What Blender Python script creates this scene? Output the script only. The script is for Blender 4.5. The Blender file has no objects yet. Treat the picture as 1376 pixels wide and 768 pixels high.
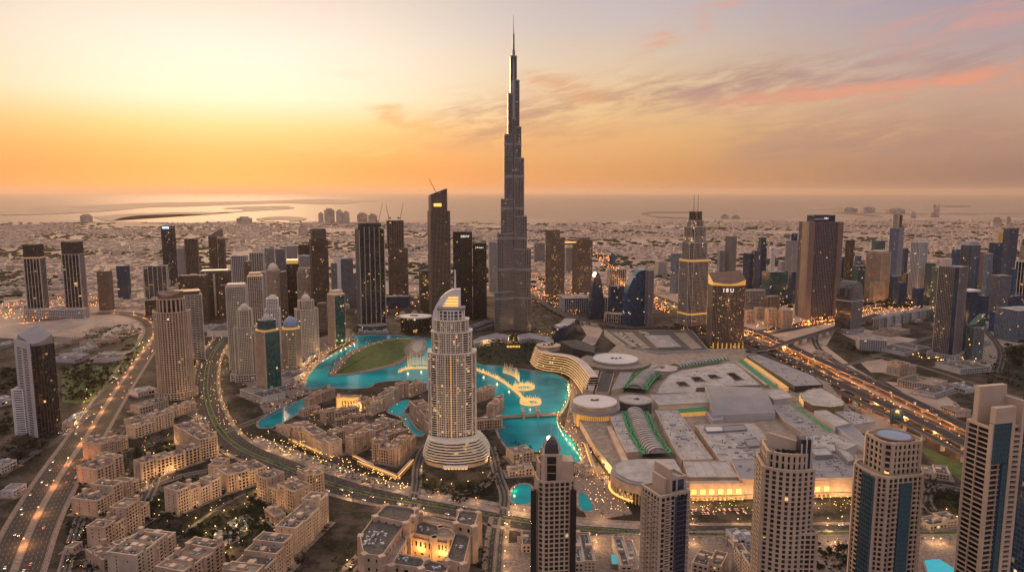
import bpy, math, random
from mathutils import Vector
R = math.radians
sc = bpy.context.scene
COL = sc.collection
random.seed(7)

# ------------------------------------------------------------------ camera
F, CX, CY = 950.0, 688.0, 384.0          # focal length and centre, in photo pixels
P = R(7.555); H = 377.0
SP, CP = math.sin(P), math.cos(P)
cam = bpy.data.objects.new('camera', bpy.data.cameras.new('camera'))
COL.objects.link(cam)
cam.location = (0, 0, H); cam.rotation_euler = (math.pi/2 - P, 0, 0)
cam.data.sensor_width = 36; cam.data.lens = 36*F/1376
cam.data.clip_start = 1; cam.data.clip_end = 400000
sc.camera = cam

# ------------------------------------------------------------------ light
SUN_AZ, SUN_EL = R(-22), R(9)
HAZE = 1.2e-5
SKY_STR, NISH_STR, SUN_STR = 0.66, 0.05, 2.7
sun = bpy.data.objects.new('sun', bpy.data.lights.new('sun', 'SUN'))
COL.objects.link(sun)
sun.data.energy = SUN_STR; sun.data.angle = R(15); sun.data.color = (1, .62, .32)
sd = Vector((math.sin(SUN_AZ)*math.cos(SUN_EL), math.cos(SUN_AZ)*math.cos(SUN_EL), math.sin(SUN_EL)))
sun.rotation_euler = (-sd).to_track_quat('-Z', 'Y').to_euler()
sc.view_settings.view_transform = 'Standard'; sc.view_settings.look = 'None'
sc.view_settings.exposure = 0.22; sc.view_settings.gamma = 1
sc.cycles.use_denoising = True
sc.cycles.max_bounces = 5; sc.cycles.diffuse_bounces = 2; sc.cycles.glossy_bounces = 3
sc.cycles.transmission_bounces = 3; sc.cycles.transparent_max_bounces = 6; sc.cycles.volume_bounces = 0
sc.cycles.sample_clamp_indirect = 4
sc.cycles.caustics_reflective = False; sc.cycles.caustics_refractive = False

def s2l(c):
    return tuple((x/255/12.92 if x <= 10 else ((x/255+.055)/1.055)**2.4) for x in c)

world = bpy.data.worlds.new('World'); sc.world = world; world.use_nodes = True
nt = world.node_tree; N, L = nt.nodes, nt.links
N.clear()
def node(t, **k):
    n = N.new(t)
    for a, b in k.items(): setattr(n, a, b)
    return n
def mth(op, a, b=None, c=None, clamp=False):
    n = N.new('ShaderNodeMath'); n.operation = op; n.use_clamp = clamp
    for i, v in enumerate((a, b, c)):
        if v is None: continue
        if isinstance(v, (int, float)): n.inputs[i].default_value = v
        else: L.new(v, n.inputs[i])
    return n.outputs[0]
def ramp(fac, stops, interp='LINEAR'):
    n = N.new('ShaderNodeValToRGB'); n.color_ramp.interpolation = interp
    e = n.color_ramp.elements
    while len(e) < len(stops): e.new(.5)
    for i, (p, c) in enumerate(stops):
        e[i].position = p; e[i].color = (*(c if len(c) == 3 else c[:3]), 1)
    L.new(fac, n.inputs[0]); return n.outputs[0]
def mix(f, a, b, t='MIX'):
    n = N.new('ShaderNodeMix'); n.data_type = 'RGBA'; n.blend_type = t
    for s, v in ((n.inputs[0], f), (n.inputs[6], a), (n.inputs[7], b)):
        if isinstance(v, (int, float)): s.default_value = v
        elif isinstance(v, tuple): s.default_value = (*v, 1)
        else: L.new(v, s)
    return n.outputs[2]
def noise(vec, scale, detail=4, rough=.5, dist=0):
    n = N.new('ShaderNodeTexNoise'); n.inputs['Scale'].default_value = scale
    n.inputs['Detail'].default_value = detail; n.inputs['Roughness'].default_value = rough
    n.inputs['Distortion'].default_value = dist
    L.new(vec, n.inputs['Vector']); return n.outputs['Fac']
def sstep(x, a, b):
    n = N.new('ShaderNodeMapRange'); n.interpolation_type = 'SMOOTHSTEP'
    L.new(x, n.inputs[0]); n.inputs[1].default_value = a; n.inputs[2].default_value = b
    return n.outputs[0]

tc = node('ShaderNodeTexCoord')
sx = node('ShaderNodeSeparateXYZ'); L.new(tc.outputs['Generated'], sx.inputs[0])
X, Y, Z = sx.outputs
az = mth('ARCTAN2', X, Y)                           # 0 straight ahead, + to the right
zz = mth('MULTIPLY_ADD', Z, .8, .04)                # elevation 0 -> .04
k = lambda z: max(0, min(1, .04 + .8*z))
warm = ramp(zz, [(0, s2l((215,138,72))), (k(.0), s2l((217,140,74))), (k(.03), s2l((232,143,52))), (k(.055), s2l((248,166,52))),
                 (k(.085), s2l((255,203,96))), (k(.12), s2l((255,235,182))), (k(.19), s2l((250,232,200))), (k(.26), s2l((242,224,205))),
                 (k(.45), s2l((205,190,190))), (1, s2l((176,170,186)))])
mid = ramp(zz, [(0, s2l((202,142,96))), (k(.0), s2l((204,144,98))), (k(.03), s2l((218,154,98))), (k(.07), s2l((240,182,118))),
                (k(.12), s2l((250,208,152))), (k(.17), s2l((240,212,180))), (k(.22), s2l((222,205,200))), (k(.28), s2l((208,196,206))),
                (k(.45), s2l((196,184,194))), (1, s2l((176,170,186)))])
cool = ramp(zz, [(0, s2l((148,130,136))), (k(.0), s2l((116,102,110))), (k(.03), s2l((148,118,116))), (k(.07), s2l((205,158,136))),
                 (k(.12), s2l((206,172,160))), (k(.18), s2l((190,170,178))), (k(.25), s2l((170,160,186))), (k(.45), s2l((188,172,184))),
                 (1, s2l((176,170,186)))])
raz = mth('SUBTRACT', az, float(SUN_AZ)+.02)
aaz = mth('ABSOLUTE', raz)
base = mix(sstep(aaz, .12, .48), warm, mid)
base = mix(sstep(aaz, .45, 1.0), base, cool)
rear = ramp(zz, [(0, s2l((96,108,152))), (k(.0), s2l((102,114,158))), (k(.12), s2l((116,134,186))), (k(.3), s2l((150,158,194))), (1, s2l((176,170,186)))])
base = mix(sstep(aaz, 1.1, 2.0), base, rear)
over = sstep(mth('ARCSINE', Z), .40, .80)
base = mix(over, base, (1.18, 1.02, .96))  # upper sky, out of view, brightened as added fill on roofs and facades
# glow round the veiled sun: brighter, paler, wide
el = mth('ARCSINE', Z)
gx = mth('DIVIDE', raz, .34); gy = mth('DIVIDE', mth('SUBTRACT', el, .155), .10)
g = mth('POWER', 2.718, mth('MULTIPLY', mth('ADD', mth('MULTIPLY', gx, gx), mth('MULTIPLY', gy, gy)), -1.0))
glow = mix(g, (0, 0, 0), (.24, .29, .40))
base = mix(1.0, base, glow, 'ADD')
# thin clouds: wisps along a few streaks of the sky, broken up by noise
def sky_dir(px, py):
    x = (px-CX)/F; v = (CY-py)/F; d = Vector((x, CP+v*SP, -SP+v*CP)).normalized()
    return math.atan2(d.x, d.y), math.asin(d.z)
cv = node('ShaderNodeCombineXYZ'); L.new(mth('MULTIPLY', az, 3.0), cv.inputs[0]); L.new(mth('MULTIPLY', mth('SUBTRACT', el, mth('MULTIPLY', az, .16)), 16.0), cv.inputs[1])
cn = noise(cv.outputs[0], 1.6, 8, .62, .8); cn2 = noise(cv.outputs[0], 5.0, 6, .65, .5)
wob = mth('MULTIPLY', mth('SUBTRACT', cn, .5), .075)
def wisp(base, p0, p1, w, col, amt, lo=.42, hi=.62):
    (a0, e0), (a1, e1) = sky_dir(*p0), sky_dir(*p1)
    da, de = a1-a0, e1-e0; ln_ = math.hypot(da, de); da /= ln_; de /= ln_
    ra, re_ = mth('SUBTRACT', az, a0), mth('SUBTRACT', el, e0)
    s = mth('ADD', mth('MULTIPLY', ra, da), mth('MULTIPLY', re_, de))
    t = mth('ADD', mth('SUBTRACT', mth('MULTIPLY', re_, da), mth('MULTIPLY', ra, de)), wob)
    q = mth('DIVIDE', t, w/F); g_ = mth('POWER', 2.718, mth('MULTIPLY', mth('MULTIPLY', q, q), -1.0))
    ends = mth('MULTIPLY', sstep(s, -.02, .10*min(1, ln_*3)), sstep(s, ln_+.04, ln_-.08*min(1, ln_*3)))
    n_ = sstep(mth('ADD', mth('MULTIPLY', cn2, .55), mth('MULTIPLY', cn, .45)), lo, hi)
    return mix(mth('MULTIPLY', mth('MULTIPLY', mth('MULTIPLY', g_, ends), n_), amt), base, s2l(col))
base = wisp(base, (940, 200), (1420, 172), 26, (166, 132, 132), .65, .36, .58)
base = wisp(base, (480, 196), (900, 182), 16, (236, 172, 122), .55, .38, .6)
base = wisp(base, (590, 172), (860, 190), 14, (222, 160, 124), .6, .38, .6)
base = wisp(base, (560, 168), (1110, 88), 26, (196, 150, 132), .85, .40, .6)
base = wisp(base, (860, 140), (1420, 66), 30, (178, 146, 152), .8, .40, .62)
base = wisp(base, (900, 142), (1420, 100), 13, (244, 164, 138), .85, .40, .58)
base = wisp(base, (1040, 130), (1440, 84), 8, (250, 166, 136), .8, .42, .57)
base = wisp(base, (1150, 62), (1430, -14), 26, (232, 168, 158), .75, .42, .62)
base = wisp(base, (840, 76), (1010, -14), 13, (244, 178, 152), .85, .40, .6)
base = wisp(base, (1020, 20), (1180, 0), 12, (220, 178, 176), .5, .42, .62)
base = wisp(base, (700, 104), (800, 128), 12, (240, 170, 128), .75, .36, .56)
base = wisp(base, (500, 142), (572, 168), 11, (240, 186, 120), .7, .34, .56)
base = wisp(base, (440, 96), (520, 104), 10, (255, 246, 220), .6, .38, .6)
base = wisp(base, (380, 196), (560, 206), 9, (255, 214, 140), .6, .40, .6)
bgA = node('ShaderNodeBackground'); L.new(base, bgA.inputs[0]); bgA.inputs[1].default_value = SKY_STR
nis = node('ShaderNodeTexSky'); nis.sky_type = 'NISHITA'; nis.sun_disc = False
nis.sun_elevation = SUN_EL; nis.sun_rotation = SUN_AZ; nis.air_density = 1.0; nis.dust_density = .3
bgB = node('ShaderNodeBackground'); L.new(mix(1.0, nis.outputs[0], (.34, .20, .10), 'MULTIPLY'), bgB.inputs[0]); bgB.inputs[1].default_value = NISH_STR
add = node('ShaderNodeAddShader'); L.new(bgA.outputs[0], add.inputs[0]); L.new(bgB.outputs[0], add.inputs[1])
wo = node('ShaderNodeOutputWorld'); L.new(add.outputs[0], wo.inputs[0])

# ------------------------------------------------------------------ materials
def begin(name):
    global N, L
    m = bpy.data.materials.new(name); m.use_nodes = True
    N, L = m.node_tree.nodes, m.node_tree.links
    return m, N['Principled BSDF']
def setc(s, v):
    if isinstance(v, tuple): s.default_value = (*v[:3], 1)
    elif isinstance(v, (int, float)): s.default_value = v
    else: L.new(v, s)
def plain(name, col, rough=.8, var=.25, scale=.05, metal=0, emit=None, estr=0, spec=.3):
    m, b = begin(name)
    if var:
        geo = N.new('ShaderNodeNewGeometry')
        n = noise(geo.outputs['Position'], scale, 6, .65)
        d = tuple(x*(1-var) for x in col); u = tuple(min(1, x*(1+var)) for x in col)
        setc(b.inputs['Base Color'], mix(sstep(n, .3, .7), d, u))
    else: setc(b.inputs['Base Color'], col)
    b.inputs['Roughness'].default_value = rough; b.inputs['Metallic'].default_value = metal
    b.inputs['Specular IOR Level'].default_value = spec
    if emit:
        b.inputs['Emission Color'].default_value = (*emit, 1); b.inputs['Emission Strength'].default_value = estr
        m.cycles.emission_sampling = 'NONE'
    return m
def glassm(name, col, lit=.05, warm=(1, .52, .14), estr=1.05, rough=.12, jit=.5, curtain=.14, spec=.4):
    """window panes: one UV unit per bay and storey; a few panes lit, blinds drawn in some"""
    m, b = begin(name)
    uv = N.new('ShaderNodeUVMap')
    fl = N.new('ShaderNodeVectorMath'); fl.operation = 'FLOOR'; L.new(uv.outputs[0], fl.inputs[0])
    oi = N.new('ShaderNodeObjectInfo')
    wn = N.new('ShaderNodeTexWhiteNoise'); wn.noise_dimensions = '4D'
    L.new(fl.outputs[0], wn.inputs['Vector']); L.new(mth('MULTIPLY', oi.outputs['Random'], 91.0), wn.inputs['W'])
    sep = N.new('ShaderNodeSeparateColor'); L.new(wn.outputs['Color'], sep.inputs[0])
    r1, r2, r3 = sep.outputs
    c = mix(r1, tuple(x*(1-jit) for x in col), tuple(min(1, x*(1+jit)) for x in col))
    if curtain: c = mix(mth('MULTIPLY', mth('LESS_THAN', r3, curtain), .35), c, (.12, .10, .085))
    setc(b.inputs['Base Color'], c)
    b.inputs['Roughness'].default_value = rough; b.inputs['Specular IOR Level'].default_value = spec
    # lit rooms gather in clusters
    big = noise(uv.outputs[0], .16, 2, .5)
    thr = mth('MULTIPLY', mth('MULTIPLY', sstep(big, .42, .78), 1.6), lit)
    on = mth('LESS_THAN', r2, thr)
    wc = mix(r3, warm, (1, .66, .30))
    setc(b.inputs['Emission Color'], wc)
    L.new(mth('MULTIPLY', on, mth('MULTIPLY_ADD', mth('POWER', r1, 2.2), estr*1.2, estr*.12)), b.inputs['Emission Strength'])
    m.cycles.emission_sampling = 'NONE'
    return m

M = {}
M['beige'] = plain('beige_stucco', (.48, .36, .27), .85, .14, .04)
M['sand'] = plain('sand_stucco', (.52, .36, .255), .88, .22, .05)
M['cream'] = plain('cream_concrete', (.58, .48, .40), .8, .12, .04)
M['white'] = plain('white_cladding', (.74, .70, .68), .6, .08, .05)
M['pale'] = plain('pale_concrete', (.46, .42, .41), .75, .12, .03)
M['grey'] = plain('grey_concrete', (.27, .25, .25), .7, .12, .03)
M['hotelw'] = plain('warm_white_cladding', (.66, .57, .48), .6, .08, .05)
M['sand2'] = plain('sand_stucco_grey', (.44, .31, .225), .88, .2, .05)
M['sand3'] = plain('sand_stucco_pale', (.56, .41, .30), .88, .2, .05)
M['bluegrey'] = plain('blue_grey_mullion', (.050, .085, .145), .5, .15, .05)
M['brown'] = plain('brown_stone', (.20, .145, .115), .7, .12, .03)
M['umber'] = plain('dark_brown_stone', (.12, .088, .072), .7, .15, .03)
M['dark'] = plain('dark_cladding', (.055, .052, .055), .5, .15, .05)
M['black'] = plain('black_cladding', (.022, .022, .026), .4, .1, .05)
M['steel'] = plain('brushed_steel', (.36, .335, .32), .4, .1, .02, metal=.3)
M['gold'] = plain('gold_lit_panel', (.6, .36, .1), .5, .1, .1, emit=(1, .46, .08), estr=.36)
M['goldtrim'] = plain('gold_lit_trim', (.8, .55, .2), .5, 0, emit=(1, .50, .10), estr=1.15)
M['bronze'] = plain('bronze_roof', (.17, .10, .075), .7, .15, .08)
M['roof'] = plain('roof_gravel', (.26, .20, .165), .9, .3, .12)
M['roofdark'] = plain('roof_membrane_dark', (.085, .072, .066), .9, .45, .25)
M['rooflight'] = plain('roof_membrane_pale', (.37, .33, .315), .85, .24, .06)
M['roofwhite'] = plain('roof_disc_white', (.60, .54, .51), .7, .06, .03)
M['roofgrey'] = plain('roof_sheet_grey', (.26, .235, .24), .6, .12, .03)
M['plant'] = plain('air_conditioner_grey', (.42, .41, .42), .6, .4, .5)
M['blueroof'] = plain('blue_roof_sheet', (.22, .27, .38), .5, .1, .1)
M['g_dark'] = glassm('glass_dark', (.009, .010, .012), .035)
M['g_brown'] = glassm('glass_brown', (.014, .011, .009), .07)
M['g_blue'] = glassm('glass_blue', (.022, .085, .18), .035)
M['g_teal'] = glassm('glass_teal', (.022, .085, .085), .07)
M['g_navy'] = glassm('glass_navy', (.012, .040, .095), .035)
M['g_grey'] = glassm('glass_grey', (.045, .045, .052), .02)
M['g_old'] = glassm('glass_small_window', (.008, .006, .005), .06, curtain=.12)
M['g_gold'] = glassm('glass_lit_gold', (.06, .045, .03), .6, estr=.8)
M['g_hotel'] = glassm('glass_hotel', (.012, .008, .006), .30, estr=.9, curtain=.08)
M['g_burj'] = glassm('glass_silver', (.085, .078, .074), .045, estr=.35, rough=.2)
M['g_black'] = glassm('glass_black', (.010, .011, .014), .02, curtain=0)
M['g_show'] = glassm('glass_shopfront', (.2, .12, .04), 1.4, estr=1.1)
M['lamp'] = plain('lamp_glow', (1, .8, .5), .5, 0, emit=(1, .52, .12), estr=5)
M['lampo'] = plain('sodium_glow', (1, .6, .3), .5, 0, emit=(1, .30, .05), estr=5)
M['lampw'] = plain('white_glow', (1, .9, .8), .5, 0, emit=(1, .80, .55), estr=7)
M['red'] = plain('tail_light_glow', (1, .1, .05), .5, 0, emit=(1, .10, .03), estr=5)
M['blue_sign'] = plain('blue_lit_sign', (.3, .5, 1), .5, 0, emit=(.35, .55, 1), estr=2.2)
M['sign'] = plain('white_lit_letters', (1, .95, .9), .5, 0, emit=(1, .9, .8), estr=.9)
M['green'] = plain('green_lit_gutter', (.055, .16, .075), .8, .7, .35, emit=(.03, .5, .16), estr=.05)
M['dimpool'] = plain('dim_pool_water', (.028, .045, .062), .3, .15, .2)
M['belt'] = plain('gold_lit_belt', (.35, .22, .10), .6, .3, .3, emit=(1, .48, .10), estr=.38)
M['poolm'] = plain('pool_water', (.02, .42, .52), .1, .1, .2, emit=(.01, .45, .55), estr=.25, spec=.6)
M['kerb'] = plain('kerb_stone', (.19, .16, .145), .85, .2, .2)
M['paving'] = plain('promenade_paving', (.20, .15, .13), .9, .45, .3, spec=.1)
M['paving2'] = plain('pale_paving', (.24, .19, .165), .9, .4, .12, spec=.1)
M['asphalt'] = plain('asphalt', (.044, .039, .040), .9, .25, .06, spec=.08)
M['deckm'] = plain('deck_asphalt', (.055, .047, .047), .9, .2, .05, spec=.08)
M['mark'] = plain('road_paint', (.30, .27, .25), .8, .3, .3)
M['lot'] = plain('bare_sand', (.33, .25, .21), .95, .25, .012)
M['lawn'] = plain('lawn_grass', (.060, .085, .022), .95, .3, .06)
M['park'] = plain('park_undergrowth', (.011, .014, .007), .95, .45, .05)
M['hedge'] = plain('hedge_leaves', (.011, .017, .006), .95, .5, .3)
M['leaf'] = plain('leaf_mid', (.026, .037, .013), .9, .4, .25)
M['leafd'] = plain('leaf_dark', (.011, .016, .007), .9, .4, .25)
M['palm'] = plain('palm_leaf', (.055, .062, .026), .9, .4, .3)
M['bark'] = plain('bark', (.10, .07, .05), .95, .3, .5)
M['pole'] = plain('lamp_pole_metal', (.12, .11, .11), .5, 0)
M['fara'] = plain('suburb_wall', (.54, .42, .345), .9, .35, .012)
M['farb'] = plain('suburb_wall_grey', (.42, .33, .28), .9, .35, .012)
M['carw'] = plain('car_paint_white', (.7, .7, .7), .3, 0, spec=.5)
M['carg'] = plain('car_paint_grey', (.18, .18, .2), .3, 0, spec=.5)
M['carr'] = plain('car_paint_red', (.35, .05, .04), .3, 0, spec=.5)
M['cglass'] = plain('car_glass', (.02, .02, .025), .1, 0, spec=.6)
M['tyre'] = plain('tyre_rubber', (.02, .02, .02), .9, 0)
M['craneo'] = plain('crane_steel', (.24, .13, .07), .6, 0)
M['yellow'] = plain('yellow_cladding', (.62, .40, .10), .5, .1, .05)
M['jet'] = plain('fountain_jet_glow', (.5, .40, .27), .4, 0, emit=(1, .56, .16), estr=.55)  # lamplight on the water put in as the jets' own glow

def ground_mat():
    m, b = begin('ground_desert_city')
    geo = N.new('ShaderNodeNewGeometry'); p = geo.outputs['Position']
    n1 = noise(p, .0016, 8, .62); n2 = noise(p, .012, 6, .7); n3 = noise(p, .06, 4, .6)
    c = mix(sstep(n1, .38, .66), (.30, .215, .17), (.46, .335, .265))
    c = mix(mth('MULTIPLY', sstep(n2, .56, .64), .75), c, (.055, .052, .034))
    c = mix(mth('MULTIPLY', sstep(n3, .52, .7), .35), c, (.10, .085, .08))
    setc(b.inputs['Base Color'], c); b.inputs['Roughness'].default_value = .95
    b.inputs['Specular IOR Level'].default_value = .15
    return m
M['ground'] = ground_mat()
def city_ground():
    m, b = begin('ground_downtown')
    geo = N.new('ShaderNodeNewGeometry'); p = geo.outputs['Position']
    n1 = noise(p, .010, 7, .65); n2 = noise(p, .035, 6, .7); n3 = noise(p, .2, 4, .6)
    c = mix(sstep(n1, .40, .62), (.017, .014, .012), (.085, .063, .052))
    c = mix(mth('MULTIPLY', sstep(n2, .47, .57), .85), c, (.010, .012, .006))
    c = mix(mth('MULTIPLY', sstep(n3, .50, .7), .4), c, (.09, .075, .068))
    setc(b.inputs['Base Color'], c); b.inputs['Roughness'].default_value = .95
    b.inputs['Specular IOR Level'].default_value = .15
    return m
M['city'] = city_ground()
def water_mat(name, col, bump, scale, rough=.08, col2=None, spec=.5):
    m, b = begin(name)
    geo = N.new('ShaderNodeNewGeometry')
    n = noise(geo.outputs['Position'], scale, 5, .6)
    big = noise(geo.outputs['Position'], .008, 3, .5)
    setc(b.inputs['Base Color'], mix(sstep(big, .35, .65), col, col2 or col))
    b.inputs['Roughness'].default_value = rough; b.inputs['IOR'].default_value = 1.33; b.inputs['Specular IOR Level'].default_value = spec
    bp = N.new('ShaderNodeBump'); bp.inputs['Strength'].default_value = bump; bp.inputs['Distance'].default_value = 1
    L.new(n, bp.inputs['Height']); L.new(bp.outputs[0], b.inputs['Normal'])
    return m
M['lake'] = water_mat('lake_water', (.001, .14, .18), .10, .18, .14, (.003, .36, .41), .12)
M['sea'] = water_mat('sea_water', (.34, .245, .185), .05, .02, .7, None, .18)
# ------------------------------------------------------------------ measuring helpers (photo pixel -> point on a level)
def at(px, py, z=0.0):
    a = (px-CX)/F; b = (CY-py)/F
    d = Vector((a, CP + b*SP, -SP + b*CP))
    t = (z-H)/d.z
    return Vector((a*t, d.y*t, z))
def proj(x, y, z=0.0):
    D = y*CP-(z-H)*SP
    return CX+F*x/D, CY-F*(y*SP+(z-H)*CP)/D
def zat(x, y, py):
    v = (CY-py)/F
    return H + y*(v*CP-SP)/(CP+v*SP)
def mperpx(x, y, z=0): return (y*CP-(z-H)*SP)/F

# ------------------------------------------------------------------ mesh helpers
class MB:
    def __init__(s): s.v = []; s.f = []; s.m = []; s.u = []
    def face(s, pts, uvs=None, mi=0):
        n = len(s.v); s.v += [tuple(p) for p in pts]
        s.f.append(tuple(range(n, n+len(pts)))); s.m.append(mi)
        s.u += uvs or [(p[0]*.3, p[1]*.3+p[2]*.3) for p in pts]
    def prism(s, poly, z0, z1, mw=0, mr=1, nb=None, nf=None, off=0, top=None, bottom=False):
        """upright prism; poly counter-clockwise; side UVs count bays and storeys; top = function(x,y)->z"""
        u = off; n = len(poly)
        zt = [top(x, y) if top else z1 for x, y in poly]
        for i in range(n):
            a, b = poly[i], poly[(i+1) % n]
            k = nb[i] if nb else 1
            v1 = nf if nf else 1
            hh = z1-z0 or 1
            s.face([(*a, z0), (*b, z0), (*b, zt[(i+1) % n]), (*a, zt[i])],
                   [(u, 0), (u+k, 0), (u+k, v1*(zt[(i+1) % n]-z0)/hh), (u, v1*(zt[i]-z0)/hh)], mw)
            u += k
        s.face([(*p, zt[i]) for i, p in enumerate(poly)], None, mr)
        if bottom: s.face([(*p, z0) for p in reversed(poly)], None, mr)
    def taper(s, p0, z0, p1, z1, mw=0, mr=1, cap=True):
        n = len(p0)
        for i in range(n):
            j = (i+1) % n
            s.face([(*p0[i], z0), (*p0[j], z0), (*p1[j], z1), (*p1[i], z1)], [(i, 0), (i+1, 0), (i+1, 8), (i, 8)], mw)
        if cap: s.face([(*p, z1) for p in p1], None, mr)
    def box(s, c, size, rz=0, mi=0):
        w, d, h = size[0]/2, size[1]/2, size[2]
        ca, sa = math.cos(rz), math.sin(rz)
        poly = [(c[0]+x*ca-y*sa, c[1]+x*sa+y*ca) for x, y in ((-w, -d), (w, -d), (w, d), (-w, d))]
        s.prism(poly, c[2], c[2]+h, mi, mi, bottom=True)
    def obox(s, a, d, n, s0, s1, t0, t1, z0, z1, mi=0):
        P_ = lambda q, t: (a[0]+d[0]*q+n[0]*t, a[1]+d[1]*q+n[1]*t)
        s.prism([P_(s0, t1), P_(s1, t1), P_(s1, t0), P_(s0, t0)], z0, z1, mi, mi, bottom=True)
    def tube(s, p0, p1, r0, r1=None, n=8, mi=0):
        r1 = r0 if r1 is None else r1
        p0, p1 = Vector(p0), Vector(p1); d = (p1-p0)
        q = d.normalized().to_track_quat('Z', 'Y')
        c0 = [p0+q@Vector((r0*math.cos(2*math.pi*i/n), r0*math.sin(2*math.pi*i/n), 0)) for i in range(n)]
        c1 = [p1+q@Vector((r1*math.cos(2*math.pi*i/n), r1*math.sin(2*math.pi*i/n), 0)) for i in range(n)]
        for i in range(n):
            j = (i+1) % n; s.face([c0[i], c0[j], c1[j], c1[i]], None, mi)
        s.face(c1, None, mi); s.face(c0[::-1], None, mi)
    def lathe(s, c, prof, n=24, mi=0, cap=True):
        for (r0, z0), (r1, z1) in zip(prof, prof[1:]):
            for i in range(n):
                a, b = 2*math.pi*i/n, 2*math.pi*(i+1)/n
                q = [(c[0]+r0*math.cos(a), c[1]+r0*math.sin(a), z0), (c[0]+r0*math.cos(b), c[1]+r0*math.sin(b), z0),
                     (c[0]+r1*math.cos(b), c[1]+r1*math.sin(b), z1), (c[0]+r1*math.cos(a), c[1]+r1*math.sin(a), z1)]
                s.face(q, [(i, 0), (i+1, 0), (i+1, 1), (i, 1)], mi)
        if cap and prof[-1][0] > .01:
            r, z = prof[-1]
            s.face([(c[0]+r*math.cos(2*math.pi*i/n), c[1]+r*math.sin(2*math.pi*i/n), z) for i in range(n)], None, mi)
    def ball(s, c, r, mi=0, n=6):
        s.lathe(c, [(.001, c[2]-r), (r*.8, c[2]-r*.6), (r, c[2]), (r*.8, c[2]+r*.6), (.001, c[2]+r)], n, mi, False)
    def build(s, name, mats, parent=None, org=None, smooth=False):
        if org is None: org = parent['_o'] if parent else (0, 0, 0)
        me = bpy.data.meshes.new(name)
        me.from_pydata([(a-org[0], b-org[1], c-org[2]) for a, b, c in s.v], [], s.f)
        for m in (mats if isinstance(mats, (list, tuple)) else [mats]): me.materials.append(M[m])
        me.polygons.foreach_set('material_index', s.m)
        uv = me.uv_layers.new(name='UVMap')
        uv.data.foreach_set('uv', [x for q in s.u for x in q])
        if smooth:
            import bmesh
            b = bmesh.new(); b.from_mesh(me); bmesh.ops.remove_doubles(b, verts=b.verts, dist=.001); b.to_mesh(me); b.free()
            me.polygons.foreach_set('use_smooth', [True]*len(me.polygons))
        me.update()
        o = bpy.data.objects.new(name, me); COL.objects.link(o)
        if parent: o.parent = parent; ORG[o.name] = org
        else: o.location = org
        return o
ORG = {}
class Node_:                                          # light wrapper: an object and its world origin
    pass
def tag(o, label, cat, group=None):
    o['label'] = label; o['category'] = cat
    if group: o['group'] = group
    return o
def thing(name, label, cat, loc, group=None):
    o = bpy.data.objects.new(name, None); COL.objects.link(o); o.location = loc; o.empty_display_size = 5
    tag(o, label, cat, group); ORG[o.name] = tuple(loc)
    return o
_b = MB.build
def build(self, name, mats, parent=None, org=None, smooth=False, label=None):
    if parent is not None and org is None: org = ORG[parent.name]
    o = _b(self, name, mats, parent, org, smooth)
    if label: o['label'] = label
    return o
MB.build = build
def structure(o): o['kind'] = 'structure'; return o

def area(poly): return sum(a[0]*b[1]-b[0]*a[1] for a, b in zip(poly, poly[1:]+poly[:1]))/2
def ccw(poly):
    poly = [tuple(p[:2]) for p in poly]
    return poly if area(poly) > 0 else poly[::-1]
def cen(poly): return (sum(p[0] for p in poly)/len(poly), sum(p[1] for p in poly)/len(poly))
def scl(poly, k, c=None, ky=None, sh=(0, 0)):
    c = c or cen(poly); return [(c[0]+(x-c[0])*k+sh[0], c[1]+(y-c[1])*(ky or k)+sh[1]) for x, y in poly]
def inset(poly, d):
    n = len(poly); out = []
    for i in range(n):
        p, q, r = Vector(poly[i-1]), Vector(poly[i]), Vector(poly[(i+1) % n])
        e1, e2 = (q-p).normalized(), (r-q).normalized()
        n1, n2 = Vector((-e1.y, e1.x)), Vector((-e2.y, e2.x))
        b = n1+n2; k = max(.35, 1+n1.dot(n2)); v = q+b*(d/k)
        out.append((v.x, v.y))
    return out
def pxpoly(pts, z=0): return ccw([tuple(at(x, y, z))[:2] for x, y in pts])

def shape(kind, ratio):
    if kind == 'rect': return [(-.5, -.5*ratio), (.5, -.5*ratio), (.5, .5*ratio), (-.5, .5*ratio)]
    if kind == 'cham':
        c = .13; r = ratio*.5
        return [(-.5+c, -r), (.5-c, -r), (.5, -r+c), (.5, r-c), (.5-c, r), (-.5+c, r), (-.5, r-c), (-.5, -r+c)]
    if kind == 'round': return [(.5*math.cos(a), .5*ratio*math.sin(a)) for a in [2*math.pi*(i+.5)/20 for i in range(20)]]
    if kind == 'oct': return [(.5*math.cos(a), .5*ratio*math.sin(a)) for a in [2*math.pi*(i+.5)/8 for i in range(8)]]
    if kind == 'bow':                                  # bowed front
        fr = [(-.5+i/8, -.5*ratio-.16*math.cos(math.pi*(i/8-.5))) for i in range(9)]
        return fr+[(.5, .5*ratio), (-.5, .5*ratio)]
    if kind == 'lens':
        fr = [(-.5+i/10, -.25*ratio-.25*ratio*math.cos(math.pi*(i/10-.5))) for i in range(11)]
        return fr+[(-x, -y) for x, y in fr]
    if kind == 'tri': return [(-.5, -.3*ratio), (.1, -.5*ratio), (.5, .0), (.3, .5*ratio), (-.4, .5*ratio)]
    if kind == 'star':                                 # cross plan with re-entrant corners
        c = .17; r = ratio*.5
        return [(-.5+c, -r), (.5-c, -r), (.5-c, -r+c), (.5, -r+c), (.5, r-c), (.5-c, r-c), (.5-c, r), (-.5+c, r), (-.5+c, r-c), (-.5, r-c), (-.5, -r+c), (-.5+c, -r+c)]
def rot(poly, deg):
    c, s = math.cos(R(deg)), math.sin(R(deg)); return [(x*c-y*s, x*s+y*c) for x, y in poly]
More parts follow.
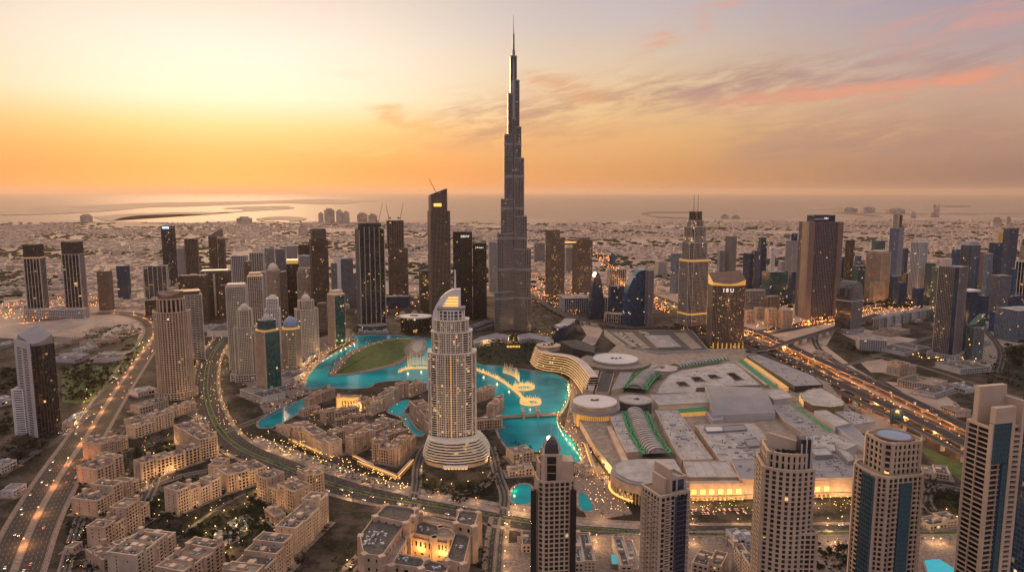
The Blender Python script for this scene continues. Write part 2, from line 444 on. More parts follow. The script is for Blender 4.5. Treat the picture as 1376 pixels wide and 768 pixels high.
def fit(unit, xl, xr, by):
    """place and size a plan so that on the ground it spans xl..xr and its nearest corner is at by"""
    c = at((xl+xr)/2, by); s = (xr-xl)*mperpx(c.x, c.y); cx, cy = c.x, c.y
    for _ in range(25):
        poly = [(cx+x*s, cy+y*s) for x, y in unit]
        pr = [proj(x, y) for x, y in poly]
        a, b, m = min(p[0] for p in pr), max(p[0] for p in pr), max(p[1] for p in pr)
        s *= 1+((xr-xl)/(b-a)-1)*.8
        cx += ((xl+xr)/2-(a+b)/2)*mperpx(cx, cy)
        cy += (at(CX, by).y-at(CX, m).y)*.8
    return poly

# ------------------------------------------------------------------ facade: wall grid in front of a glass core
STY = {  # wall, glass, bay, storey, pier width, spandrel height, depth
 'beige':  ('beige', 'g_dark', 3.4, 3.5, 1.35, 1.25, .5),
 'old':    ('sand', 'g_old', 4.6, 3.9, 2.2, 1.8, .7),
 'balc':   ('beige', 'g_brown', 5.0, 3.4, .9, 1.1, 1.3),
 'cream':  ('cream', 'g_dark', 4.0, 3.5, 1.2, 1.2, .6),
 'white':  ('white', 'g_dark', 4.2, 3.6, 1.1, 1.2, .6),
 'dark':   ('dark', 'g_dark', 3.0, 3.8, .7, .8, .4),
 'umber':  ('umber', 'g_brown', 3.2, 3.7, 1.1, 1.1, .4),
 'brown':  ('brown', 'g_brown', 3.2, 3.7, 1.2, 1.3, .5),
 'finlight': ('pale', 'g_dark', 9.0, 40, 1.5, .3, .8),
 'finbrown': ('brown', 'g_dark', 5.5, 30, 1.6, .4, .7),
 'grey':   ('grey', 'g_grey', 3.4, 3.7, 1.0, 1.2, .4),
 'pale':   ('pale', 'g_grey', 3.8, 3.6, 1.3, 1.1, .5),
 'blue':   ('bluegrey', 'g_blue', 3.0, 3.9, .22, .5, .25),
 'navy':   ('bluegrey', 'g_navy', 3.0, 3.9, .25, .6, .25),
 'teal':   ('pale', 'g_teal', 3.4, 3.6, .35, .5, .4),
 'tealb':  ('bluegrey', 'g_teal', 3.4, 3.8, .22, .4, .25),
 'stripe': ('pale', 'g_dark', 8.0, 3.8, .5, 1.3, .9),
 'black':  ('black', 'g_black', 2.6, 3.8, .4, .5, .25),
 'lowpale': ('pale', 'g_dark', 5.0, 4.2, 1.2, 1.9, .4),
 'lowbeige': ('beige', 'g_old', 4.6, 4.0, 1.8, 1.8, .4),
 'lowblue': ('grey', 'g_blue', 4.0, 4.0, .4, .9, .3),
 'gold':   ('beige', 'g_gold', 4.0, 3.6, 1.0, 1.0, .5),
 'hotel':  ('umber', 'g_hotel', 4.0, 3.3, 1.0, 1.1, .6),
}
def edges_of(poly, bay):
    n = len(poly); out = []
    for i in range(n):
        a, b = Vector(poly[i]), Vector(poly[(i+1) % n]); Ln = (b-a).length
        d = (b-a)/max(Ln, 1e-6); out.append((a, d, Vector((d.y, -d.x)), Ln, max(1, round(Ln/bay))))
    return out
def tier(root, poly, z0, z1, sty, roof='roof', parapet=1.3, name='shaft', glass=None, corner=True, piers=True, bands=True, seed=0, wall=None, topf=None, label=None, gable=()):
    wl, gl, bay, fh, pw, sh, dep = STY[sty] if isinstance(sty, str) else sty
    wl = wall or wl
    if isinstance(glass, str): gl = glass
    nf = max(1, round((z1-z0)/fh)); E = edges_of(poly, bay)
    core = MB(); core.prism(poly, z0, z1, 0, 1, [e[4] for e in E], max(1, round((z1-z0)/min(fh, 4))), random.randrange(400), topf)
    c = core.build(name, [gl, roof], root)
    if label: c['label'] = label
    fr = MB(); fz = (z1-z0)/nf; core_w = MB()
    for ei, (a, d, n, Ln, nb) in enumerate(E):
        if ei in gable:                                # plain end wall with a few small windows
            fr.obox(a, d, n, 0, Ln, -.05, dep-.1, z0, z1)
            for s in (Ln*.3, Ln*.7):
                for k in range(nf):
                    if random.random() < .75: core_w.obox(a, d, n, s-.6, s+.6, 0, dep-.06, z0+fz*k+1.1, z0+fz*k+2.7)
            if parapet: fr.obox(a, d, n, 0, Ln, -.45, dep-.03, z1-.4, z1+parapet)
            continue
        tt = (lambda s: topf(a.x+d.x*s, a.y+d.y*s)) if topf else (lambda s: z1)
        if (piers(ei) if callable(piers) else piers):
            for i in range(1, nb):
                s = Ln*i/nb; fr.obox(a, d, n, s-pw/2, s+pw/2, -.05, dep, z0, tt(s)-.02)
        if bands and Ln > 1.2:
            for k in range(nf+1):
                z = z0+fz*k
                if topf and z+sh > min(tt(0), tt(Ln)): continue
                fr.obox(a, d, n, .05, Ln-.05, -.05, dep-.08, max(z0, z-sh/2), min(z+sh/2, z1-.03))
        if parapet and not topf:
            fr.obox(a, d, n, 0, Ln, -.45, dep-.03, z1-.4, z1+parapet)
    if corner:
        for i, (a, d, n, Ln, nb) in enumerate(E):
            if Ln < 1.5 and len(E) > 12: continue
            w = pw*.5+dep*.6; d0 = E[i-1][1]
            b = (d+d0).normalized() if (d+d0).length > .1 else d
            t = Vector((b.y, -b.x))
            fr.obox(a, b, t, -w, w, -w, w*.72, z0+.01, (topf(a.x, a.y) if topf else z1+parapet)+.06)
    f = fr.build('facade_frame', wl, c)
    if core_w.f: o_ = core_w.build('gable_windows', gl, c); o_['kind'] = 'stuff'
    return c
def plant_boxes(root, poly, z, n=6, mat='plant', hmax=3.5, spread=.32):
    c = cen(poly)
    w = max(abs(p[0]-c[0]) for p in poly); h = max(abs(p[1]-c[1]) for p in poly)
    e = Vector(poly[1])-Vector(poly[0]); a = math.atan2(e.y, e.x)
    for i in range(n):
        j, k = random.uniform(-1, 1)*spread*2, random.uniform(-1, 1)*spread*2
        p = poly[random.randrange(len(poly))]; q = poly[random.randrange(len(poly))]
        x = c[0]+(p[0]-c[0])*abs(j)*.7+(q[0]-c[0])*abs(k)*.3; y = c[1]+(p[1]-c[1])*abs(j)*.7+(q[1]-c[1])*abs(k)*.3
        s = random.uniform(.06, .18)*min(w, h)*2
        m = MB(); m.box((x, y, z), (s*random.uniform(.7, 1.8), s, random.uniform(.8, hmax)), a); m.build('rooftop_plant', mat, root)
def tower(name, label, cat, xl, xr, by, top, yaw=0, ratio=1.0, sty='beige', shp='rect', tiers=None, group=None, pod=None, plant=True, roof='roof', z0=0, **kw):
    """tiers: [(top_py, scale), ...] from the ground up; pod = (scale, height, style)"""
    poly = fit(rot(shape(shp, ratio), yaw), xl, xr, by)
    c = cen(poly); fx, fy = min(poly, key=lambda p: p[1])
    t = thing(name, label, cat, (c[0], c[1], 0), group)
    z = z0; pz = z0; last = poly
    for (ty, k) in (tiers or [(top, 1)]):
        pl = scl(poly, k); f = min(pl, key=lambda p: p[1])
        z1 = zat(f[0], f[1], ty)
        tier(t, pl, z, z1, sty, roof=roof, **kw); z = z1; last = pl
    if pod: tier(t, scl(poly, pod[0]), 0, pod[1], pod[2], name='podium')
    if plant: plant_boxes(t, last, z, 6)
    return t, poly, z, last
# ------------------------------------------------------------------ ground, sea, roads
def sheet(name, pts, z, mat, px=True):
    poly = pxpoly(pts) if px else ccw(pts)
    m = MB(); m.face([(*p, z) for p in poly]); return structure(m.build(name, mat))
def smooth(pts, n=6):
    pts = [Vector(p) for p in pts]; out = []
    q = [pts[0]*2-pts[1]]+pts+[pts[-1]*2-pts[-2]]
    for i in range(1, len(q)-2):
        for k in range(n):
            t = k/n; a, b, c, d = q[i-1:i+3]
            out.append(.5*((2*b)+(c-a)*t+(2*a-5*b+4*c-d)*t*t+(3*b-a-3*c+d)*t**3))
    return out+[pts[-1]]
def line(px, n=6, z=0):
    return smooth([at(x, y, z).to_2d() for x, y in px], n)
def offs(ln, o):
    r = []
    for i, p in enumerate(ln):
        d = (ln[min(i+1, len(ln)-1)]-ln[max(i-1, 0)]).normalized(); r.append(p+Vector((d.y, -d.x))*o)
    return r
def ribbon(m, ln, o0, o1, z, mi=0, z1=None):
    a, b = offs(ln, o0), offs(ln, o1)
    for i in range(len(ln)-1):
        m.face([(*a[i], z), (*b[i], z), (*b[i+1], z), (*a[i+1], z)][::-1] if o1 > o0 else [(*a[i], z), (*b[i], z), (*b[i+1], z), (*a[i+1], z)], None, mi)
def wallrib(m, ln, o0, o1, z0, z1, mi=0):
    a, b = offs(ln, o0), offs(ln, o1)
    for i in range(len(ln)-1):
        q = [(*a[i], z1), (*b[i], z1), (*b[i+1], z1), (*a[i+1], z1)]; m.face(q, None, mi)
        m.face([(*a[i], z0), (*a[i+1], z0), (*a[i+1], z1), (*a[i], z1)], None, mi)
        m.face([(*b[i], z0), (*b[i], z1), (*b[i+1], z1), (*b[i+1], z0)], None, mi)
        m.face([(*a[i], z0), (*b[i], z0), (*b[i+1], z0), (*a[i+1], z0)], None, mi)
def walk(ln, step, start=0):
    """points every step metres: (point, direction)"""
    s = start; acc = 0
    for a, b in zip(ln, ln[1:]):
        l = (b-a).length
        while s < acc+l:
            d = (b-a)/l; yield a+d*(s-acc), d; s += step
        acc += l
def dashes(m, ln, o, z, dash=4, gap=8, w=.28):
    for p, d in walk(offs(ln, o), dash+gap):
        n = Vector((d.y, -d.x))*w/2; q = p+d*dash
        m.face([(*(p+n), z), (*(q+n), z), (*(q-n), z), (*(p-n), z)][::-1])
ROADS = {}
def road(name, px, halfs, median=4, lanes=4, z=.02, pave=5, hedge=False):
    ln = line(px); ROADS[name] = ln; w = halfs
    m = MB(); ribbon(m, ln, -w, w, z); structure(m.build('road', 'asphalt'))
    m = MB()
    for s in (-1, 1):
        wallrib(m, ln, s*w, s*(w+.5), 0, .14)
        if median: wallrib(m, ln, s*median/2, s*(median/2-.4), z, z+.14)
    structure(m.build('kerb', 'kerb'))
    if pave:
        m = MB()
        for s in (-1, 1): ribbon(m, ln, *( (s*(w+.5), s*(w+pave))), .12)
        structure(m.build('pavement', 'paving'))
    if median:
        m = MB(); ribbon(m, ln, -median/2+.4, median/2-.4, z+.1)
        structure(m.build('road_median', 'lawn' if hedge else 'paving'))
    m = MB(); lw = (w-median/2)/lanes
    for s in (-1, 1):
        for k in range(1, lanes): dashes(m, ln, s*(median/2+k*lw), z+.012)
        ribbon(m, ln, s*(w-.7), s*(w-1.0), z+.012); ribbon(m, ln, s*(median/2+.5), s*(median/2+.8), z+.012)
    structure(m.build('road_markings', 'mark'))
    return ln

# sea to the horizon, one ground sheet up to the coast, islands
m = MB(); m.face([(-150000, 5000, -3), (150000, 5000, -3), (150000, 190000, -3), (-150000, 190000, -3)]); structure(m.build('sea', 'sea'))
coast = [(-260,298),(0,297.5),(50,298),(100,296.5),(150,297),(215,298.5),(260,299),(300,297),(318,296),(340,298),(365,296.5),(390,299),(425,297),(470,298.5),(520,296),
         (570,296),(610,296),(670,296),(700,294),(750,296),(800,297),(860,296),(900,294),(960,292.5),(1000,293),(1060,294),(1130,293),(1160,292),(1185,291),(1230,288),(1280,288),(1376,287),(1700,286)]
cp = [tuple(at(x, y).to_2d()) for x, y in coast]
poly = [(-9000, -3000)]+[(-20000, 2500)]+cp+[(20000, 2500), (9000, -3000)]
m = MB(); pc = ccw(poly); m.face([(*p, 0) for p in pc])
for a, b in zip(pc, pc[1:]+pc[:1]): m.face([(*a, -6), (*b, -6), (*b, 0), (*a, 0)])
structure(m.build('ground', 'ground'))
def island(pts, h=6, mat='ground', name='island'):
    poly = pxpoly(pts, 0)
    poly = [tuple(v) for v in smooth([Vector(p) for p in poly]+[Vector(poly[0])], 4)][:-1]
    m = MB(); m.prism(poly, -5, h, 0, 0); return structure(m.build(name, mat))
island([(-60,279.5),(20,277.5),(70,277),(140,275),(200,272.5),(260,271.5),(330,270.5),(395,268.5),(440,267.5),(480,270.5),(470,273.5),(430,274),(380,273),(345,274),(290,276),(250,277.5),(200,278.5),(150,283),(60,288),(-60,290)])
island([(126,291.5),(170,287.5),(230,285.5),(280,285),(300,286.5),(330,284),(395,280),(350,279),(390,277),(335,277.5),(300,280),(330,282),(290,287.5),(240,288),(190,289.5),(165,292.5),(150,296.5),(135,295)], 4)
island([(365,279),(382,277.8),(396,279.2),(385,281),(370,281)], 5)
island([(345,294),(372,291),(398,291.5),(412,294.5),(392,297.5),(385,295),(360,295.2),(352,297)], 5)
island([(400,270.5),(440,269),(523,269.2),(520,270.3),(470,271),(430,272.3)], 4)
island([(553,267.2),(600,265.8),(629,267.3),(600,268.1),(570,268)], 4)
island([(755,262.6),(765,261.6),(774,262.6),(765,263.2)], 4)
island([(862,287.5),(876,284.6),(930,285),(930,286),(880,286),(870,288.2),(884,291),(930,293),(929,293.9),(882,292.2)], 5, 'paving', 'breakwater')
island([(1068,279.4),(1100,276.2),(1125,277.5),(1130,280.5),(1090,281.6)], 5)
island([(1128,283),(1140,276.5),(1190,276),(1250,276.5),(1290,280),(1376,282),(1376,286.5),(1290,287.5),(1230,287.5),(1180,286.5),(1150,284.5)], 6)
island([(1118,285.6),(1150,286),(1186,291),(1170,290.6)], 4, 'paving', 'breakwater')
island([(1225,277),(1290,276.2),(1300,277.6),(1240,278.2)], 4, 'paving', 'breakwater')

# ground cover patches
sheet('downtown_ground', [(200,445),(280,405),(420,392),(640,398),(740,398),(880,404),(960,432),(1060,478),(1150,528),(1240,575),(1376,640),(1500,800),(1700,1000),(-400,1000),(-30,800),(60,720),(120,600),(180,500)], .008, 'city')
sheet('plain_ground', [(-60,455),(10,452),(110,452),(190,440),(180,470),(140,530),(70,620),(0,720),(-200,900)], .006, 'city')
sheet('downtown_ground', [(1130,430),(1376,420),(1500,470),(1500,640),(1376,610),(1230,540),(1150,495),(1110,465)], .006, 'city')
sheet('sand_lot', [(-20,452),(0,433),(60,431),(115,426),(123,433),(100,441),(60,448),(20,455)], .03, 'lot')
sheet('sand_lot', [(110,446),(135,432),(175,434),(190,446),(172,452),(140,452)], .03, 'lot')
sheet('park_grass', [(82,500),(120,486),(140,494),(160,478),(190,452),(196,462),(165,500),(130,535),(112,542),(84,540)], .03, 'lawn')
sheet('sand_lot', [(1130,448),(1158,441),(1200,450),(1235,456),(1200,465),(1160,462)], .03, 'lot')
sheet('sand_lot', [(1155,486),(1185,482),(1208,492),(1200,500),(1170,500)], .03, 'lot')
sheet('sand_lot', [(1190,512),(1255,520),(1290,545),(1262,552),(1215,528)], .03, 'lot')
sheet('sand_lot', [(1150,545),(1200,565),(1240,600),(1210,610),(1160,575)], .03, 'lot')
sheet('embankment_grass', [(1232,596),(1300,625),(1340,655),(1300,652),(1244,612)], .03, 'lawn')
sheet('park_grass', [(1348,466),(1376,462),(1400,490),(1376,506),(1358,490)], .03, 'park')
sheet('pavement', [(1300,440),(1376,452),(1376,470),(1345,470),(1330,500),(1300,500)], .025, 'paving2')
sheet('pavement', [(845,715),(960,712),(1300,712),(1300,900),(660,900),(672,730),(760,722)], .025, 'paving')
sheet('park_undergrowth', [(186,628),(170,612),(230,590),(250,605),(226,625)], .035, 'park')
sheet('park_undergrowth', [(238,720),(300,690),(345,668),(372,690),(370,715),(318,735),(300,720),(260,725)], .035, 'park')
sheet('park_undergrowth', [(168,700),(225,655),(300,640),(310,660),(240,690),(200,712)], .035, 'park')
sheet('pavement', [(345,585),(420,612),(500,640),(560,655),(700,680),(700,694),(620,680),(560,668),(500,655),(440,636),(380,612),(338,592)], .024, 'paving2')
sheet('pavement', [(700,672),(735,690),(850,700),(880,702),(880,712),(760,704),(700,694)], .024, 'paving2')
sheet('pavement', [(300,470),(345,540),(360,560),(410,530),(412,505),(445,472),(480,452),(470,440),(380,470)], .022, 'paving')
sheet('pavement', [(764,500),(800,520),(790,600),(830,660),(850,690),(790,700),(770,650),(782,620),(770,590),(758,575),(768,530)], .022, 'paving')
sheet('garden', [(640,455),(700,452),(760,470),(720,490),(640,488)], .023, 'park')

# lake
LAKE = [(413,523),(412,512),(420,497),(434,484),(452,473),(470,464),(482,457),(470,454),(486,450),(520,449.5),(548,452),(575,455),(600,464),(640,488),(665,491),(700,496),(735,500),(752,505),(763,514),
        (765,530),(758,548),(748,561),(755,575),(768,590),(778,604),(779,620),(765,616),(745,606),(715,606),(690,606),(675,592),(668,575),(672,560),(667,540),(655,528),(640,524),(600,520),(575,522),(560,512),(530,511),(505,514),(495,520),(470,522),(437,519)]
def water(name, pts, z=.06, rim=True, mat='lake'):
    poly = pxpoly(pts)
    poly = [tuple(v) for v in smooth([Vector(p) for p in poly]+[Vector(poly[0])], 4)][:-1]
    m = MB(); m.face([(*p, z) for p in poly]); structure(m.build(name, mat))
    if rim:
        m = MB(); q = [Vector(p) for p in poly]+[Vector(poly[0])]
        wallrib(m, q, -.2, 3.2, 0, .5); structure(m.build('quay', 'paving2'))
water('lake', LAKE)
water('pond', [(348,573),(350,564),(372,551),(395,541),(413,536),(414,546),(397,557),(380,567),(362,575)])
water('canal', [(522,553),(530,543),(546,537),(550,541),(542,552),(547,558),(558,575),(569,582),(560,585),(547,572),(540,560)])
water('pond', [(686,668),(690,656),(700,650),(712,652),(716,665),(712,676),(692,678)])
water('pond', [(778,664),(784,662),(793,672),(797,684),(786,686),(778,680)])
def terrace(name, pts, h, mat, top=None):
    poly = pxpoly(pts); poly = [tuple(v) for v in smooth([Vector(p) for p in poly]+[Vector(poly[0])], 4)][:-1]
    m = MB(); m.prism(poly, 0, h, 0, 0); structure(m.build(name, mat))
    if top:
        m = MB(); m.face([(*p, h+.02) for p in inset(poly, top[1])]); structure(m.build(top[0], top[2]))
terrace('park_island', [(441,505),(447,494),(462,478),(490,464),(520,456),(545,454),(562,457),(552,469),(554,478),(537,489),(507,497),(470,504)], .9, 'paving', ('lawn', 17, 'lawn'))
terrace('pier', [(549,474),(556,458),(571,456),(573,466),(566,478),(552,479)], 1.2, 'paving2')
water('pool', [(554,470),(558,460),(568,459),(566,470),(560,474)], 1.26, False, 'roofgrey')
sheet('walkway', [(640,500.5),(640,500)] + [(641,500.2)], .01, 'paving') if False else None

# roads
r_motor = road('motorway', [(-12,850),(18,768),(46,700),(80,640),(113,590),(150,532),(186,480),(206,452),(207,438),(193,427),(165,421),(120,422),(60,430),(-40,444)], 25, 6, 5)
r_boul = road('boulevard', [(322,432),(300,455),(284,478),(277,505),(278,535),(292,572),(320,600),(370,622),(440,648),(500,664),(560,674),(620,684),(690,697),(760,707),(850,714),(960,717),(1100,716),(1300,715)], 21, 7, 3, pave=6, hedge=True)
r_side = road('side_street', [(552,676),(538,700),(510,730),(470,772),(420,830)], 9, 2, 2, z=.03)
r_side2 = road('side_street', [(672,694),(668,720),(664,768),(660,850)], 8, 2, 2, z=.03)
r_ring = road('ring_road', [(700,393),(730,402),(760,418),(800,432),(850,440),(900,436),(930,446)], 9, 2, 2, pave=0)
r_far1 = road('far_highway', [(1376,386),(1300,394),(1230,404),(1160,417),(1100,432),(1040,444),(1000,450)], 30, 8, 4, pave=0)
r_far2 = road('far_highway', [(790,335),(806,345),(818,356),(832,372),(850,386)], 18, 6, 3, pave=0)
r_far3 = road('far_highway', [(770,322),(790,330),(830,342),(850,358),(900,385)], 16, 6, 3, pave=0)
r_far4 = road('far_highway', [(655,362),(700,370),(780,378),(840,388),(885,402),(925,420),(965,434)], 34, 8, 4, pave=0)
r_far5 = road('far_highway', [(500,402),(560,392),(620,385),(700,380)], 18, 5, 3, pave=0)
r_far6 = road('far_highway', [(-60,410),(40,398),(130,386),(220,378)], 14, 4, 3, pave=0)
r_e1 = road('service_road', [(960,440),(1010,458),(1060,480),(1150,528),(1230,566),(1310,606),(1400,655)], 32, 6, 5, pave=0)
r_e2 = road('slip_road', [(1093,452),(1100,468),(1120,484),(1150,500),(1200,524)], 8, 1.5, 2, z=.03, pave=0)
r_e3 = road('slip_road', [(1290,440),(1250,452),(1200,470),(1150,487),(1128,490)], 7, 1.5, 2, z=.034, pave=0)
r_e4 = road('slip_road', [(1170,476),(1230,490),(1300,512),(1376,536)], 6, 1.5, 2, z=.03, pave=0)
r_old = road('side_street', [(150,768),(176,712),(208,640),(200,610)], 6, 1.2, 1, z=.03, pave=2)
r_old = road('side_street', [(180,560),(215,545),(262,558),(276,572)], 5, 1.2, 1, z=.03, pave=2)

road('hotel_drive', [(556,668),(560,648),(561,628),(568,606),(578,594)], 5, 0, 1, z=.03, pave=2)
road('hotel_drive', [(676,690),(678,664),(670,640),(664,616),(660,600)], 5, 0, 1, z=.03, pave=2)
road('hotel_drive', [(572,664),(590,658),(620,662),(650,652),(664,634)], 4, 0, 1, z=.034, pave=2)
road('garden_path', [(236,722),(262,704),(296,680),(330,662)], 1.6, 0, 1, z=.045, pave=0)
road('side_street', [(118,775),(128,735),(140,700),(170,668),(240,640),(300,628)], 4.5, 0, 1, z=.034, pave=2)
road('side_street', [(84,775),(100,720),(118,672),(150,610),(185,560)], 4.5, 0, 1, z=.03, pave=2)
road('side_street', [(1300,708),(1260,690),(1244,672),(1260,652),(1330,668)], 5, 0, 1, z=.03, pave=2)
road('side_street', [(0,640),(40,612),(84,585),(110,552),(140,538)], 4.5, 0, 1, z=.03, pave=0)
road('side_street', [(-10,512),(40,486),(90,470),(130,450),(160,436)], 6, 0, 1, z=.034, pave=0)
road('service_road', [(1340,500),(1345,472),(1330,450),(1310,430)], 8, 0, 2, z=.03, pave=0)
road('bridge_road', [(300,580),(340,566),(380,548),(400,536),(430,520)], 6, 0, 1, z=.034, pave=2)
def viaduct(label, px, half, z, name='elevated_highway', pier=45):
    ln = line(px, 6, z); p0 = ln[len(ln)//2]
    t = thing(name, label, 'highway bridge', (p0.x, p0.y, 0))
    m = MB(); wallrib(m, ln, -half, half, z-1.6, z); m.build('deck', 'deckm', t)
    for s in (-1, 1):
        m = MB(); wallrib(m, ln, s*half, s*(half+.5), z-1.7, z+1.1); m.build('parapet', 'kerb', t)
    m = MB()
    for o in (-half/2, 0, half/2): dashes(m, ln, o, z+.012)
    ribbon(m, ln, -half+.6, -half+.9, z+.012); ribbon(m, ln, half-.9, half-.6, z+.012)
    m.build('lane_markings', 'mark', t)
    for p, d in walk(ln, pier, 10):
        m = MB(); m.box((p.x, p.y, 0), (half*1.2, 2.2, z-1.6), math.atan2(d.y, d.x)+math.pi/2); m.build('pier', 'pale', t)
    return ln
v1 = viaduct('long elevated highway deck on the right, the far one of the two parallel decks', [(985,436),(1030,450),(1060,464),(1110,487),(1160,508),(1230,540),(1310,580),(1420,635)], 11, 9)
v2 = viaduct('long elevated highway deck on the right, the near one beside the mall', [(975,444),(1020,462),(1060,482),(1110,507),(1160,530),(1230,562),(1310,602),(1420,658)], 11, 9)
v3 = viaduct('flyover crossing above both highway decks and curving right to the far highway', [(1005,472),(1032,468),(1070,456),(1100,447),(1140,434),(1180,422)], 8, 16, 'flyover')
v4 = viaduct('curved elevated road sweeping below the tall silver tower towards the arched glass blocks', [(712,394),(728,405),(745,416),(770,427),(800,433),(838,438),(848,441)], 7, 9, 'elevated_road')
v5 = viaduct('raised metro track running along the near side of the highway', [(1000,462),(1060,492),(1110,517),(1160,541),(1230,575),(1310,618),(1400,668)], 5, 12, 'metro_viaduct')
# ------------------------------------------------------------------ the tallest tower
def rounded_wing(ang, r, w, c):
    d = Vector((math.cos(ang), math.sin(ang))); n = Vector((-d.y, d.x)); h = w/2
    pts = [(c[0]-n.x*h, c[1]-n.y*h)]
    for i in range(7):
        a = -math.pi/2+math.pi*i/6
        p = d*(r-h+h*math.cos(a))+n*(h*math.sin(a)); pts.append((c[0]+p.x, c[1]+p.y))
    pts.append((c[0]+n.x*h, c[1]+n.y*h)); return pts
bc = at(690, 444); bc = (bc.x, bc.y+25)
def bz(py): return zat(bc[0], bc[1]-15, py)
burj = thing('supertall_tower', 'tallest silver tower with stepped setbacks and needle spire beside the lake', 'skyscraper', (bc[0], bc[1], 0))
BS = ('steel', 'g_burj', 2.6, 4.0, .55, .45, .5)
WL = [(52, 21, 392), (44, 20, 314), (34, 18.5, 268), (24.5, 17, 181), (15.5, 13, 126), (9, 9, 75)]
WR = [(50, 21, 400), (47.5, 20.5, 335), (36, 19, 291), (28, 17.5, 213), (20.5, 15, 171), (15.5, 12, 108), (8.5, 8.5, 75)]
WB = [(50, 21, 360), (40, 19, 300), (30, 18, 240), (22, 15, 195), (16, 12, 145)]
for ang, W in ((R(208), WL), (R(-28), WR), (R(90), WB)):
    z0 = 0
    for r, w, py in W:
        z1 = bz(py)
        tier(burj, rounded_wing(ang, r/ .9, w, bc), z0, z1, BS, roof='roofgrey', name='wing', parapet=2, corner=False)
        z0 = z1-.5
tier(burj, [(bc[0]+12*math.cos(a), bc[1]+12*math.sin(a)) for a in [2*math.pi*i/12 for i in range(12)]], 0, bz(160), BS, name='core', corner=False, parapet=1)
z = bz(160); m = MB()
for py, r0, r1 in ((108, 9.5, 9), (84, 6.5, 6.2), (66, 4.6, 4.3), (44, 3.1, 2.6), (18, 1.5, .35)):
    m.tube((bc[0], bc[1], z), (bc[0], bc[1], bz(py)), r0, r1, 12); z = bz(py)-.3
m.build('spire', 'steel', burj)
m = MB()
for ang, W in ((R(208), WL), (R(-28), WR)):           # darker plant-floor belts
    for zz_ in (85, 165, 250, 330, 415, 500):
        for i, (r, w, py) in enumerate(W):
            lo = 0 if i == 0 else bz(W[i-1][2])
            if lo < zz_ < bz(py)-8:
                pl = rounded_wing(ang, r/.9+.75, w+1.5, bc); m = MB(); m.prism(pl, zz_, zz_+7, 0, 0); m.build('plant_floor_belt', 'grey', burj)
for sgn in (-1, 1):                                   # low curved wings at the foot
    pts = [(690+sgn*x, y) for x, y in ((6, 455), (22, 452), (44, 457), (54, 462), (52, 467), (40, 462), (22, 459), (8, 461))]
    tier(burj, pxpoly(pts), 0, 9, 'lowpale', name='podium', roof='roofgrey')
m = MB(); q = at(690, 466); m.box((q.x, q.y, 0), (34, 12, 7)); m.build('entrance_pavilion', 'g_brown', burj)
for i in range(9):
    m = MB(); m.box((q.x-15+i*3.7, q.y-6.3, .2), (2.0, .5, 5)); m.build('lit_door', 'goldtrim', burj)

# ------------------------------------------------------------------ curved white hotel with the sail crown
U = [(-.5, -.10), (-.44, -.2), (-.3, -.28), (-.12, -.325), (0, -.335), (.12, -.325), (.3, -.28), (.44, -.2), (.5, -.10), (.5, .2), (.3, .3), (-.3, .3), (-.5, .2)]
hp = fit(U, 577.5, 640, 617); hc = cen(hp)
hz = lambda py, k=1: zat(hc[0], min(p[1] for p in scl(hp, k)), py)
hotel = thing('hotel_tower', 'white curved hotel tower with a quarter round sail crown and slim mast', 'hotel', (hc[0], hc[1], 0))
HS = ('hotelw', 'g_hotel', 3.3, 3.35, .8, .95, .9)
HP_ = lambda i: 2 <= i <= 5
z = hz(588)
tier(hotel, hp, z, hz(476), HS, roof='roofgrey', piers=HP_)
tier(hotel, scl(hp, .83), hz(476), hz(448, .83), HS, roof='roofgrey', piers=HP_)
tier(hotel, scl(hp, .70), hz(448, .83), hz(432, .70), HS, roof='roofgrey', piers=HP_)
tier(hotel, scl(hp, .54), hz(432, .70), hz(418, .54), ('white', 'g_gold', 30, 4.5, .4, .9, 1.0), roof='roofgrey')
m = MB(); pl = scl(hp, .59); m.prism(pl, hz(418, .54), hz(414, .54), 0, 0, bottom=True); m.build('roof_canopy', 'grey', hotel)
for py, k in ((476, 1.05), (448, .88), (432, .75)):
    m = MB(); m.prism(scl(hp, k), hz(py)-1.2, hz(py)+1.0, 0, 0, bottom=True); m.build('ledge', 'hotelw', hotel)
# golden centre strip
m = MB(); f = min(hp, key=lambda p: p[1])
m.box((hc[0]+.3, f[1]-.6, z), (1.5, 1.4, hz(476)-z-2)); m.build('lit_centre_strip', 'gold', hotel)
# sail: a quarter round wall with real thickness, behind the top tiers
sx0, sx1 = at(580, 590).x*1.06, at(618, 590).x
sy = hc[1]+9; D = lambda px: (px-CX)*(sy*CP-(230-H)*SP)/F
xa, xb = D(580.5), D(618.5); zb, zt_ = zat(hc[0], sy, 446), zat(hc[0], sy, 388.5)
m = MB(); arc = [(D(x_), zat(hc[0], sy, y_)) for x_, y_ in ((618.5,452),(618.5,388),(610,388.4),(604,390.5),(597,395),(591,401),(586,409),(582,418),(580,428),(579.5,452))]
n = len(arc)
for t0 in (0,):
    fr_ = [(x, sy, z_) for x, z_ in arc]; bk = [(x, sy+9, z_) for x, z_ in arc]
    m.face(fr_[::-1]); m.face(bk)
    for i in range(n): m.face([fr_[i], bk[i], bk[(i+1) % n], fr_[(i+1) % n]][::-1])
m.build('sail_crown', 'white', hotel)
m = MB()
for i in range(4):
    m.box((D(609-i*1.2), sy-.6, zt_-13-i*4), (14+i*2.4, 1.6, 1.7))
m.build('sail_lit_slots', 'goldtrim', hotel)
m = MB(); xm = D(611.5); m.tube((xm, sy+4, zt_-6), (xm, sy+4, zat(hc[0], sy, 363)), 1.5, .9, 8); m.build('mast', 'white', hotel)
m = MB()                                               # the sail continues as a tall rib down the left edge
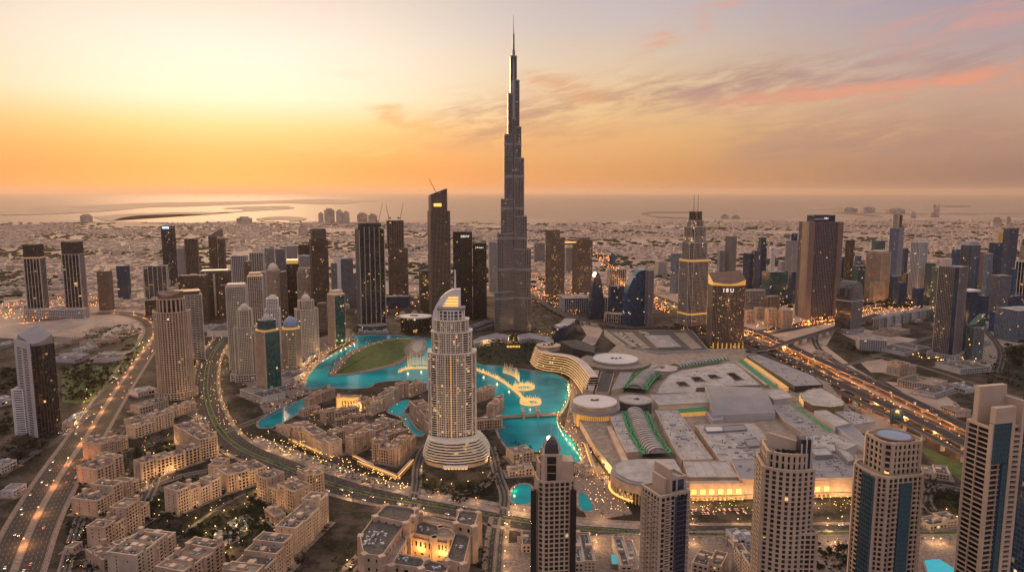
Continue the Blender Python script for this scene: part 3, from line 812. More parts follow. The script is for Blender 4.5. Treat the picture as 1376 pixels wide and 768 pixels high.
m.box((xa+1.2, sy+3, hz(476)), (2.4, 11, zb-hz(476)+1)); m.build('sail_rib', 'white', hotel)
# flared base of curved terraces
base = fit([(x, y*1.35) for x, y in U], 569, 658, 630); bcn = cen(base)
NB = 8
for i in range(NB):
    k = 1-.22*(i/(NB-1))**1.6; zz_ = 6+i*(z-6)/NB
    pl = [(hc[0]*(i/NB)*.55+bcn[0]*(1-(i/NB)*.55)+(p[0]-bcn[0])*k, hc[1]*(i/NB)*.35+bcn[1]*(1-(i/NB)*.35)+(p[1]-bcn[1])*k) for p in base]
    m = MB(); m.prism(pl, zz_, zz_+(z-6)/NB*.62, 0, 1, [3]*len(pl), 1, i*40); m.build('terrace_glazing', ['g_hotel', 'roofgrey'], hotel)
    m = MB(); m.prism(scl(pl, 1.02), zz_+(z-6)/NB*.62, zz_+(z-6)/NB-.02, 0, 0, bottom=True); m.build('terrace_band', 'hotelw', hotel)
m = MB(); m.prism(scl(base, .97), 0, 6, 0, 0); m.build('podium', 'beige', hotel)
m = MB(); q = at(612, 632); m.box((q.x, q.y+1, 4.4), (34, 9, 1.0)); m.build('entrance_canopy', 'white', hotel)
for i in range(7):
    m = MB(); m.box((q.x-14+i*4.7, q.y+4.5, 0), (3.2, .5, 3.8)); m.build('lit_door', 'goldtrim', hotel)

# ------------------------------------------------------------------ near towers, feet below the picture
def near_tower(name, label, xl, xr, top, dist, yaw, ratio, sty, shp='cham', tiers=None, **kw):
    D_ = dist*CP+H*SP
    # width and position measured at the level of the tower's top
    unit = rot(shape(shp, ratio), yaw)
    v = (CY-top)/F; zt = H+dist*(v*CP-SP)/(CP+v*SP)
    c = at((xl+xr)/2, top, zt); s = (xr-xl)*mperpx(c.x, c.y, zt); cx, cy = c.x, c.y+s*ratio*.5
    for _ in range(15):
        poly = [(cx+x*s, cy+y*s) for x, y in unit]; pr = [proj(x, y, zt) for x, y in poly]
        a, b = min(p[0] for p in pr), max(p[0] for p in pr)
        s *= 1+((xr-xl)/(b-a)-1)*.8; cx += ((xl+xr)/2-(a+b)/2)*mperpx(cx, cy, zt)
    t = thing(name, label, 'apartment tower', (cx, cy, 0))
    return t, poly, zt, (cx, cy)
def bay(t, a, d, n, s0, s1, t0, t1, z0, z1, mat='g_teal'):
    m = MB(); m.obox(a, d, n, s0, s1, t0, t1, z0, z1); b = m.build('glass_bay', mat, t)
    m = MB(); k = z0+3.4
    while k < z1: m.obox(a, d, n, s0-.05, s1+.05, t0, t1+.12, k-.35, k+.35); k += 3.4
    nn_ = max(2, round((s1-s0)/2.2))
    for i in range(nn_+1): s = s0+(s1-s0)*i/nn_; m.obox(a, d, n, s-.1, s+.1, t0, t1+.2, z0, z1)
    m.build('mullions', 'bluegrey', b)
NB1 = ('beige', 'g_dark', 3.6, 3.5, 1.0, .9, .6)
def balconies(t, poly, z0, z1, bayw, mat='beige', every=3, fh=3.45):
    for ei, (a, d, n, Ln, nb) in enumerate(edges_of(poly, bayw)):
        if n.y > .5 or Ln < 6: continue
        for i in range(1, nb, every):
            m = MB(); s0, s1 = Ln*i/nb-bayw*.05, Ln*(i+1)/nb+bayw*.05; k = z0+fh
            while k < z1-4: m.obox(a, d, n, s0, s1, .3, 1.7, k, k+.22); m.obox(a, d, n, s0, s1, 1.6, 1.72, k+.22, k+1.1); k += fh
            o_ = m.build('balcony_stack', mat, t); o_['kind'] = 'stuff'
# F1
t, pl, zt, c = near_tower('apartment_tower', 'nearest slim apartment tower with a pointed arched glass crown, feet out of frame', 719, 771, 648, 480, 8, .8, NB1)
tier(t, pl, 0, zt, NB1, name='shaft')
tier(t, scl(pl, .74, sh=(-2, 0)), zt, zt+12, NB1, name='upper_shaft'); 
tier(t, [(c[0]+x, c[1]+y) for x, y in ((-8, -9), (3, -9), (3, 6), (-8, 6))], zt, zt+19, ('beige', 'g_dark', 11, 6, 2.6, .4, .5), name='crown_tower')
m = MB(); cz = zt+19; q = [(c[0]-7.5, c[1]-8.5), (c[0]+2.5, c[1]-8.5), (c[0]+2.5, c[1]+4), (c[0]-7.5, c[1]+4)]
for k0, k1, dz0, dz1 in ((1, .97, 0, 4), (.97, .86, 4, 7.5), (.86, .62, 7.5, 10.5), (.62, .2, 10.5, 12.2)):
    m.taper(scl(q, k0), cz+dz0, scl(q, k1), cz+dz1, 0, 0)
m.build('arched_crown', ['g_grey'], t)
m = MB(); cq = cen(q)
for x, y in scl(q, 1.08): m.tube((x, y, zt+8), (x, y, cz+8.5), .55, .3)
m.tube((*cq, cz+12), (*cq, cz+21), .35, .15); m.build('finial', 'pale', t)
m = MB(); m.box((c[0]+8.5, c[1]-3, zt), (9, 12, 15)); m.build('stair_core', 'beige', t)
fr = pl[0]
m = MB()
for dx in (-15.2, 13.2): m.box((c[0]+dx, min(p[1] for p in pl)+2.2, 0), (4.2, 3.0, zt-6))
m.prism(scl(pl, 1.0), 0, .5, 0, 0); m.build('glass_bay', 'g_dark', t)
plant_boxes(t, pl, zt, 6)
# F2
t, pl, zt, c = near_tower('apartment_tower', 'near apartment tower with a stone fin wall and dark water tank housing on its roof', 863, 926, 668, 430, 24, .9, NB1, 'rect')
tier(t, pl, 0, zt, NB1, name='shaft'); balconies(t, pl, 20, zt, 3.6, 'beige', 2)
tier(t, scl(pl, .62, sh=(3.5, 1)), zt, zt+9, ('beige', 'g_navy', 9, 9, 1.2, 1.5, .4), name='penthouse')
m = MB(); e = (Vector(pl[2])-Vector(pl[1])); a_ = math.atan2(e.y, e.x)
m.box((c[0]-2, c[1]-1, zt), (17, 2.2, 17), a_); m.box((c[0]-5, c[1]-3.2, zt), (13, 1.6, 11), a_); m.build('fin_wall', 'beige', t)
m = MB(); d = Vector((math.cos(R(24)), math.sin(R(24)))); bay(t, Vector((c[0]+4, c[1]-9)), d, Vector((d.y, -d.x)), 0, 7.5, -4, 2.6, 0, zt-1, 'g_dark')
plant_boxes(t, scl(pl, .9), zt, 8); plant_boxes(t, scl(pl, .5, sh=(4, 1)), zt+9, 8)
# F3
t, pl, zt, c = near_tower('apartment_tower', 'near beige apartment tower with a curved roof terrace, planting and a sloping crown wall', 1017, 1094, 632, 450, -8, .8, NB1, 'bow')
tier(t, pl, 0, zt, ('beige', 'g_dark', 4.2, 3.4, .9, .85, .9), name='shaft')
balconies(t, pl, 20, zt, 4.2, 'beige', 2)
pu = scl(pl, .86, sh=(1, 2)); tier(t, pu, zt, zt+10, ('beige', 'g_dark', 4.2, 5, 1.4, 1.2, .6), name='upper_storeys')
m = MB(); x0 = min(p[0] for p in pu); x1 = max(p[0] for p in pu)
m.prism([(x0+2, c[1]+2), (x1-9, c[1]-6), (x1-8, c[1]-3.5), (x0+3, c[1]+4.5)], zt+10, zt+20, 0, 0, top=lambda x, y: zt+21-(x-x0)*.22); m.build('crown_wall', 'beige', t)
m = MB()
for i in range(40):
    x = random.uniform(x0+2, x1-12); m.ball((x, min(p[1] for p in pu)+3+random.random()*2+abs(x-c[0])*.12, zt+11+random.random()), random.uniform(.6, 1.1), 0, 5)
m.build('terrace_planting', 'hedge', t)
m = MB(); m.box((x1-7.5, c[1]-10, zt-45), (7.0, 8, 66)); m.build('glass_bay', 'g_grey', t)
m = MB()
for dx in (-10.6, -7.4, -4.2): m.box((x1+dx, c[1]-13.9, zt-44), (.8, 1, 67 if dx > -10 else 62))
m.build('mullion_fins', 'pale', t)
tier(t, [(x1-10.5, c[1]-17), (x1+1.5, c[1]-17), (x1+1.5, c[1]-8), (x1-10.5, c[1]-8)], 0, zt-44, NB1, name='lower_bay')
# F4
t, pl, zt, c = near_tower('apartment_tower', 'near beige apartment tower topped by a pale oval roof disc', 1150, 1241, 632, 440, 12, .85, NB1, 'cham')
tier(t, pl, 0, zt-6, ('beige', 'g_dark', 3.9, 3.4, 1.15, .7, .8), name='shaft')
balconies(t, pl, 20, zt-8, 3.9, 'beige', 4)
pu = scl(pl, .80, sh=(3, 2)); tier(t, pu, zt-6, zt+15, ('beige', 'g_dark', 3.8, 4.2, 1.6, 1.4, .6), name='upper_storeys', roof='beige')
cu = cen(pu)
m = MB(); m.lathe(cu, [(12.5, zt+15), (12.5, zt+17.2), (10.6, zt+17.2), (10.6, zt+16.4)], 28, 0, False); m.build('roof_ring', 'bronze', t)
m = MB(); m.lathe(cu, [(10.5, zt+15.5), (10.5, zt+17.0)], 28); m.build('roof_disc', 'blueroof', t)
e0 = Vector(pl[0]); e1 = Vector(pl[1]); d = (e1-e0).normalized(); n = Vector((d.y, -d.x))
bay(t, e0, d, n, (e1-e0).length*.34, (e1-e0).length*.66, .2, 1.7, 0, zt-10)
e0 = Vector(pl[-1]); e1 = Vector(pl[0]); d = (e1-e0).normalized(); n = Vector((d.y, -d.x))
L_ = (e1-e0).length
e0, e1 = Vector(pl[-2]), Vector(pl[-1]); d = (e1-e0).normalized(); n = Vector((d.y, -d.x)); L_ = (e1-e0).length
bay(t, e0, d, n, L_*.45, L_*.98, .2, 1.9, 0, zt-6.5)
# F5
t, pl, zt, c = near_tower('apartment_tower', 'near tower at the right edge with two beige frame walls around teal glass', 1302, 1372, 560, 420, 14, .75, NB1, 'rect')
tier(t, pl, 0, zt-8, ('beige', 'g_dark', 8, 3.3, .6, .7, 1.0), name='shaft')
e0, e1 = Vector(pl[0]), Vector(pl[1]); d = (e1-e0).normalized(); n = Vector((d.y, -d.x)); L_ = (e1-e0).length
bay(t, e0, d, n, L_*.0, L_*.56, .2, 2.4, zt-30, zt-4); bay(t, e0, d, n, L_*.40, L_*.57, .21, 2.4, 0, zt-30.5)
m = MB(); m.obox(e0, d, n, -.5, L_*.68, -1, 2.8, zt-4, zt+6); m.obox(e0, d, n, L_*.57, L_*.68, -.5, 3.0, 0, zt-4); m.obox(e0, d, n, -1.2, L_*0, -.5, 2.2, 0, zt-4.5)
m.build('frame_wall', 'beige', t)
m = MB(); m.obox(e0, d, n, L_*.02, L_*.98, -14, -10.5, zt-8, zt+16); m.obox(e0, d, n, L_*.93, L_*1.03, -13, 2.2, 0, zt+9); m.build('crown_wall', 'beige', t)
m = MB()
for k in range(int((zt-8)/3.3)): m.obox(e0, d, n, L_*.69, L_*.92, .2, 2.6, k*3.3, k*3.3+1.0)
m.build('balcony', 'beige', t)
plant_boxes(t, pl, zt-8, 5)
t, pl, zt, c = near_tower('apartment_tower', 'dark tower cut off by the right edge, behind the beige framed tower', 1376, 1440, 540, 470, 10, .8, NB1, 'rect')
tier(t, pl, 0, zt, 'navy', glass='g_navy')

# ------------------------------------------------------------------ left foreground
t, pl, z, _ = tower('office_tower', 'dark curved glass tower with a white ribbed stair wall at the left edge', 'office tower', 32, 83, 588, 466, 58, 1.5, ('dark', 'g_dark', 3.6, 3.9, .18, .45, .5), 'bow', roof='roofgrey')
q0 = min(pl, key=lambda v: v[0]); 
n8 = len(pl); e0, e1 = Vector(pl[n8-1]), Vector(pl[0]); d = (e1-e0).normalized(); n = Vector((d.y, -d.x)); L_ = (e1-e0).length
m = MB(); m.obox(e0, d, n, 0, L_*.98, .6, 2.2, 0, z+7); m.build('stair_wall', 'pale', t)
for j in range(2):
    m = MB()
    for k in range(int(z/4)): m.obox(e0, d, n, L_*(.16+.4*j), L_*(.42+.4*j), 2.2, 2.35, k*4+1.4, k*4+3.2)
    m.build('stair_window', 'g_dark', t)
m = MB(); m.prism(scl(pl, .9), z, z+3, 0, 0, top=lambda x, y: z+3+(y-pl[0][1])*.45); m.build('sloped_roof', 'roofgrey', t)
t, pl, z, _ = tower('office_block', 'lower white louvred block in front of the dark curved glass tower', 'office', 22, 57, 584, 524, 10, .5, ('white', 'g_dark', 14, 3.6, 2.4, 1.9, .5), roof='roofgrey')

# ------------------------------------------------------------------ the tower clusters
T = tower
def spire(t, x, y, z0, z1, r=.8, mat='pale', name='spire'):
    m = MB(); m.tube((x, y, z0), (x, y, z1), r, r*.35); m.build(name, mat, t)
def cap(t, poly, z, h, k=1.0, mat='gold', name='crown', k1=None):
    m = MB(); p = scl(poly, k)
    if k1 is None: m.prism(p, z, z+h, 0, 0)
    else: m.taper(p, z, scl(poly, k1), z+h, 0, 0)
    m.build(name, mat, t)
def dome(t, c, z, r, mat='cream', n=14):
    m = MB(); m.lathe(c, [(r*1.05, z), (r*1.05, z+r*.5), (r*.95, z+r*.8), (r*.7, z+r*1.15), (r*.35, z+r*1.4), (.1, z+r*1.6)], n, 0, False); m.build('dome', mat, t)
APT, OFF = 'apartment tower', 'office tower'
t, pl, z, l = T('residential_tower', 'left of two matching dark towers, gold lights under its crown', APT, 38, 67, 424, 346, 12, .9, 'finlight', tiers=[(346, 1)], pod=None)
tier(t, scl(pl, .95), z, z+38, 'dark'); cap(t, pl, z-3, 3, 1.03, 'belt', 'lit_belt')
t, pl, z, l = T('residential_tower', 'right of two matching dark towers beside a smaller brown block', APT, 89, 119, 421, 342, 12, .9, 'finlight')
tier(t, scl(pl, .95), z, z+38, 'dark')
T('podium_block', 'long pale low block under the two matching dark towers', 'podium', 33, 121, 429, 417, 6, .22, 'lowpale')
T('office_block', 'small brown gridded tower right of the matching dark pair', OFF, 134, 154, 417, 365, 10, .8, 'brown')
T('office_block', 'small plain blue grey tower beside the brown gridded tower', OFF, 159, 177, 402, 358, 10, .9, 'navy')
t, pl, z, l = T('office_block', 'wide dark slab with pale end walls behind the motorway bend', OFF, 195, 228, 403, 358, 18, .4, ('pale', 'g_dark', 14, 4, 2.0, .4, .8))
cap(t, scl(pl, .2, sh=(20, 0)), z, 8, 1, 'pale')
t, pl, z, l = T('office_tower', 'tall mauve glass tower with a small blue lit sign on top', OFF, 221, 240, 383, 304, 6, .8, 'blue', glass='g_brown')
m = MB(); f = min(pl, key=lambda p: p[1]); q = cen(pl); m.box((q[0], f[1]-1, z-9), (26, 1.5, 7)); m.build('sign', 'blue_sign', t)
T('residential_tower', 'short beige tower tucked behind the mauve glass tower', APT, 240, 254, 376, 334, 12, .8, 'pale')
t, pl, z, l = T('residential_tower', 'brown tower with a pale left edge and rough rooftop left of the bladed twins', APT, 251, 269, 376, 321, 20, .8, 'finbrown')
t, pl, z, l = T('office_tower', 'left half of the brown twin towers under a curved blade', OFF, 283, 294, 374, 318, 8, 1.0, 'umber')
bl = [(282+1, 318), (294, 314), (303, 308), (304, 312), (296, 320)]
cq = cen(pl); m = MB(); m.prism([(cq[0]-16, cq[1]-6), (cq[0]+46, cq[1]-6), (cq[0]+46, cq[1]+2), (cq[0]-16, cq[1]+2)], z, z+1, 0, 0, top=lambda x, y: z+3+max(0, (x-cq[0])/46)**1.6*34); m.build('roof_blade', 'brown', t)
T('office_tower', 'right half of the brown twin towers under a curved blade', OFF, 295, 305, 374, 321, 8, 1.1, 'umber')
t, pl, z, l = T('office_block', 'broad dark tower group with one pale vertical fin', OFF, 271, 313, 424, 362, 14, .5, 'umber', tiers=[(366, 1)])
f = min(pl, key=lambda p: p[1]); m = MB(); m.box((cen(pl)[0]+8, f[1]+2, 0), (4, 6, z-4)); m.build('pale_fin', 'cream', t)
cap(t, pl, z, 5, .9, 'roofgrey', 'roof_slab')
T('office_block', 'wide dark block with a flat overhanging roof behind the curved bronze crown', OFF, 243, 283, 432, 371, 12, .5, 'umber')
T('residential_tower', 'pale slab tower with dark window columns, leftmost of the pale row', APT, 313, 335, 388, 344, 8, .5, ('pale', 'g_grey', 7, 3.6, 2.2, .5, .6))
T('residential_tower', 'second pale slab of the row, with two dark window columns', APT, 337, 357, 380, 340, 8, .5, ('pale', 'g_dark', 9, 3.6, 2.6, .5, .6))
for i, (a, b, tp) in enumerate(((358, 371, 334), (372, 386, 335), (387, 401, 331), (403, 420, 329))):
    T('residential_tower', ['narrow dark slab with pale side walls, first in the far row of four', 'dark flat topped slab, second in the far row of four', 'blue grey slab with a pale right wall, third in the far row of four', 'widest dark slab, last in the far row of four'][i], APT, a, b, 392, tp, 8, .6, ['dark', 'navy', 'grey', 'dark'][i], wall='pale' if i != 3 else None)
# curved beige tower with bronze crown
t, pl, z, l = T('residential_tower', 'tall round fronted beige tower with an open colonnaded top, left of the boulevard', APT, 213, 262, 537, 421, 16, .8, ('beige', 'g_old', 4.4, 4.2, 1.5, 1.3, .8), 'round', pod=(1.18, 12, 'lowbeige'))
tier(t, scl(pl, .76), z, z+24, ('beige', 'g_old', 5, 24, 1.6, 1.5, .9), name='colonnade')
p7 = scl(pl, .86)
m = MB(); zt = z+24; cq = cen(pl); w = max(p[0] for p in p7)-cq[0]
m.prism(scl(pl, .70), zt, zt+4, 0, 0, top=lambda x, y: zt+5+abs(x-cq[0])/w*10+(y-cq[1])/w*3); m.build('curved_roof', 'bronze', t)
t, pl, z, l = T('residential_tower', 'dark tower with white balcony stripes behind the round fronted beige tower', APT, 238, 276, 486, 398, 30, .8, 'stripe', roof='bronze')
cap(t, pl, z, 9, .8, 'bronze', 'roof_canopy', .95)
t, pl, z, l = T('residential_tower', 'tall green glass slab with a pale flat top, behind the domed beige tower', APT, 309, 337, 497, 386, 14, .8, ('cream', 'g_teal', 3.6, 3.6, .8, .9, .5))
cap(t, pl, z, 6, .92, 'cream')
t, pl, z, l = T('residential_tower', 'beige tower with a small domed lantern top beside the boulevard curve', APT, 318, 348, 512, 441, 14, .9, ('cream', 'g_teal', 3.4, 3.5, 1.1, 1.0, .7), 'star', pod=(1.5, 14, 'lowpale'))
tier(t, scl(pl, .66), z, z+34, 'cream'); dome(t, cen(pl), z+34, 9)
for x, y in scl(pl, .5)[::3]: dome(t, (x, y), z+34, 3.5)
t, pl, z, l = T('residential_tower', 'nearest lakeside tower, beige left face and green glass right face', APT, 346, 379, 530, 447, 54, .9, ('beige', 'g_old', 3.6, 3.5, 1.5, 1.2, .6), pod=(1.35, 10, 'lowpale'))
e0, e1 = Vector(pl[0]), Vector(pl[1]); d = (e1-e0).normalized(); n = Vector((d.y, -d.x)); Lg = (e1-e0).length
m = MB(); m.prism([tuple(e0+d*2+n*1.0), tuple(e0+d*Lg*.5+n*3.5), tuple(e1-d*1+n*1.0), tuple(e1-d*1-n*2), tuple(e0+d*2-n*2)], 0, z-2, 0, 0, [4, 4, 1, 8, 1], int(z/3.5)); m.build('curved_glass_bay', 'g_teal', t)
cap(t, pl, z, 3, .96, 'belt', 'lit_belt'); tier(t, scl(pl, .74), z+3, z+20, 'tealb', roof='cream'); dome(t, cen(pl), z+20, 8, 'pale')
t, pl, z, l = T('residential_tower', 'beige tower with bright columns and a gold crown light, behind the domed tower', APT, 336, 357, 452, 372, 14, .8, ('cream', 'g_dark', 5, 3.6, 1.4, .7, .6)); cap(t, pl, z, 4, .9, 'belt', 'lit_belt'); cap(t, pl, z+4, 6, .8, 'cream')
t, pl, z, l = T('residential_tower', 'white tower with stepped pediment top between two teal towers', APT, 359, 379, 476, 416, 14, .8, ('white', 'g_dark', 4, 3.6, 1.3, 1.0, .5)); tier(t, scl(pl, .78), z, z+24, 'white'); cap(t, scl(pl, .78), z+24, 9, 1, 'cream', 'pediment', .3)
t, pl, z, l = T('residential_tower', 'short round tower with a pale blue dome and gold lit drum', APT, 380, 406, 496, 444, 20, .9, ('beige', 'g_teal', 3.4, 3.5, .8, 1.0, .6), 'oct'); cap(t, pl, z, 5, .9, 'belt', 'lit_belt'); dome(t, cen(pl), z+5, 15, 'blueroof')
t, pl, z, l = T('residential_tower', 'beige tower with a domed penthouse and stepped shoulders by the lake bend', APT, 398, 429, 476, 417, 26, .9, ('cream', 'g_teal', 3.6, 3.5, 1.3, 1.1, .6), 'star'); tier(t, scl(pl, .68), z, z+20, 'cream'); dome(t, cen(pl), z+20, 10)
t, pl, z, l = T('residential_tower', 'slim tower with a bright teal right face and lit crown at the lake head', APT, 442, 465, 463, 397, 50, .9, ('beige', 'g_old', 3.6, 3.5, 1.4, 1.2, .6)); cap(t, pl, z, 3, 1.0, 'belt', 'lit_belt'); cap(t, pl, z+3, 8, .8, 'cream')
e0, e1 = Vector(pl[0]), Vector(pl[1]); d = (e1-e0).normalized(); n = Vector((d.y, -d.x)); Lg = (e1-e0).length
m = MB(); m.prism([tuple(e0+d*1+n*1.0), tuple(e0+d*Lg*.5+n*3.5), tuple(e1-d*1+n*1.0), tuple(e1-d*1-n*2), tuple(e0+d*1-n*2)], 0, z-2, 0, 0, [4, 4, 1, 8, 1], int(z/3.5)); m.build('curved_glass_bay', 'g_teal', t)
t, pl, z, l = T('residential_tower', 'pinkish brown tower with a rounded pale cap, left of the gold capped tower', APT, 361, 379, 436, 364, 14, .9, 'beige'); dome(t, cen(pl), z, 14, 'cream')
T('residential_tower', 'narrow brown tower against the gold capped tower', APT, 379, 388, 436, 366, 14, 1, 'brown')
t, pl, z, l = T('residential_tower', 'dark slim tower with a glowing gold cap', APT, 388, 404, 432, 355, 14, 1, 'dark'); cap(t, pl, z, 12, 1.0, 'gold', 'lit_crown')
t, pl, z, l = T('residential_tower', 'beige tower with a big arched window band, right of the gold capped tower', APT, 402, 421, 436, 366, 14, .9, 'beige'); tier(t, scl(pl, .8), z, z+10, 'cream')
T('residential_tower', 'pale tower top rising behind the beige arched window tower', APT, 405, 420, 412, 344, 14, .8, 'pale')
t, pl, z, l = T('residential_tower', 'tall dark brown tower tapering to a square cap', APT, 420, 444, 438, 322, 22, .9, ('umber', 'g_brown', 3.0, 3.6, 1.0, 1.2, .6)); tier(t, scl(pl, .84), z, z+28, 'umber', wall='brown')
T('residential_tower', 'narrow grey tower right of the tapering brown tower', APT, 446, 457, 392, 354, 10, .9, 'grey')
t, pl, z, l = T('residential_tower', 'blue grey tower with a broad white left panel', APT, 455, 476, 412, 348, 34, .8, 'navy', wall='pale'); 
e0, e1 = Vector(pl[3]), Vector(pl[0]); d = (e1-e0).normalized(); n = Vector((d.y, -d.x)); m = MB(); m.obox(e0, d, n, 1, (e1-e0).length-1, .3, 1.5, 0, z+3); m.build('white_panel', 'white', t)
t, pl, z, l = T('residential_tower', 'large black tower with thin white vertical lines and a curved glass podium', APT, 481, 519, 442, 309, 24, .75, ('dark', 'g_dark', 3.2, 4, .35, .6, .4)); tier(t, scl(pl, .8), z, z+16, 'dark', roof='roofdark')
m = MB()
for i, (a, d, n, Ln, nb) in enumerate(edges_of(pl, 14)):
    for k in range(nb+1): m = MB(); m.obox(a, d, n, Ln*k/nb-.7, Ln*k/nb+.7, .3, 1.3, 0, z+(8 if 0 < k < nb else 0)); m.build('white_fin', 'pale', t)
tier(t, scl(fit(shape('round', .8), 479, 522, 446), 1), 0, 14, 'tealb', name='podium')
t, pl, z, l = T('unfinished_tower', 'brown tower under construction with two cranes on its flat top', APT, 523, 549, 402, 334, 8, .7, ('brown', 'g_brown', 3.6, 3.8, .9, 1.0, .4), wall='brown'); pu = scl(pl, .84, sh=(-8, 0)); tier(t, pu, z, zat(*min(pu, key=lambda p: p[1]), 297), ('brown', 'g_brown', 8, 3.8, 1.8, 1, .4))
ut = (cen(pu), zat(*min(pu, key=lambda p: p[1]), 297))
T('podium_block', 'dark glass podium block in front of the tower under construction', 'podium', 519, 551, 414, 399, 4, .5, 'navy')
T('residential_tower', 'small brown tower with golden lit top, left of the slant topped tower', APT, 564, 580, 420, 364, 12, .9, 'gold', wall='brown')
t, pl, z, l = T('residential_tower', 'very tall brown tower with a slanted top and a crane, left of the lattice pair', APT, 577, 606, 432, 284, 16, .85, ('brown', 'g_dark', 4.0, 3.7, 1.3, .9, .6))
pu = scl(pl, .82, sh=(-2, 0)); f = min(pu, key=lambda p: p[1]); zl, zr = zat(f[0], f[1], 263), zat(f[0], f[1], 253); xa_, xb_ = min(p[0] for p in pu), max(p[0] for p in pu)
tier(t, pu, z, (zl+zr)/2, ('brown', 'g_dark', 4.0, 3.7, 1.2, .9, .5), topf=lambda x, y: zl+(zr-zl)*(x-xa_)/(xb_-xa_), name='slanted_top', roof='roofdark')
m = MB(); m.box((cen(pl)[0], f[1]-.5, z+14), (22, 3, 9)); m.build('lit_sky_lobby', 'goldtrim', t)
st = (cen(pu), zl)
def lattice(t, pl, z):
    m = MB()
    for (a, d, n, Ln, nb) in edges_of(pl, 6):
        for k in range(int(z/6)):
            for i in range(nb):
                s = Ln*(i+.5)/nb+(k % 2)*Ln/nb/2
                if s < Ln-1: m.obox(a, d, n, s-.8, s+.8, .1, .45, k*6+.4, k*6+4.6)
    m.build('lattice_screen', 'dark', t)
t, pl, z, l = T('office_tower', 'taller of the two black lattice clad towers, white letters near the top', OFF, 610, 635, 430, 312, 3, .9, 'black'); lattice(t, pl, z); tw1 = (t, pl, z)
t, pl, z, l = T('office_tower', 'lower black lattice clad tower, right beside its taller twin', OFF, 636, 654, 428, 327, 3, 1.1, 'black'); lattice(t, pl, z); tw2 = (t, pl, z)
T('residential_tower', 'grey tower peeping out behind the lower black lattice tower', APT, 657, 668, 392, 326, 6, .9, 'pale')
T('residential_tower', 'narrow grey tower just right of the tallest tower', APT, 706, 713, 392, 334, 6, 1, 'grey')
T('residential_tower', 'far pale block left of the bridged twin towers', APT, 717, 732, 352, 327, 6, .6, 'grey')
t, pl, z, l = T('residential_tower', 'left of the two brown gridded towers joined by a lit sky bridge', APT, 733, 758, 398, 320, 24, .8, 'beige', wall='brown', glass='g_hotel'); tier(t, scl(pl, .75, sh=(-9, 0)), z, z+26, 'brown'); sb1 = (pl, z)
t, pl, z, l = T('residential_tower', 'right of the two brown gridded towers joined by a lit sky bridge', APT, 769, 795, 396, 323, 20, .8, 'beige', wall='brown', glass='g_hotel'); cap(t, pl, z, 10, .75, 'brown', 'roof_drum'); sb2 = (pl, z)
bx = at(755, 398); a0 = Vector(cen(sb1[0])); a1 = Vector(cen(sb2[0])); zb_ = min(sb1[1], sb2[1])-16
t = thing('sky_bridge', 'golden lit sky bridge joining the two brown gridded towers', 'sky bridge', ((a0.x+a1.x)/2, (a0.y+a1.y)/2, 0))
d = (a1-a0).normalized(); n = Vector((d.y, -d.x)); m = MB(); m.obox(a0, d, n, 24, (a1-a0).length-24, -7, 7, zb_, zb_+7); m.build('bridge_body', 'brown', t)
m = MB(); m.obox(a0, d, n, 22, (a1-a0).length-22, -8, 8, zb_+7.02, zb_+9.5); m.build('lit_deck', 'goldtrim', t)
T('residential_tower', 'dark slim tower seen in the gap between the bridged towers', APT, 759, 769, 366, 333, 6, .9, 'grey')
t, pl, z, l = T('office_tower', 'small round topped blue tower by the far highway', OFF, 819, 827, 358, 344, 0, 1, 'blue', 'round'); dome(t, cen(pl), z, 11, 'g_blue')
T('office_block', 'pale block with vertical slots behind the curved blue glass offices', 'office', 816, 841, 387, 362, 6, .4, ('pale', 'g_dark', 8, 30, 2, 1, .5))
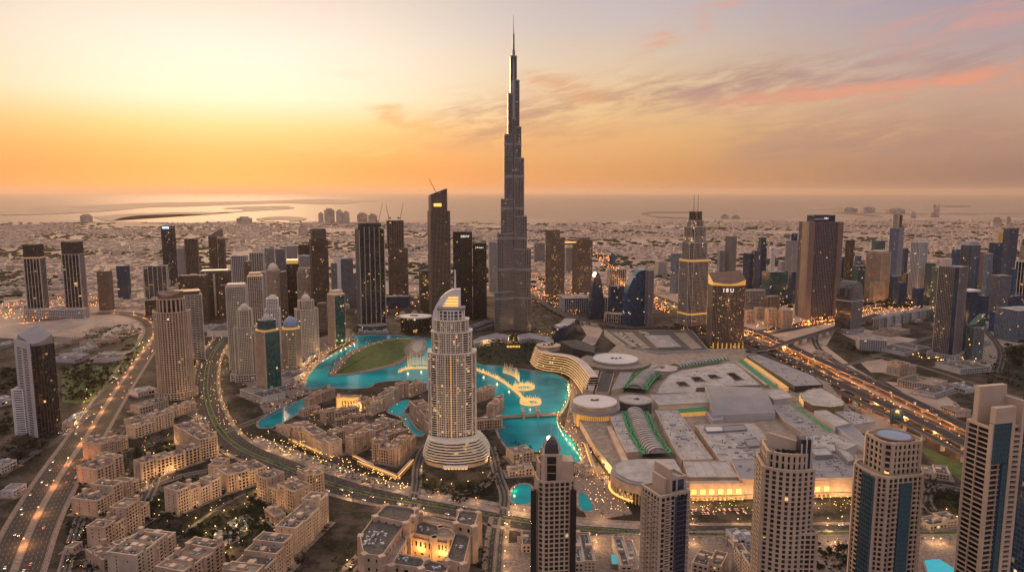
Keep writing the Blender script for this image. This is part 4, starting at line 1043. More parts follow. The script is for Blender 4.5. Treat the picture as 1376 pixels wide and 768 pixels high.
# pointed arched glass tower and curved blue glass block
def arch_block(name, label, xl, xr, by, top, yaw, ratio, sty, kind, **kw):
    poly = fit(rot(shape('rect', ratio), yaw), xl, xr, by); c = cen(poly); f = min(poly, key=lambda p: p[1])
    zt = zat(*f, top); t = thing(name, label, 'office', (c[0], c[1], 0))
    d = (Vector(poly[1])-Vector(poly[0])); Ln = d.length; d /= Ln; nn = Vector((-d.y, d.x)); dep = (Vector(poly[2])-Vector(poly[1])).length
    a = Vector(poly[0]); NS = 14
    if kind == 'point': prof = [(i/NS, 1-abs(2*i/NS-1)**2.2*.62) for i in range(NS+1)]
    elif kind == 'quarter': prof = [(i/NS, 1-.42*max(0, 1-i/NS*1.15)**2.4) for i in range(NS+1)]
    elif kind == 'round': prof = [(i/NS, .72+.28*math.sqrt(max(0, 1-(2*i/NS-1)**2))) for i in range(NS+1)]
    m = MB(); G = lambda s, q, z: (a.x+d.x*s*Ln+nn.x*q, a.y+d.y*s*Ln+nn.y*q, z)
    for i in range(NS):
        (s0, h0), (s1, h1) = prof[i], prof[i+1]
        nz = zt/3.9
        m.face([G(s0, 0, 0), G(s1, 0, 0), G(s1, 0, h1*zt), G(s0, 0, h0*zt)], [(i, 0), (i+1, 0), (i+1, nz*h1), (i, nz*h0)])
        m.face([G(s1, dep, 0), G(s0, dep, 0), G(s0, dep, h0*zt), G(s1, dep, h1*zt)], [(i, 0), (i+1, 0), (i+1, nz*h1), (i, nz*h0)])
        for k in range(6):
            q0, q1 = dep*k/6, dep*(k+1)/6
            m.face([G(s0, q0, h0*zt), G(s1, q0, h1*zt), G(s1, q1, h1*zt), G(s0, q1, h0*zt)], [(i, k), (i+1, k), (i+1, k+1), (i, k+1)])
    for s, h in (prof[0], prof[-1]):
        q = [G(s, dep, 0), G(s, 0, 0), G(s, 0, h*zt), G(s, dep, h*zt)]; nz = zt/3.9*h
        m.face(q if s == 0 else [q[1], q[0], q[3], q[2]], [(0, 0), (7, 0), (7, nz), (0, nz)])
    b = m.build('glass_body', sty[1], t)
    fr = MB(); E = Vector((d.y, -d.x))
    for i in range(0, NS+1): fr.obox(a, d, E, prof[i][0]*Ln-.18, prof[i][0]*Ln+.18, -.05, .35, 0, prof[i][1]*zt)
    for k in range(1, int(zt/3.9)):
        zz_ = k*3.9; ss = [s for s, h in prof if h*zt > zz_+.5]
        if ss: fr.obox(a, d, E, ss[0]*Ln, ss[-1]*Ln, -.05, .2, zz_-.25, zz_+.25)
    fr.build('mullions', sty[0], b)
    return t, poly, zt
arch_block('office_block', 'dark pointed arch glass tower beside the colonnaded low offices', 790, 811, 429, 366, 8, .7, ('dark', 'g_navy'), 'point')
arch_block('office_block', 'wide blue glass office block with a curved sweeping roof', 836, 868, 437, 363, 14, .5, ('dark', 'g_blue'), 'quarter')
T('office_block', 'grey end slab closing the right side of the curved blue glass block', 'office', 866, 877, 438, 364, 14, 1.6, 'grey', glass='g_navy')
T('office_block', 'dark glass block left of the curved blue glass block', 'office', 817, 838, 424, 385, 8, .7, 'navy')
T('office_block', 'colonnaded low office block below the bridged brown towers', 'office', 752, 816, 419, 401, 8, .5, ('pale', 'g_navy', 7, 9, 1.2, .8, .8))
T('office_block', 'low colonnade of pale piers in front of the blue glass block', 'office', 812, 858, 435, 424, -22, .3, ('cream', 'g_gold', 7, 14, 1.6, .6, .8))
T('office_tower', 'blue and grey tower left of the twin spired tower', OFF, 900, 914, 394, 341, 34, .9, 'blue', wall='pale')
# twin spire hotel
t, pl, z, l = T('hotel_tower', 'tall art deco tower with gold lit setbacks and twin mast spires', 'hotel', 910, 949, 450, 432, 24, .85, ('cream', 'g_dark', 4.2, 3.8, .9, .35, .8), 'cham', tiers=[(349, 1)], roof='roofdark', plant=False)
c = cen(pl); zq = lambda py: zat(c[0], c[1]-18, py)
cap(t, pl, zq(422), 5, 1.04, 'belt', 'lit_belt'); cap(t, pl, zq(351), 5, 1.03, 'belt', 'lit_belt')
S2 = ('cream', 'g_dark', 4.2, 3.8, .9, .35, .8)
tier(t, scl(pl, .86), z, zq(326), S2); tier(t, scl(pl, .74), zq(326), zq(305), S2); tier(t, scl(pl, .755), zq(325), zq(325)+14, ('cream', 'g_gold', 4.2, 4.6, .9, .6, .5), name='lit_crown', parapet=0)
tier(t, scl(pl, .55), zq(305.5), zq(305.5)+18, ('cream', 'g_gold', 4.2, 4.6, .9, .6, .5), name='lit_crown', parapet=1); tier(t, scl(pl, .42), zq(305), zq(285), 'umber', plant=False) if False else tier(t, scl(pl, .42), zq(305), zq(285), 'umber')
for dx in (-5.5, 5.5): spire(t, c[0]+dx, c[1], zq(286), zq(261), 1.6, 'pale', 'mast')
tier(t, scl(pl, 1.25), 0, 26, 'gold', name='podium', wall='umber')
# brown hotel with canopy
t, pl, z, l = T('hotel_tower', 'broad brown gridded hotel slab with a golden tilted roof canopy', 'hotel', 949, 998, 468, 385, 3, .45, ('brown', 'g_hotel', 3.4, 3.4, 1.0, 1.2, .5), 'bow', roof='roofdark')
c = cen(pl); f = min(pl, key=lambda p: p[1])
m = MB(); m.prism(scl(pl, 1.02), z+2, z+20, 0, 1, top=lambda x, y: z+13+(x-c[0])*.04+(y-c[1])*.5); m.build('roof_canopy', ['gold', 'bronze'], t)
m = MB()
for k in range(8): m = MB(); m.box((c[0]-36+k*10.3, f[1]-1.5+abs(k-3.5)**2*.5, 0), (2.6, 3, 13)); m.build('lit_column', 'gold', t)
def letters(txt, t, x, y, z, size, mat='sign'):
    cu = bpy.data.curves.new('sign_lettering', 'FONT'); cu.body = txt; cu.size = size; cu.extrude = .15; cu.align_x = 'CENTER'
    o = bpy.data.objects.new('tmp', cu); COL.objects.link(o); me = o.to_mesh().copy(); o.to_mesh_clear()
    bpy.data.objects.remove(o)
    p = bpy.data.objects.new('sign_lettering', me); COL.objects.link(p); me.materials.clear(); me.materials.append(M[mat])
    q = ORG[t.name]; p.parent = t; p.location = (x-q[0], y-q[1], z-q[2]); p.rotation_euler = (math.pi/2, 0, 0); return p
letters('I 8 U', t, c[0]-6, f[1]-2.2, z-13, 13)
f = min(tw1[1], key=lambda p: p[1]); letters('EIBWF', tw1[0], cen(tw1[1])[0]+9, f[1]-1.6, tw1[2]-15, 9)
f = min(tw2[1], key=lambda p: p[1]); letters('J Roteen', tw2[0], cen(tw2[1])[0]+1, f[1]-1.6, tw2[2]-14, 7)
# right side
T('residential_tower', 'grey tower with a notched top behind the broad brown hotel', APT, 973, 988, 372, 318, 24, .9, 'grey')
T('residential_tower', 'shorter dark tower left of the notched grey tower', APT, 963, 973, 372, 337, 10, .9, 'grey', glass='g_navy')
T('office_tower', 'dark blue tower with sharp left corner behind the broad brown hotel', OFF, 997, 1012, 388, 341, 30, .9, 'navy')
T('office_tower', 'dark blue tower, middle of three behind the brown hotel', OFF, 1008, 1020, 388, 337, 10, .9, 'navy', wall='grey')
t, pl, z, l = T('office_tower', 'dark blue tower with a teal cube top and antenna', OFF, 1015, 1028, 386, 334, 12, 1, 'navy'); tier(t, scl(pl, .8), z, z+42, 'tealb'); spire(t, *cen(pl), z+42, z+88, 2.5, 'pale', 'antenna')
t, pl, z, l = T('office_tower', 'slim white tower with a flared top above the teal glass block', OFF, 1034, 1040, 372, 334, 0, 1, 'white', 'oct'); cap(t, pl, z, 10, 1.5, 'white', 'flared_top')
T('office_block', 'dark teal glass block left of the tall brown two slab tower', OFF, 1022, 1057, 404, 366, 16, .7, 'tealb', roof='roofgrey')
T('office_block', 'grey rounded low block behind the brown hotel', 'office', 996, 1027, 424, 391, 10, .6, 'lowpale', 'cham', wall='grey')
T('apartment_block', 'brown rounded block in front of the teal glass block', 'apartments', 1026, 1046, 430, 399, 10, .8, 'lowbeige', 'cham', wall='brown')
for i, (a, b, y0, y1) in enumerate(((999, 1014, 434, 418), (1013, 1026, 430, 414), (1027, 1042, 440, 415), (1044, 1064, 441, 418))):
    T('apartment_block', ['low orange lit block nearest the brown hotel', 'low orange block behind its lit neighbour', 'taller orange block on the highway side', 'wide orange block beside the brown slab foot'][i], 'apartments', a, b, y0, y1, 10, .8, 'lowbeige')
# two slab tower
t, pl, z, l = T('office_tower', 'massive tower of two brown end slabs with dark ribbed glass between', OFF, 1068, 1124, 427, 299, 10, .42, ('brown', 'g_navy', 5.2, 4.2, 1.6, .5, .5), roof='roofdark')
e0, e1 = Vector(pl[0]), Vector(pl[1]); d = (e1-e0).normalized(); n = Vector((d.y, -d.x)); Ln = (e1-e0).length
m = MB(); m.obox(e0, d, n, -1, Ln*.17, -30, 6, 0, z+2); m.obox(e0, d, n, Ln*.86, Ln+1, -30, 6, 0, z+1); m.build('end_slab', 'brown', t)
tier(t, scl(pl, .64, ky=.8), z, z+20, ('dark', 'g_navy', 30, 30, 1, 1, .3), name='plant_storey', roof='roofdark')
letters('181 941', t, cen(pl)[0], pl[0][1]+14, z+9, 9)
t, pl, z, l = T('office_tower', 'white tower with a blue cap, left of the massive brown slab tower', OFF, 1053, 1071, 388, 324, 30, .8, 'pale'); tier(t, scl(pl, .45, sh=(6, 0)), z, z+28, 'navy')
T('office_tower', 'thin brown tower with a dark centre right of the massive slab tower', OFF, 1132, 1144, 398, 323, 22, .9, 'finbrown')
T('office_tower', 'dark teal tower behind the arched glass tower', OFF, 1143, 1162, 404, 358, 10, .8, 'tealb')
t, pl, zt = arch_block('office_tower', 'glass tower with a rounded vaulted roof and white belt beside the interchange', 1121, 1157, 449, 379, 34, .8, ('pale', 'g_grey'), 'round')
cap(t, pl, zt*.62, 3, 1.03, 'pale', 'white_belt'); tier(t, scl(pl, 1.2), 0, 12, 'lowpale', name='podium')
T('terrace_block', 'low white block with rooftop plant beside the arched glass tower', 'office', 1150, 1191, 472, 458, -14, .6, 'lowpale')
t, pl, z, l = T('office_tower', 'beige slab with a dark right face and rounded top', OFF, 1160, 1193, 406, 341, 40, .7, 'pale', glass='g_brown', wall='beige'); cap(t, pl, z, 8, .8, 'beige')
T('office_block', 'lower beige block in front of the dark faced slab', OFF, 1168, 1186, 407, 380, 12, .6, 'lowbeige')
T('office_tower', 'plain dark teal tower peeking over the beige dark faced slab', OFF, 1170, 1188, 350, 324, 8, .7, 'tealb')
t, pl, z, l = T('hotel_tower', 'slender blue grey tower with an ornate pale crown', 'hotel', 1191, 1210, 380, 307, 38, .9, 'blue', wall='pale'); tier(t, scl(pl, .55, sh=(-4, 0)), z, z+60, 'cream'); tier(t, scl(pl, .35, sh=(8, 0)), z, z+54, 'umber'); spire(t, cen(pl)[0]-6, cen(pl)[1], z+60, z+78, 1.5)
T('office_block', 'small teal block at the foot of the slender crowned tower', OFF, 1186, 1198, 401, 380, 8, .9, 'tealb')
T('office_block', 'brown block with a pale lit top right of the slender crowned tower', OFF, 1197, 1211, 398, 371, 10, .9, 'brown')
T('office_tower', 'white framed glass tower with strips of lit windows', OFF, 1219, 1242, 398, 326, 28, .7, ('white', 'g_navy', 6, 3.8, .7, 1.1, .6))
T('office_block', 'dark block with red lights left of the white framed tower', OFF, 1212, 1221, 396, 368, 8, .9, 'brown', glass='g_dark')
T('office_block', 'teal block right of the white framed tower', OFF, 1240, 1254, 400, 354, 8, .9, 'tealb', wall='grey')
T('office_tower', 'teal grey tower behind the left face of the big corner tower', OFF, 1247, 1263, 432, 360, 12, .9, 'tealb', wall='grey')
t, pl, z, l = T('residential_tower', 'big grey green corner tower with a dark slot down its middle, right of the interchange', APT, 1252, 1291, 484, 360, 40, .8, ('grey', 'g_teal', 3.6, 3.6, .7, .8, .5), glass='g_dark', pod=(1.35, 12, 'lowpale'))
cap(t, scl(pl, .35, sh=(-14, 4)), z, 18, 1, 'cream', 'lit_top_box')
m = MB(); f = Vector(min(pl, key=lambda p: p[1])); m.box((f.x-4, f.y+3, 0), (5, 6, z+1), R(45)); m.build('dark_slot', 'g_navy', t)
t, pl, z, l = T('residential_tower', 'dark tower with a white canopy roof just behind the big corner tower', APT, 1287, 1307, 474, 392, 16, .9, 'navy'); cap(t, pl, z, 4, 1.35, 'white', 'roof_canopy')
t, pl, z, l = T('office_block', 'small green glass block with a jagged sloping roof below the big corner tower', OFF, 1296, 1320, 483, 440, 12, .7, 'tealb', glass='g_teal', wall='pale')
m = MB(); xa2, xb2 = min(p[0] for p in pl), max(p[0] for p in pl); m.prism(scl(pl, .98), z, z+1, 0, 0, top=lambda x, y: z+2+30*(x-xa2)/(xb2-xa2)); m.build('sloped_roof', 'g_teal', t)
T('office_tower', 'grey square topped tower rising behind the big corner tower', OFF, 1268, 1292, 386, 344, 14, .8, 'pale', wall='grey')
t, pl, z, l = T('office_tower', 'round shouldered grey tower behind the canopy topped tower', OFF, 1286, 1312, 398, 330, 18, .8, 'navy', wall='grey', shp='cham'); cap(t, pl, z, 14, 1, 'grey', 'curved_top', .7)
T('office_tower', 'thin brown tower left of the dark blue pair', OFF, 1311, 1321, 412, 342, 10, .9, 'brown')
T('office_tower', 'darker taller tower of the dark blue pair', OFF, 1322, 1340, 414, 327, 14, .8, 'navy')
T('office_tower', 'lighter front tower of the dark blue pair', OFF, 1316, 1328, 416, 341, 10, .9, 'blue', wall='pale')
T('office_tower', 'thin yellow clad tower against dark glass', OFF, 1338, 1347, 368, 312, 10, 1, ('yellow', 'g_dark', 6, 8, 4.5, 2, .5))
t, pl, z, l = T('office_tower', 'dark glass tower with a flat rim behind the yellow clad tower', OFF, 1343, 1363, 372, 309, 10, .8, 'navy'); cap(t, pl, z, 8, 1.04, 'dark', 'roof_rim')
T('residential_tower', 'dark blue gridded tower in front of the yellow clad tower', APT, 1326, 1354, 428, 371, 14, .8, ('grey', 'g_navy', 4, 3.8, .8, .9, .5))
T('residential_tower', 'white and grey tower cut by the right edge', APT, 1360, 1384, 408, 352, 34, .8, 'finlight', wall='white')
T('office_block', 'low broad blue glass block at the right edge', 'office', 1335, 1400, 460, 418, 16, .7, 'lowblue', roof='rooflight')
T('residential_tower', 'dark tower at the far right behind the white and grey tower', APT, 1366, 1392, 392, 331, 10, .8, 'grey')

for a in (
 ('dark teal tower behind the white framed tower, far right cluster', 1262, 1272, 420, 352, 12, 'tealb'), ('grey blue slab left of the round shouldered tower', 1274, 1286, 398, 336, 14, 'blue'),
 ('narrow blue tower between the round shouldered tower and the brown one', 1304, 1312, 404, 346, 10, 'blue'), ('low dark blue office in front of the dark blue pair', 1310, 1326, 436, 398, 14, 'navy'),
 ('blue glass tower left of the grey edge tower', 1352, 1362, 418, 362, 12, 'blue'), ('small dark office behind the row of pale terrace blocks', 1224, 1240, 414, 388, 12, 'navy'),
 ('blue grey mid rise behind the row of pale terrace blocks', 1200, 1216, 410, 380, 10, 'navy'), ('dark blue mid rise right of the dark faced slab', 1194, 1204, 404, 372, 14, 'blue'),
 ('slim blue tower between the thin brown tower and the arched block', 1126, 1134, 396, 346, 10, 'blue'), ('dark blue mid rise left of the massive slab tower', 1058, 1068, 408, 366, 12, 'navy'),
 ('pale mid rise behind the teal glass block', 1044, 1054, 392, 352, 10, 'pale'), ('low grey office between the twin spired tower and blue glass block', 880, 896, 372, 352, 10, 'lowpale'),
 ('far blue slab beyond the thin brown tower', 1147, 1156, 372, 344, 10, 'blue'), ('far blue tower right of the slender crowned tower', 1210, 1218, 372, 334, 10, 'navy'),
 ('far pale tower behind the yellow clad tower', 1326, 1333, 366, 330, 10, 'pale'), ('far dark tower at the right edge', 1370, 1380, 366, 322, 10, 'navy'),
 ('short office at the foot of the dark gridded tower', 1328, 1344, 446, 420, 12, 'blue'), ('dark block behind the low broad blue glass block', 1352, 1372, 436, 398, 12, 'navy'),
 ('grey tower left of the tall black tower with white lines', 470, 480, 410, 368, 10, 'grey'), ('low brown tower behind the lakeside tower row', 428, 440, 446, 408, 12, 'brown'),
 ('pale tower between the pinkish tower and the row of four', 348, 360, 420, 366, 12, 'pale'), ('dark tower at the back of the domed towers', 296, 309, 428, 384, 12, 'umber'),
 ('small grey tower left of the tapering brown tower', 412, 421, 420, 372, 12, 'grey'), ('brown tower half hidden by the second pale slab', 330, 340, 402, 352, 10, 'brown'),
 ('low dark office left of the round fronted beige tower', 196, 212, 424, 404, 10, 'dark'), ('slim pale tower behind the black lattice pair', 669, 676, 398, 340, 8, 'pale')):
    T('mid_rise_tower', a[0], 'tower', a[1], a[2], a[3], a[4], a[5], .9, a[6])
# opera drum
c = at(557, 446); r = 20.5*mperpx(c.x, c.y+20); oc = (c.x, c.y+r*.7)
t = thing('opera_house', 'round dark glass hall with a flat pale disc roof beside the lake head', 'opera house', (oc[0], oc[1], 0))
zo = zat(oc[0], oc[1]-r, 429)
tier(t, [(oc[0]+r*math.cos(a), oc[1]+r*.8*math.sin(a)) for a in [2*math.pi*i/32 for i in range(32)]], 0, zo, ('umber', 'g_brown', 4, 8, .5, .5, .4), name='glass_wall', parapet=0, corner=False)
m = MB(); q = [(oc[0]+r*1.06*math.cos(a), oc[1]+r*.86*math.sin(a)) for a in [2*math.pi*i/40 for i in range(40)]]; m.prism(q, zo, zo+3, 0, 0, bottom=True); m.build('roof_disc', 'roofwhite', t)
m = MB()
for i in range(6): m = MB(); m.box((oc[0]+random.uniform(-14, 14), oc[1]+random.uniform(-6, 6), zo+3), (8, 5, 2)); m.build('rooftop_plant', 'roofdark', t)
m = MB(); m.box((oc[0]+2, oc[1]-r*.8-1, 0), (9, 4, 7)); m.build('lit_entrance', 'gold', t)

# cranes
def crane(label, px, py, base, zbase, zjib, lean, L=60):
    x, y = base
    t = thing('tower_crane', label, 'crane', (x, y, zbase))
    m = MB(); m.tube((x, y, zbase), (x, y, zjib), 1.2, 1.2, 4); m.build('mast', 'craneo', t)
    m = MB(); m.tube((x, y, zjib), (x+lean*L*.45, y, zjib+L*.9), 1.0, .5, 4); m.build('jib', 'craneo', t)
    m = MB(); m.tube((x, y, zjib), (x-lean*14, y, zjib+5), 1.2, 1.2, 4); m.box((x-lean*13, y, zjib), (6, 4, 5)); m.build('counter_jib', 'craneo', t)
crane('luffing crane on the slanted top of the tall brown tower', 0, 0, (st[0][0]-4, st[0][1]), st[1], st[1]+8, -1 , 48)
crane('left crane on the brown tower under construction', 0, 0, (ut[0][0]-22, ut[0][1]), ut[1], ut[1]+8, -.35, 62)
crane('right crane on the brown tower under construction', 0, 0, (ut[0][0]+18, ut[0][1]), ut[1], ut[1]+8, .45, 62)
q = at(511, 398); crane('crane rising behind the black tower with white lines', 0, 0, (q.x, q.y), 0, zat(q.x, q.y, 298), .5, 75)

# far shore blocks
def far_block(label, xl, xr, by, top, n=1, mat='grey', cat='building'):
    p = fit(shape('rect', .5), xl, xr, by); c = cen(p); t = thing('seaside_block', label, cat, (c[0], c[1], 0))
    m = MB(); m.prism(p, 0, zat(c[0], min(q[1] for q in p), top), 0, 0, [max(2, int((xr-xl)/1.3))]*4, 9); m.build('wall', 'farb', t)
    m = MB(); z = zat(c[0], min(q[1] for q in p), top); m.prism(scl(p, .6), z, z+18, 0, 0); m.build('roof_block', 'farb', t)
for a in (('wide seaside hotel block on the left shore', 108, 125, 298.5, 289.5), ('low curved seaside block left of the small round islet', 318, 339, 300, 293),
          ('leftmost tower of the shore cluster', 428, 435, 300, 287), ('wide tower of the shore cluster', 436, 450, 300, 282), ('twin topped tower of the shore cluster', 452, 461, 300, 283.5),
          ('rightmost tower of the shore cluster', 461, 470, 300, 285.5), ('low wide shore block right of the cluster', 480, 494, 298, 287.5), ('stepped shore block behind the black tower', 495, 507, 298, 289),
          ('pale block on the left suburb plain below the shore cluster', 401, 413, 316, 306), ('blue grey twin tower on the right hand port spit', 1253, 1258, 287, 275.5), ('second blue grey tower on the right hand port spit', 1258, 1262, 287, 276),
          ('beige block on the right hand port spit', 1222, 1231, 293, 286), ('broad low block near the port spit', 1247, 1262, 292, 287), ('dark block on the port spit behind the twin spires', 967, 979, 294, 289.5),
          ('small dark block beside the breakwater', 982, 994, 294, 290.5), ('rounded low hall on the port spit', 1156, 1176, 286, 279), ('long low hall left of the rounded hall on the spit', 1130, 1152, 286, 280), ('cluster of low sheds on the port spit, right of the rounded hall', 1190, 1216, 287, 281),
          ('low seaside block far right', 1330, 1346, 304, 294), ('twin seaside block far right', 1350, 1358, 303, 293)):
    far_block(*a)
# ------------------------------------------------------------------ the mall (one building, many roofs)
mc = at(930, 560)
mall = thing('shopping_mall', 'vast low shopping mall of pale roofs, round discs and green lit vaulted arcades', 'shopping mall', (mc.x, mc.y, 0))
def wing(pts, h, top='rooflight', wall='beige', name='roof_wing', par=True, parent=None, z0=0, plant=0, label=None):
    poly = pxpoly(pts, h); m = MB(); m.prism(poly, z0, h, 0, 1)
    if par:
        for a, d, n, Ln, nb in edges_of(poly, 10): m.obox(a, d, n, .1, Ln-.1, -.7, .25, h-.5, h+.9, 0)
    o = m.build(name, [wall, top], parent or mall)
    if label: o['label'] = label
    if plant:
        c = cen(poly)
        for i in range(plant):
            p = random.choice(poly); q = random.choice(poly); k = random.random()*.75; j = random.random()*.6
            x = c[0]+(p[0]-c[0])*k*.6+(q[0]-c[0])*j*.4; y = c[1]+(p[1]-c[1])*k*.6+(q[1]-c[1])*j*.4
            m = MB(); m.box((x, y, h), (random.uniform(2, 8), random.uniform(1.5, 4), random.uniform(.8, 2.2)), random.choice((.2, .5, 1.77))); m.build('rooftop_plant', 'roofgrey', parent or mall)
    return poly
wing([(786,500),(828,464),(890,468),(1000,468),(1112,513),(1150,558),(1172,622),(1150,652),(925,655),(880,652),(835,642),(800,600),(778,562)], 13, 'roof', 'beige', 'podium', False)
def disc(px, py, z, rpx, z0=0, wall='beige', top='roofwhite', name='round_hall', ring=None, ky=1.0, rim=2.0):
    c = at(px, py, z); r = rpx*mperpx(c.x, c.y, z)
    q = lambda k: [(c.x+r*k*math.cos(a), c.y+r*k*ky*math.sin(a)) for a in [2*math.pi*i/44 for i in range(44)]]
    m = MB(); m.prism(q(.97), z0, z-rim, 0, 0); o = m.build(name, wall, mall)
    m = MB(); m.prism(q(1), z-rim, z, 0, 0, bottom=True); m.build('roof_disc', top, o)
    for i in range(4): m = MB(); m.box((c.x+random.uniform(-.22, .22)*r, c.y+random.uniform(-.1, .1)*r, z), (r*.14, r*.07, 1.6), random.random()); m.build('rooftop_plant', 'roofdark', o)
    return c, r
disc(827, 484, 27, 47, top='roof', rim=4, ky=1.0); disc(827, 481, 33, 30, 26)
disc(892, 494, 29, 18, top='rooflight')
dc, dr = disc(799.5, 538, 36, 29.5, wall='sand')
m = MB(); pts = [(dc.x+dr*1.14*math.cos(a), dc.y+dr*1.14*math.sin(a)) for a in [2*math.pi*i/40 for i in range(40)]]; m.prism(pts, 22, 27, 0, 0, bottom=True); m.build('eave_ring', 'roofgrey', mall)
m = MB()
for i in range(24):
    a = R(215+i*5); m = MB(); m.box((dc.x+dr*1.04*math.cos(a), dc.y+dr*1.04*math.sin(a), 0), (1.6, 1.6, 21), a); m.build('lit_column', 'gold', mall)
disc(854, 536, 33, 22, wall='roofdark', top='rooflight')
def arcade(px, half, h, rise, nrib=24, seg='rooflight', gap='roofdark'):
    ln = line(px, 6, h); m = MB(); NS = 8
    A = [(half*math.cos(math.pi*i/NS), rise*math.sin(math.pi*i/NS)) for i in range(NS+1)]
    def vault(m, ln, k=1.0, dz=0):
        for j in range(len(ln)-1):
            d = (ln[min(j+1, len(ln)-1)]-ln[max(j-1, 0)]).normalized(); d2 = (ln[min(j+2, len(ln)-1)]-ln[j]).normalized()
            n0, n1 = Vector((d.y, -d.x)), Vector((d2.y, -d2.x))
            for i in range(NS):
                (o0, r0), (o1, r1) = A[i], A[i+1]
                m.face([(*(ln[j]+n0*o0*k), h+r0*k+dz), (*(ln[j+1]+n1*o0*k), h+r0*k+dz), (*(ln[j+1]+n1*o1*k), h+r1*k+dz), (*(ln[j]+n0*o1*k), h+r1*k+dz)][::-1])
    vault(m, ln); o = m.build('vaulted_arcade', gap, mall)
    total = sum((b-a).length for a, b in zip(ln, ln[1:])); step = total/nrib
    for p, d in walk(ln, step, step*.3):
        m = MB(); q = [p, p+d*step*.28, p+d*step*.58]; vault(m, q, 1.03, .15)
        for e in (q[0], q[-1]):
            n = Vector((d.y, -d.x)); m.face([(*(e+n*o_*1.03), h+r_*1.03+.15) for o_, r_ in A])
        m.build('vault_rib', seg, o)
    for s in (-1, 1):
        m = MB(); g = offs(ln, s*half*1.02); wallrib(m, g, 0, s*half*.75, h-.5, h+.4); m.build('green_lit_gutter', 'green', mall)
        m = MB(); random.seed(3)
        for p, d in walk(offs(ln, s*half*1.4), 5): m.ball((p.x+random.uniform(-2, 2), p.y+random.uniform(-2, 2), h+.9), .9, 0, 5)
        o2 = m.build('gutter_planting', 'leaf', mall); o2['kind'] = 'stuff'
arcade([(853,522),(861,511),(873,501),(890,495)], 13, 22, 8, 20)
arcade([(853,552),(861,573),(872,594),(884,609)], 12.5, 22, 8, 22)
arcade([(908,492),(935,487),(960,483),(975,481.5)], 10, 23, 5, 15, 'rooflight', 'roofdark')
w8 = wing([(882,529),(889,514),(900,503),(915,497),(978,487),(990,489),(1022,517),(936,521),(934,527)], 25, 'rooflight', 'roofgrey', plant=0)
for q in ([(908,513.5),(920,513),(927,518.5),(913,519)], [(928,507),(940,506.5),(948,512),(934,513)], [(950,504),(961,503.5),(970,508),(955,509)], [(976,501.5),(987,501),(1000,510),(988,511.5)]):
    p = pxpoly(q, 25); m = MB(); m.prism(p, 23, 25.06, 0, 0); o = m.build('skylight', 'g_black', mall)
    m = MB()
    for a, d, n, Ln, nb in edges_of(p, 50): m.obox(a, d, n, 0, Ln, 0, 1.0, 25, 26.2)
    m.build('kerb_frame', 'roofgrey', o)
wing([(874,531),(936,527),(952,527),(962,540),(885,544)], 26, 'rooflight', 'cream', plant=0)
wing([(834,500),(850,500),(838,520),(822,524)], 22, 'roofgrey', 'beige'); wing([(808,500),(826,497),(818,527),(800,527)], 20, 'roofdark', 'beige')
wing([(792,497),(805,497),(797,525),(790,525)], 21, 'rooflight', 'beige')
# curved sheet roof
P4 = [at(x, y, 22) for x, y in ((958, 560), (1042, 556), (1022, 522), (946, 520))]
m = MB(); NS = 14
def bil(u, v): 
    a = P4[0].lerp(P4[1], u); b = P4[3].lerp(P4[2], u); p = a.lerp(b, v); return (p.x, p.y, 22+13*math.sin(math.pi*(.08+.84*v))*(1-.25*u))
for i in range(10):
    for j in range(NS): m.face([bil(i/10, j/NS), bil((i+1)/10, j/NS), bil((i+1)/10, (j+1)/NS), bil(i/10, (j+1)/NS)])
for u in (0, 1):
    m.face([bil(u, j/NS) for j in range(NS+1)]+[(P4[2 if u else 3].x, P4[2 if u else 3].y, 10), (P4[1 if u else 0].x, P4[1 if u else 0].y, 10)], None, 1)
for v in (0, 1):
    m.face([bil(0, v), bil(1, v), (*bil(1, v)[:2], 10), (*bil(0, v)[:2], 10)], None, 1)
m.build('curved_sheet_roof', ['roofgrey', 'pale'], mall)
wing([(888,551),(948,546),(950,552),(890,556)], 20, 'green', 'belt', 'green_lit_terrace', False)
wing([(948,553),(962,552),(972,563),(958,565)], 22, 'roofgrey', 'pale')
wing([(818,557),(835,556),(864,606),(842,608),(832,590)], 21, 'rooflight', 'sand', plant=0)
wing([(880,551),(910,551),(958,617),(916,618),(904,598)], 24, 'rooflight', 'beige', plant=7)
wing([(934,571),(1012,568),(1024,580),(1040,606),(1032,642),(992,642),(966,617)], 22, 'rooflight', 'sand', plant=14)
wing([(946,573),(970,572),(972,579),(950,580)], 24.5, 'roofwhite', 'roofgrey', z0=21.9); wing([(970,572),(1000,570),(1004,577),(973,579)], 24.2, 'roofgrey', 'roofgrey', z0=21.9)
wing([(1000,590),(1016,588),(1024,598),(1006,600)], 25, 'roofgrey', 'roofgrey', z0=21.9)
wing([(982,617),(1020,616),(1034,644),(994,644)], 25, 'roofgrey', 'sand', plant=3)
wing([(918,619),(976,619),(992,641),(924,641)], 24, 'rooflight', 'sand')
for i in range(1, 5):
    a = at(918+58*i/5, 619, 24.1); b = at(924+68*i/5, 641, 24.1); m = MB(); m.tube(a, b, .5, .5, 4); m.build('roof_seam', 'roofgrey', mall)
wing([(1003,478),(1020,476),(1092,504),(1106,517),(1068,519)], 24, 'roofgrey', 'dark', plant=0, label='long grey roof along the highway')
wing([(1000,482),(1004,480),(1060,520),(1054,521)], 20, 'belt', 'belt', 'yellow_lit_strip', False)
wing([(990,484),(996,482),(1046,520),(1040,522)], 19, 'green', 'beige', 'green_lit_strip', False)
wing([(1004,484),(1036,504),(1046,516),(1028,517),(990,488)], 18, 'rooflight', 'beige')
wing([(1022,524),(1052,522),(1064,534),(1040,537)], 22, 'rooflight', 'pale')
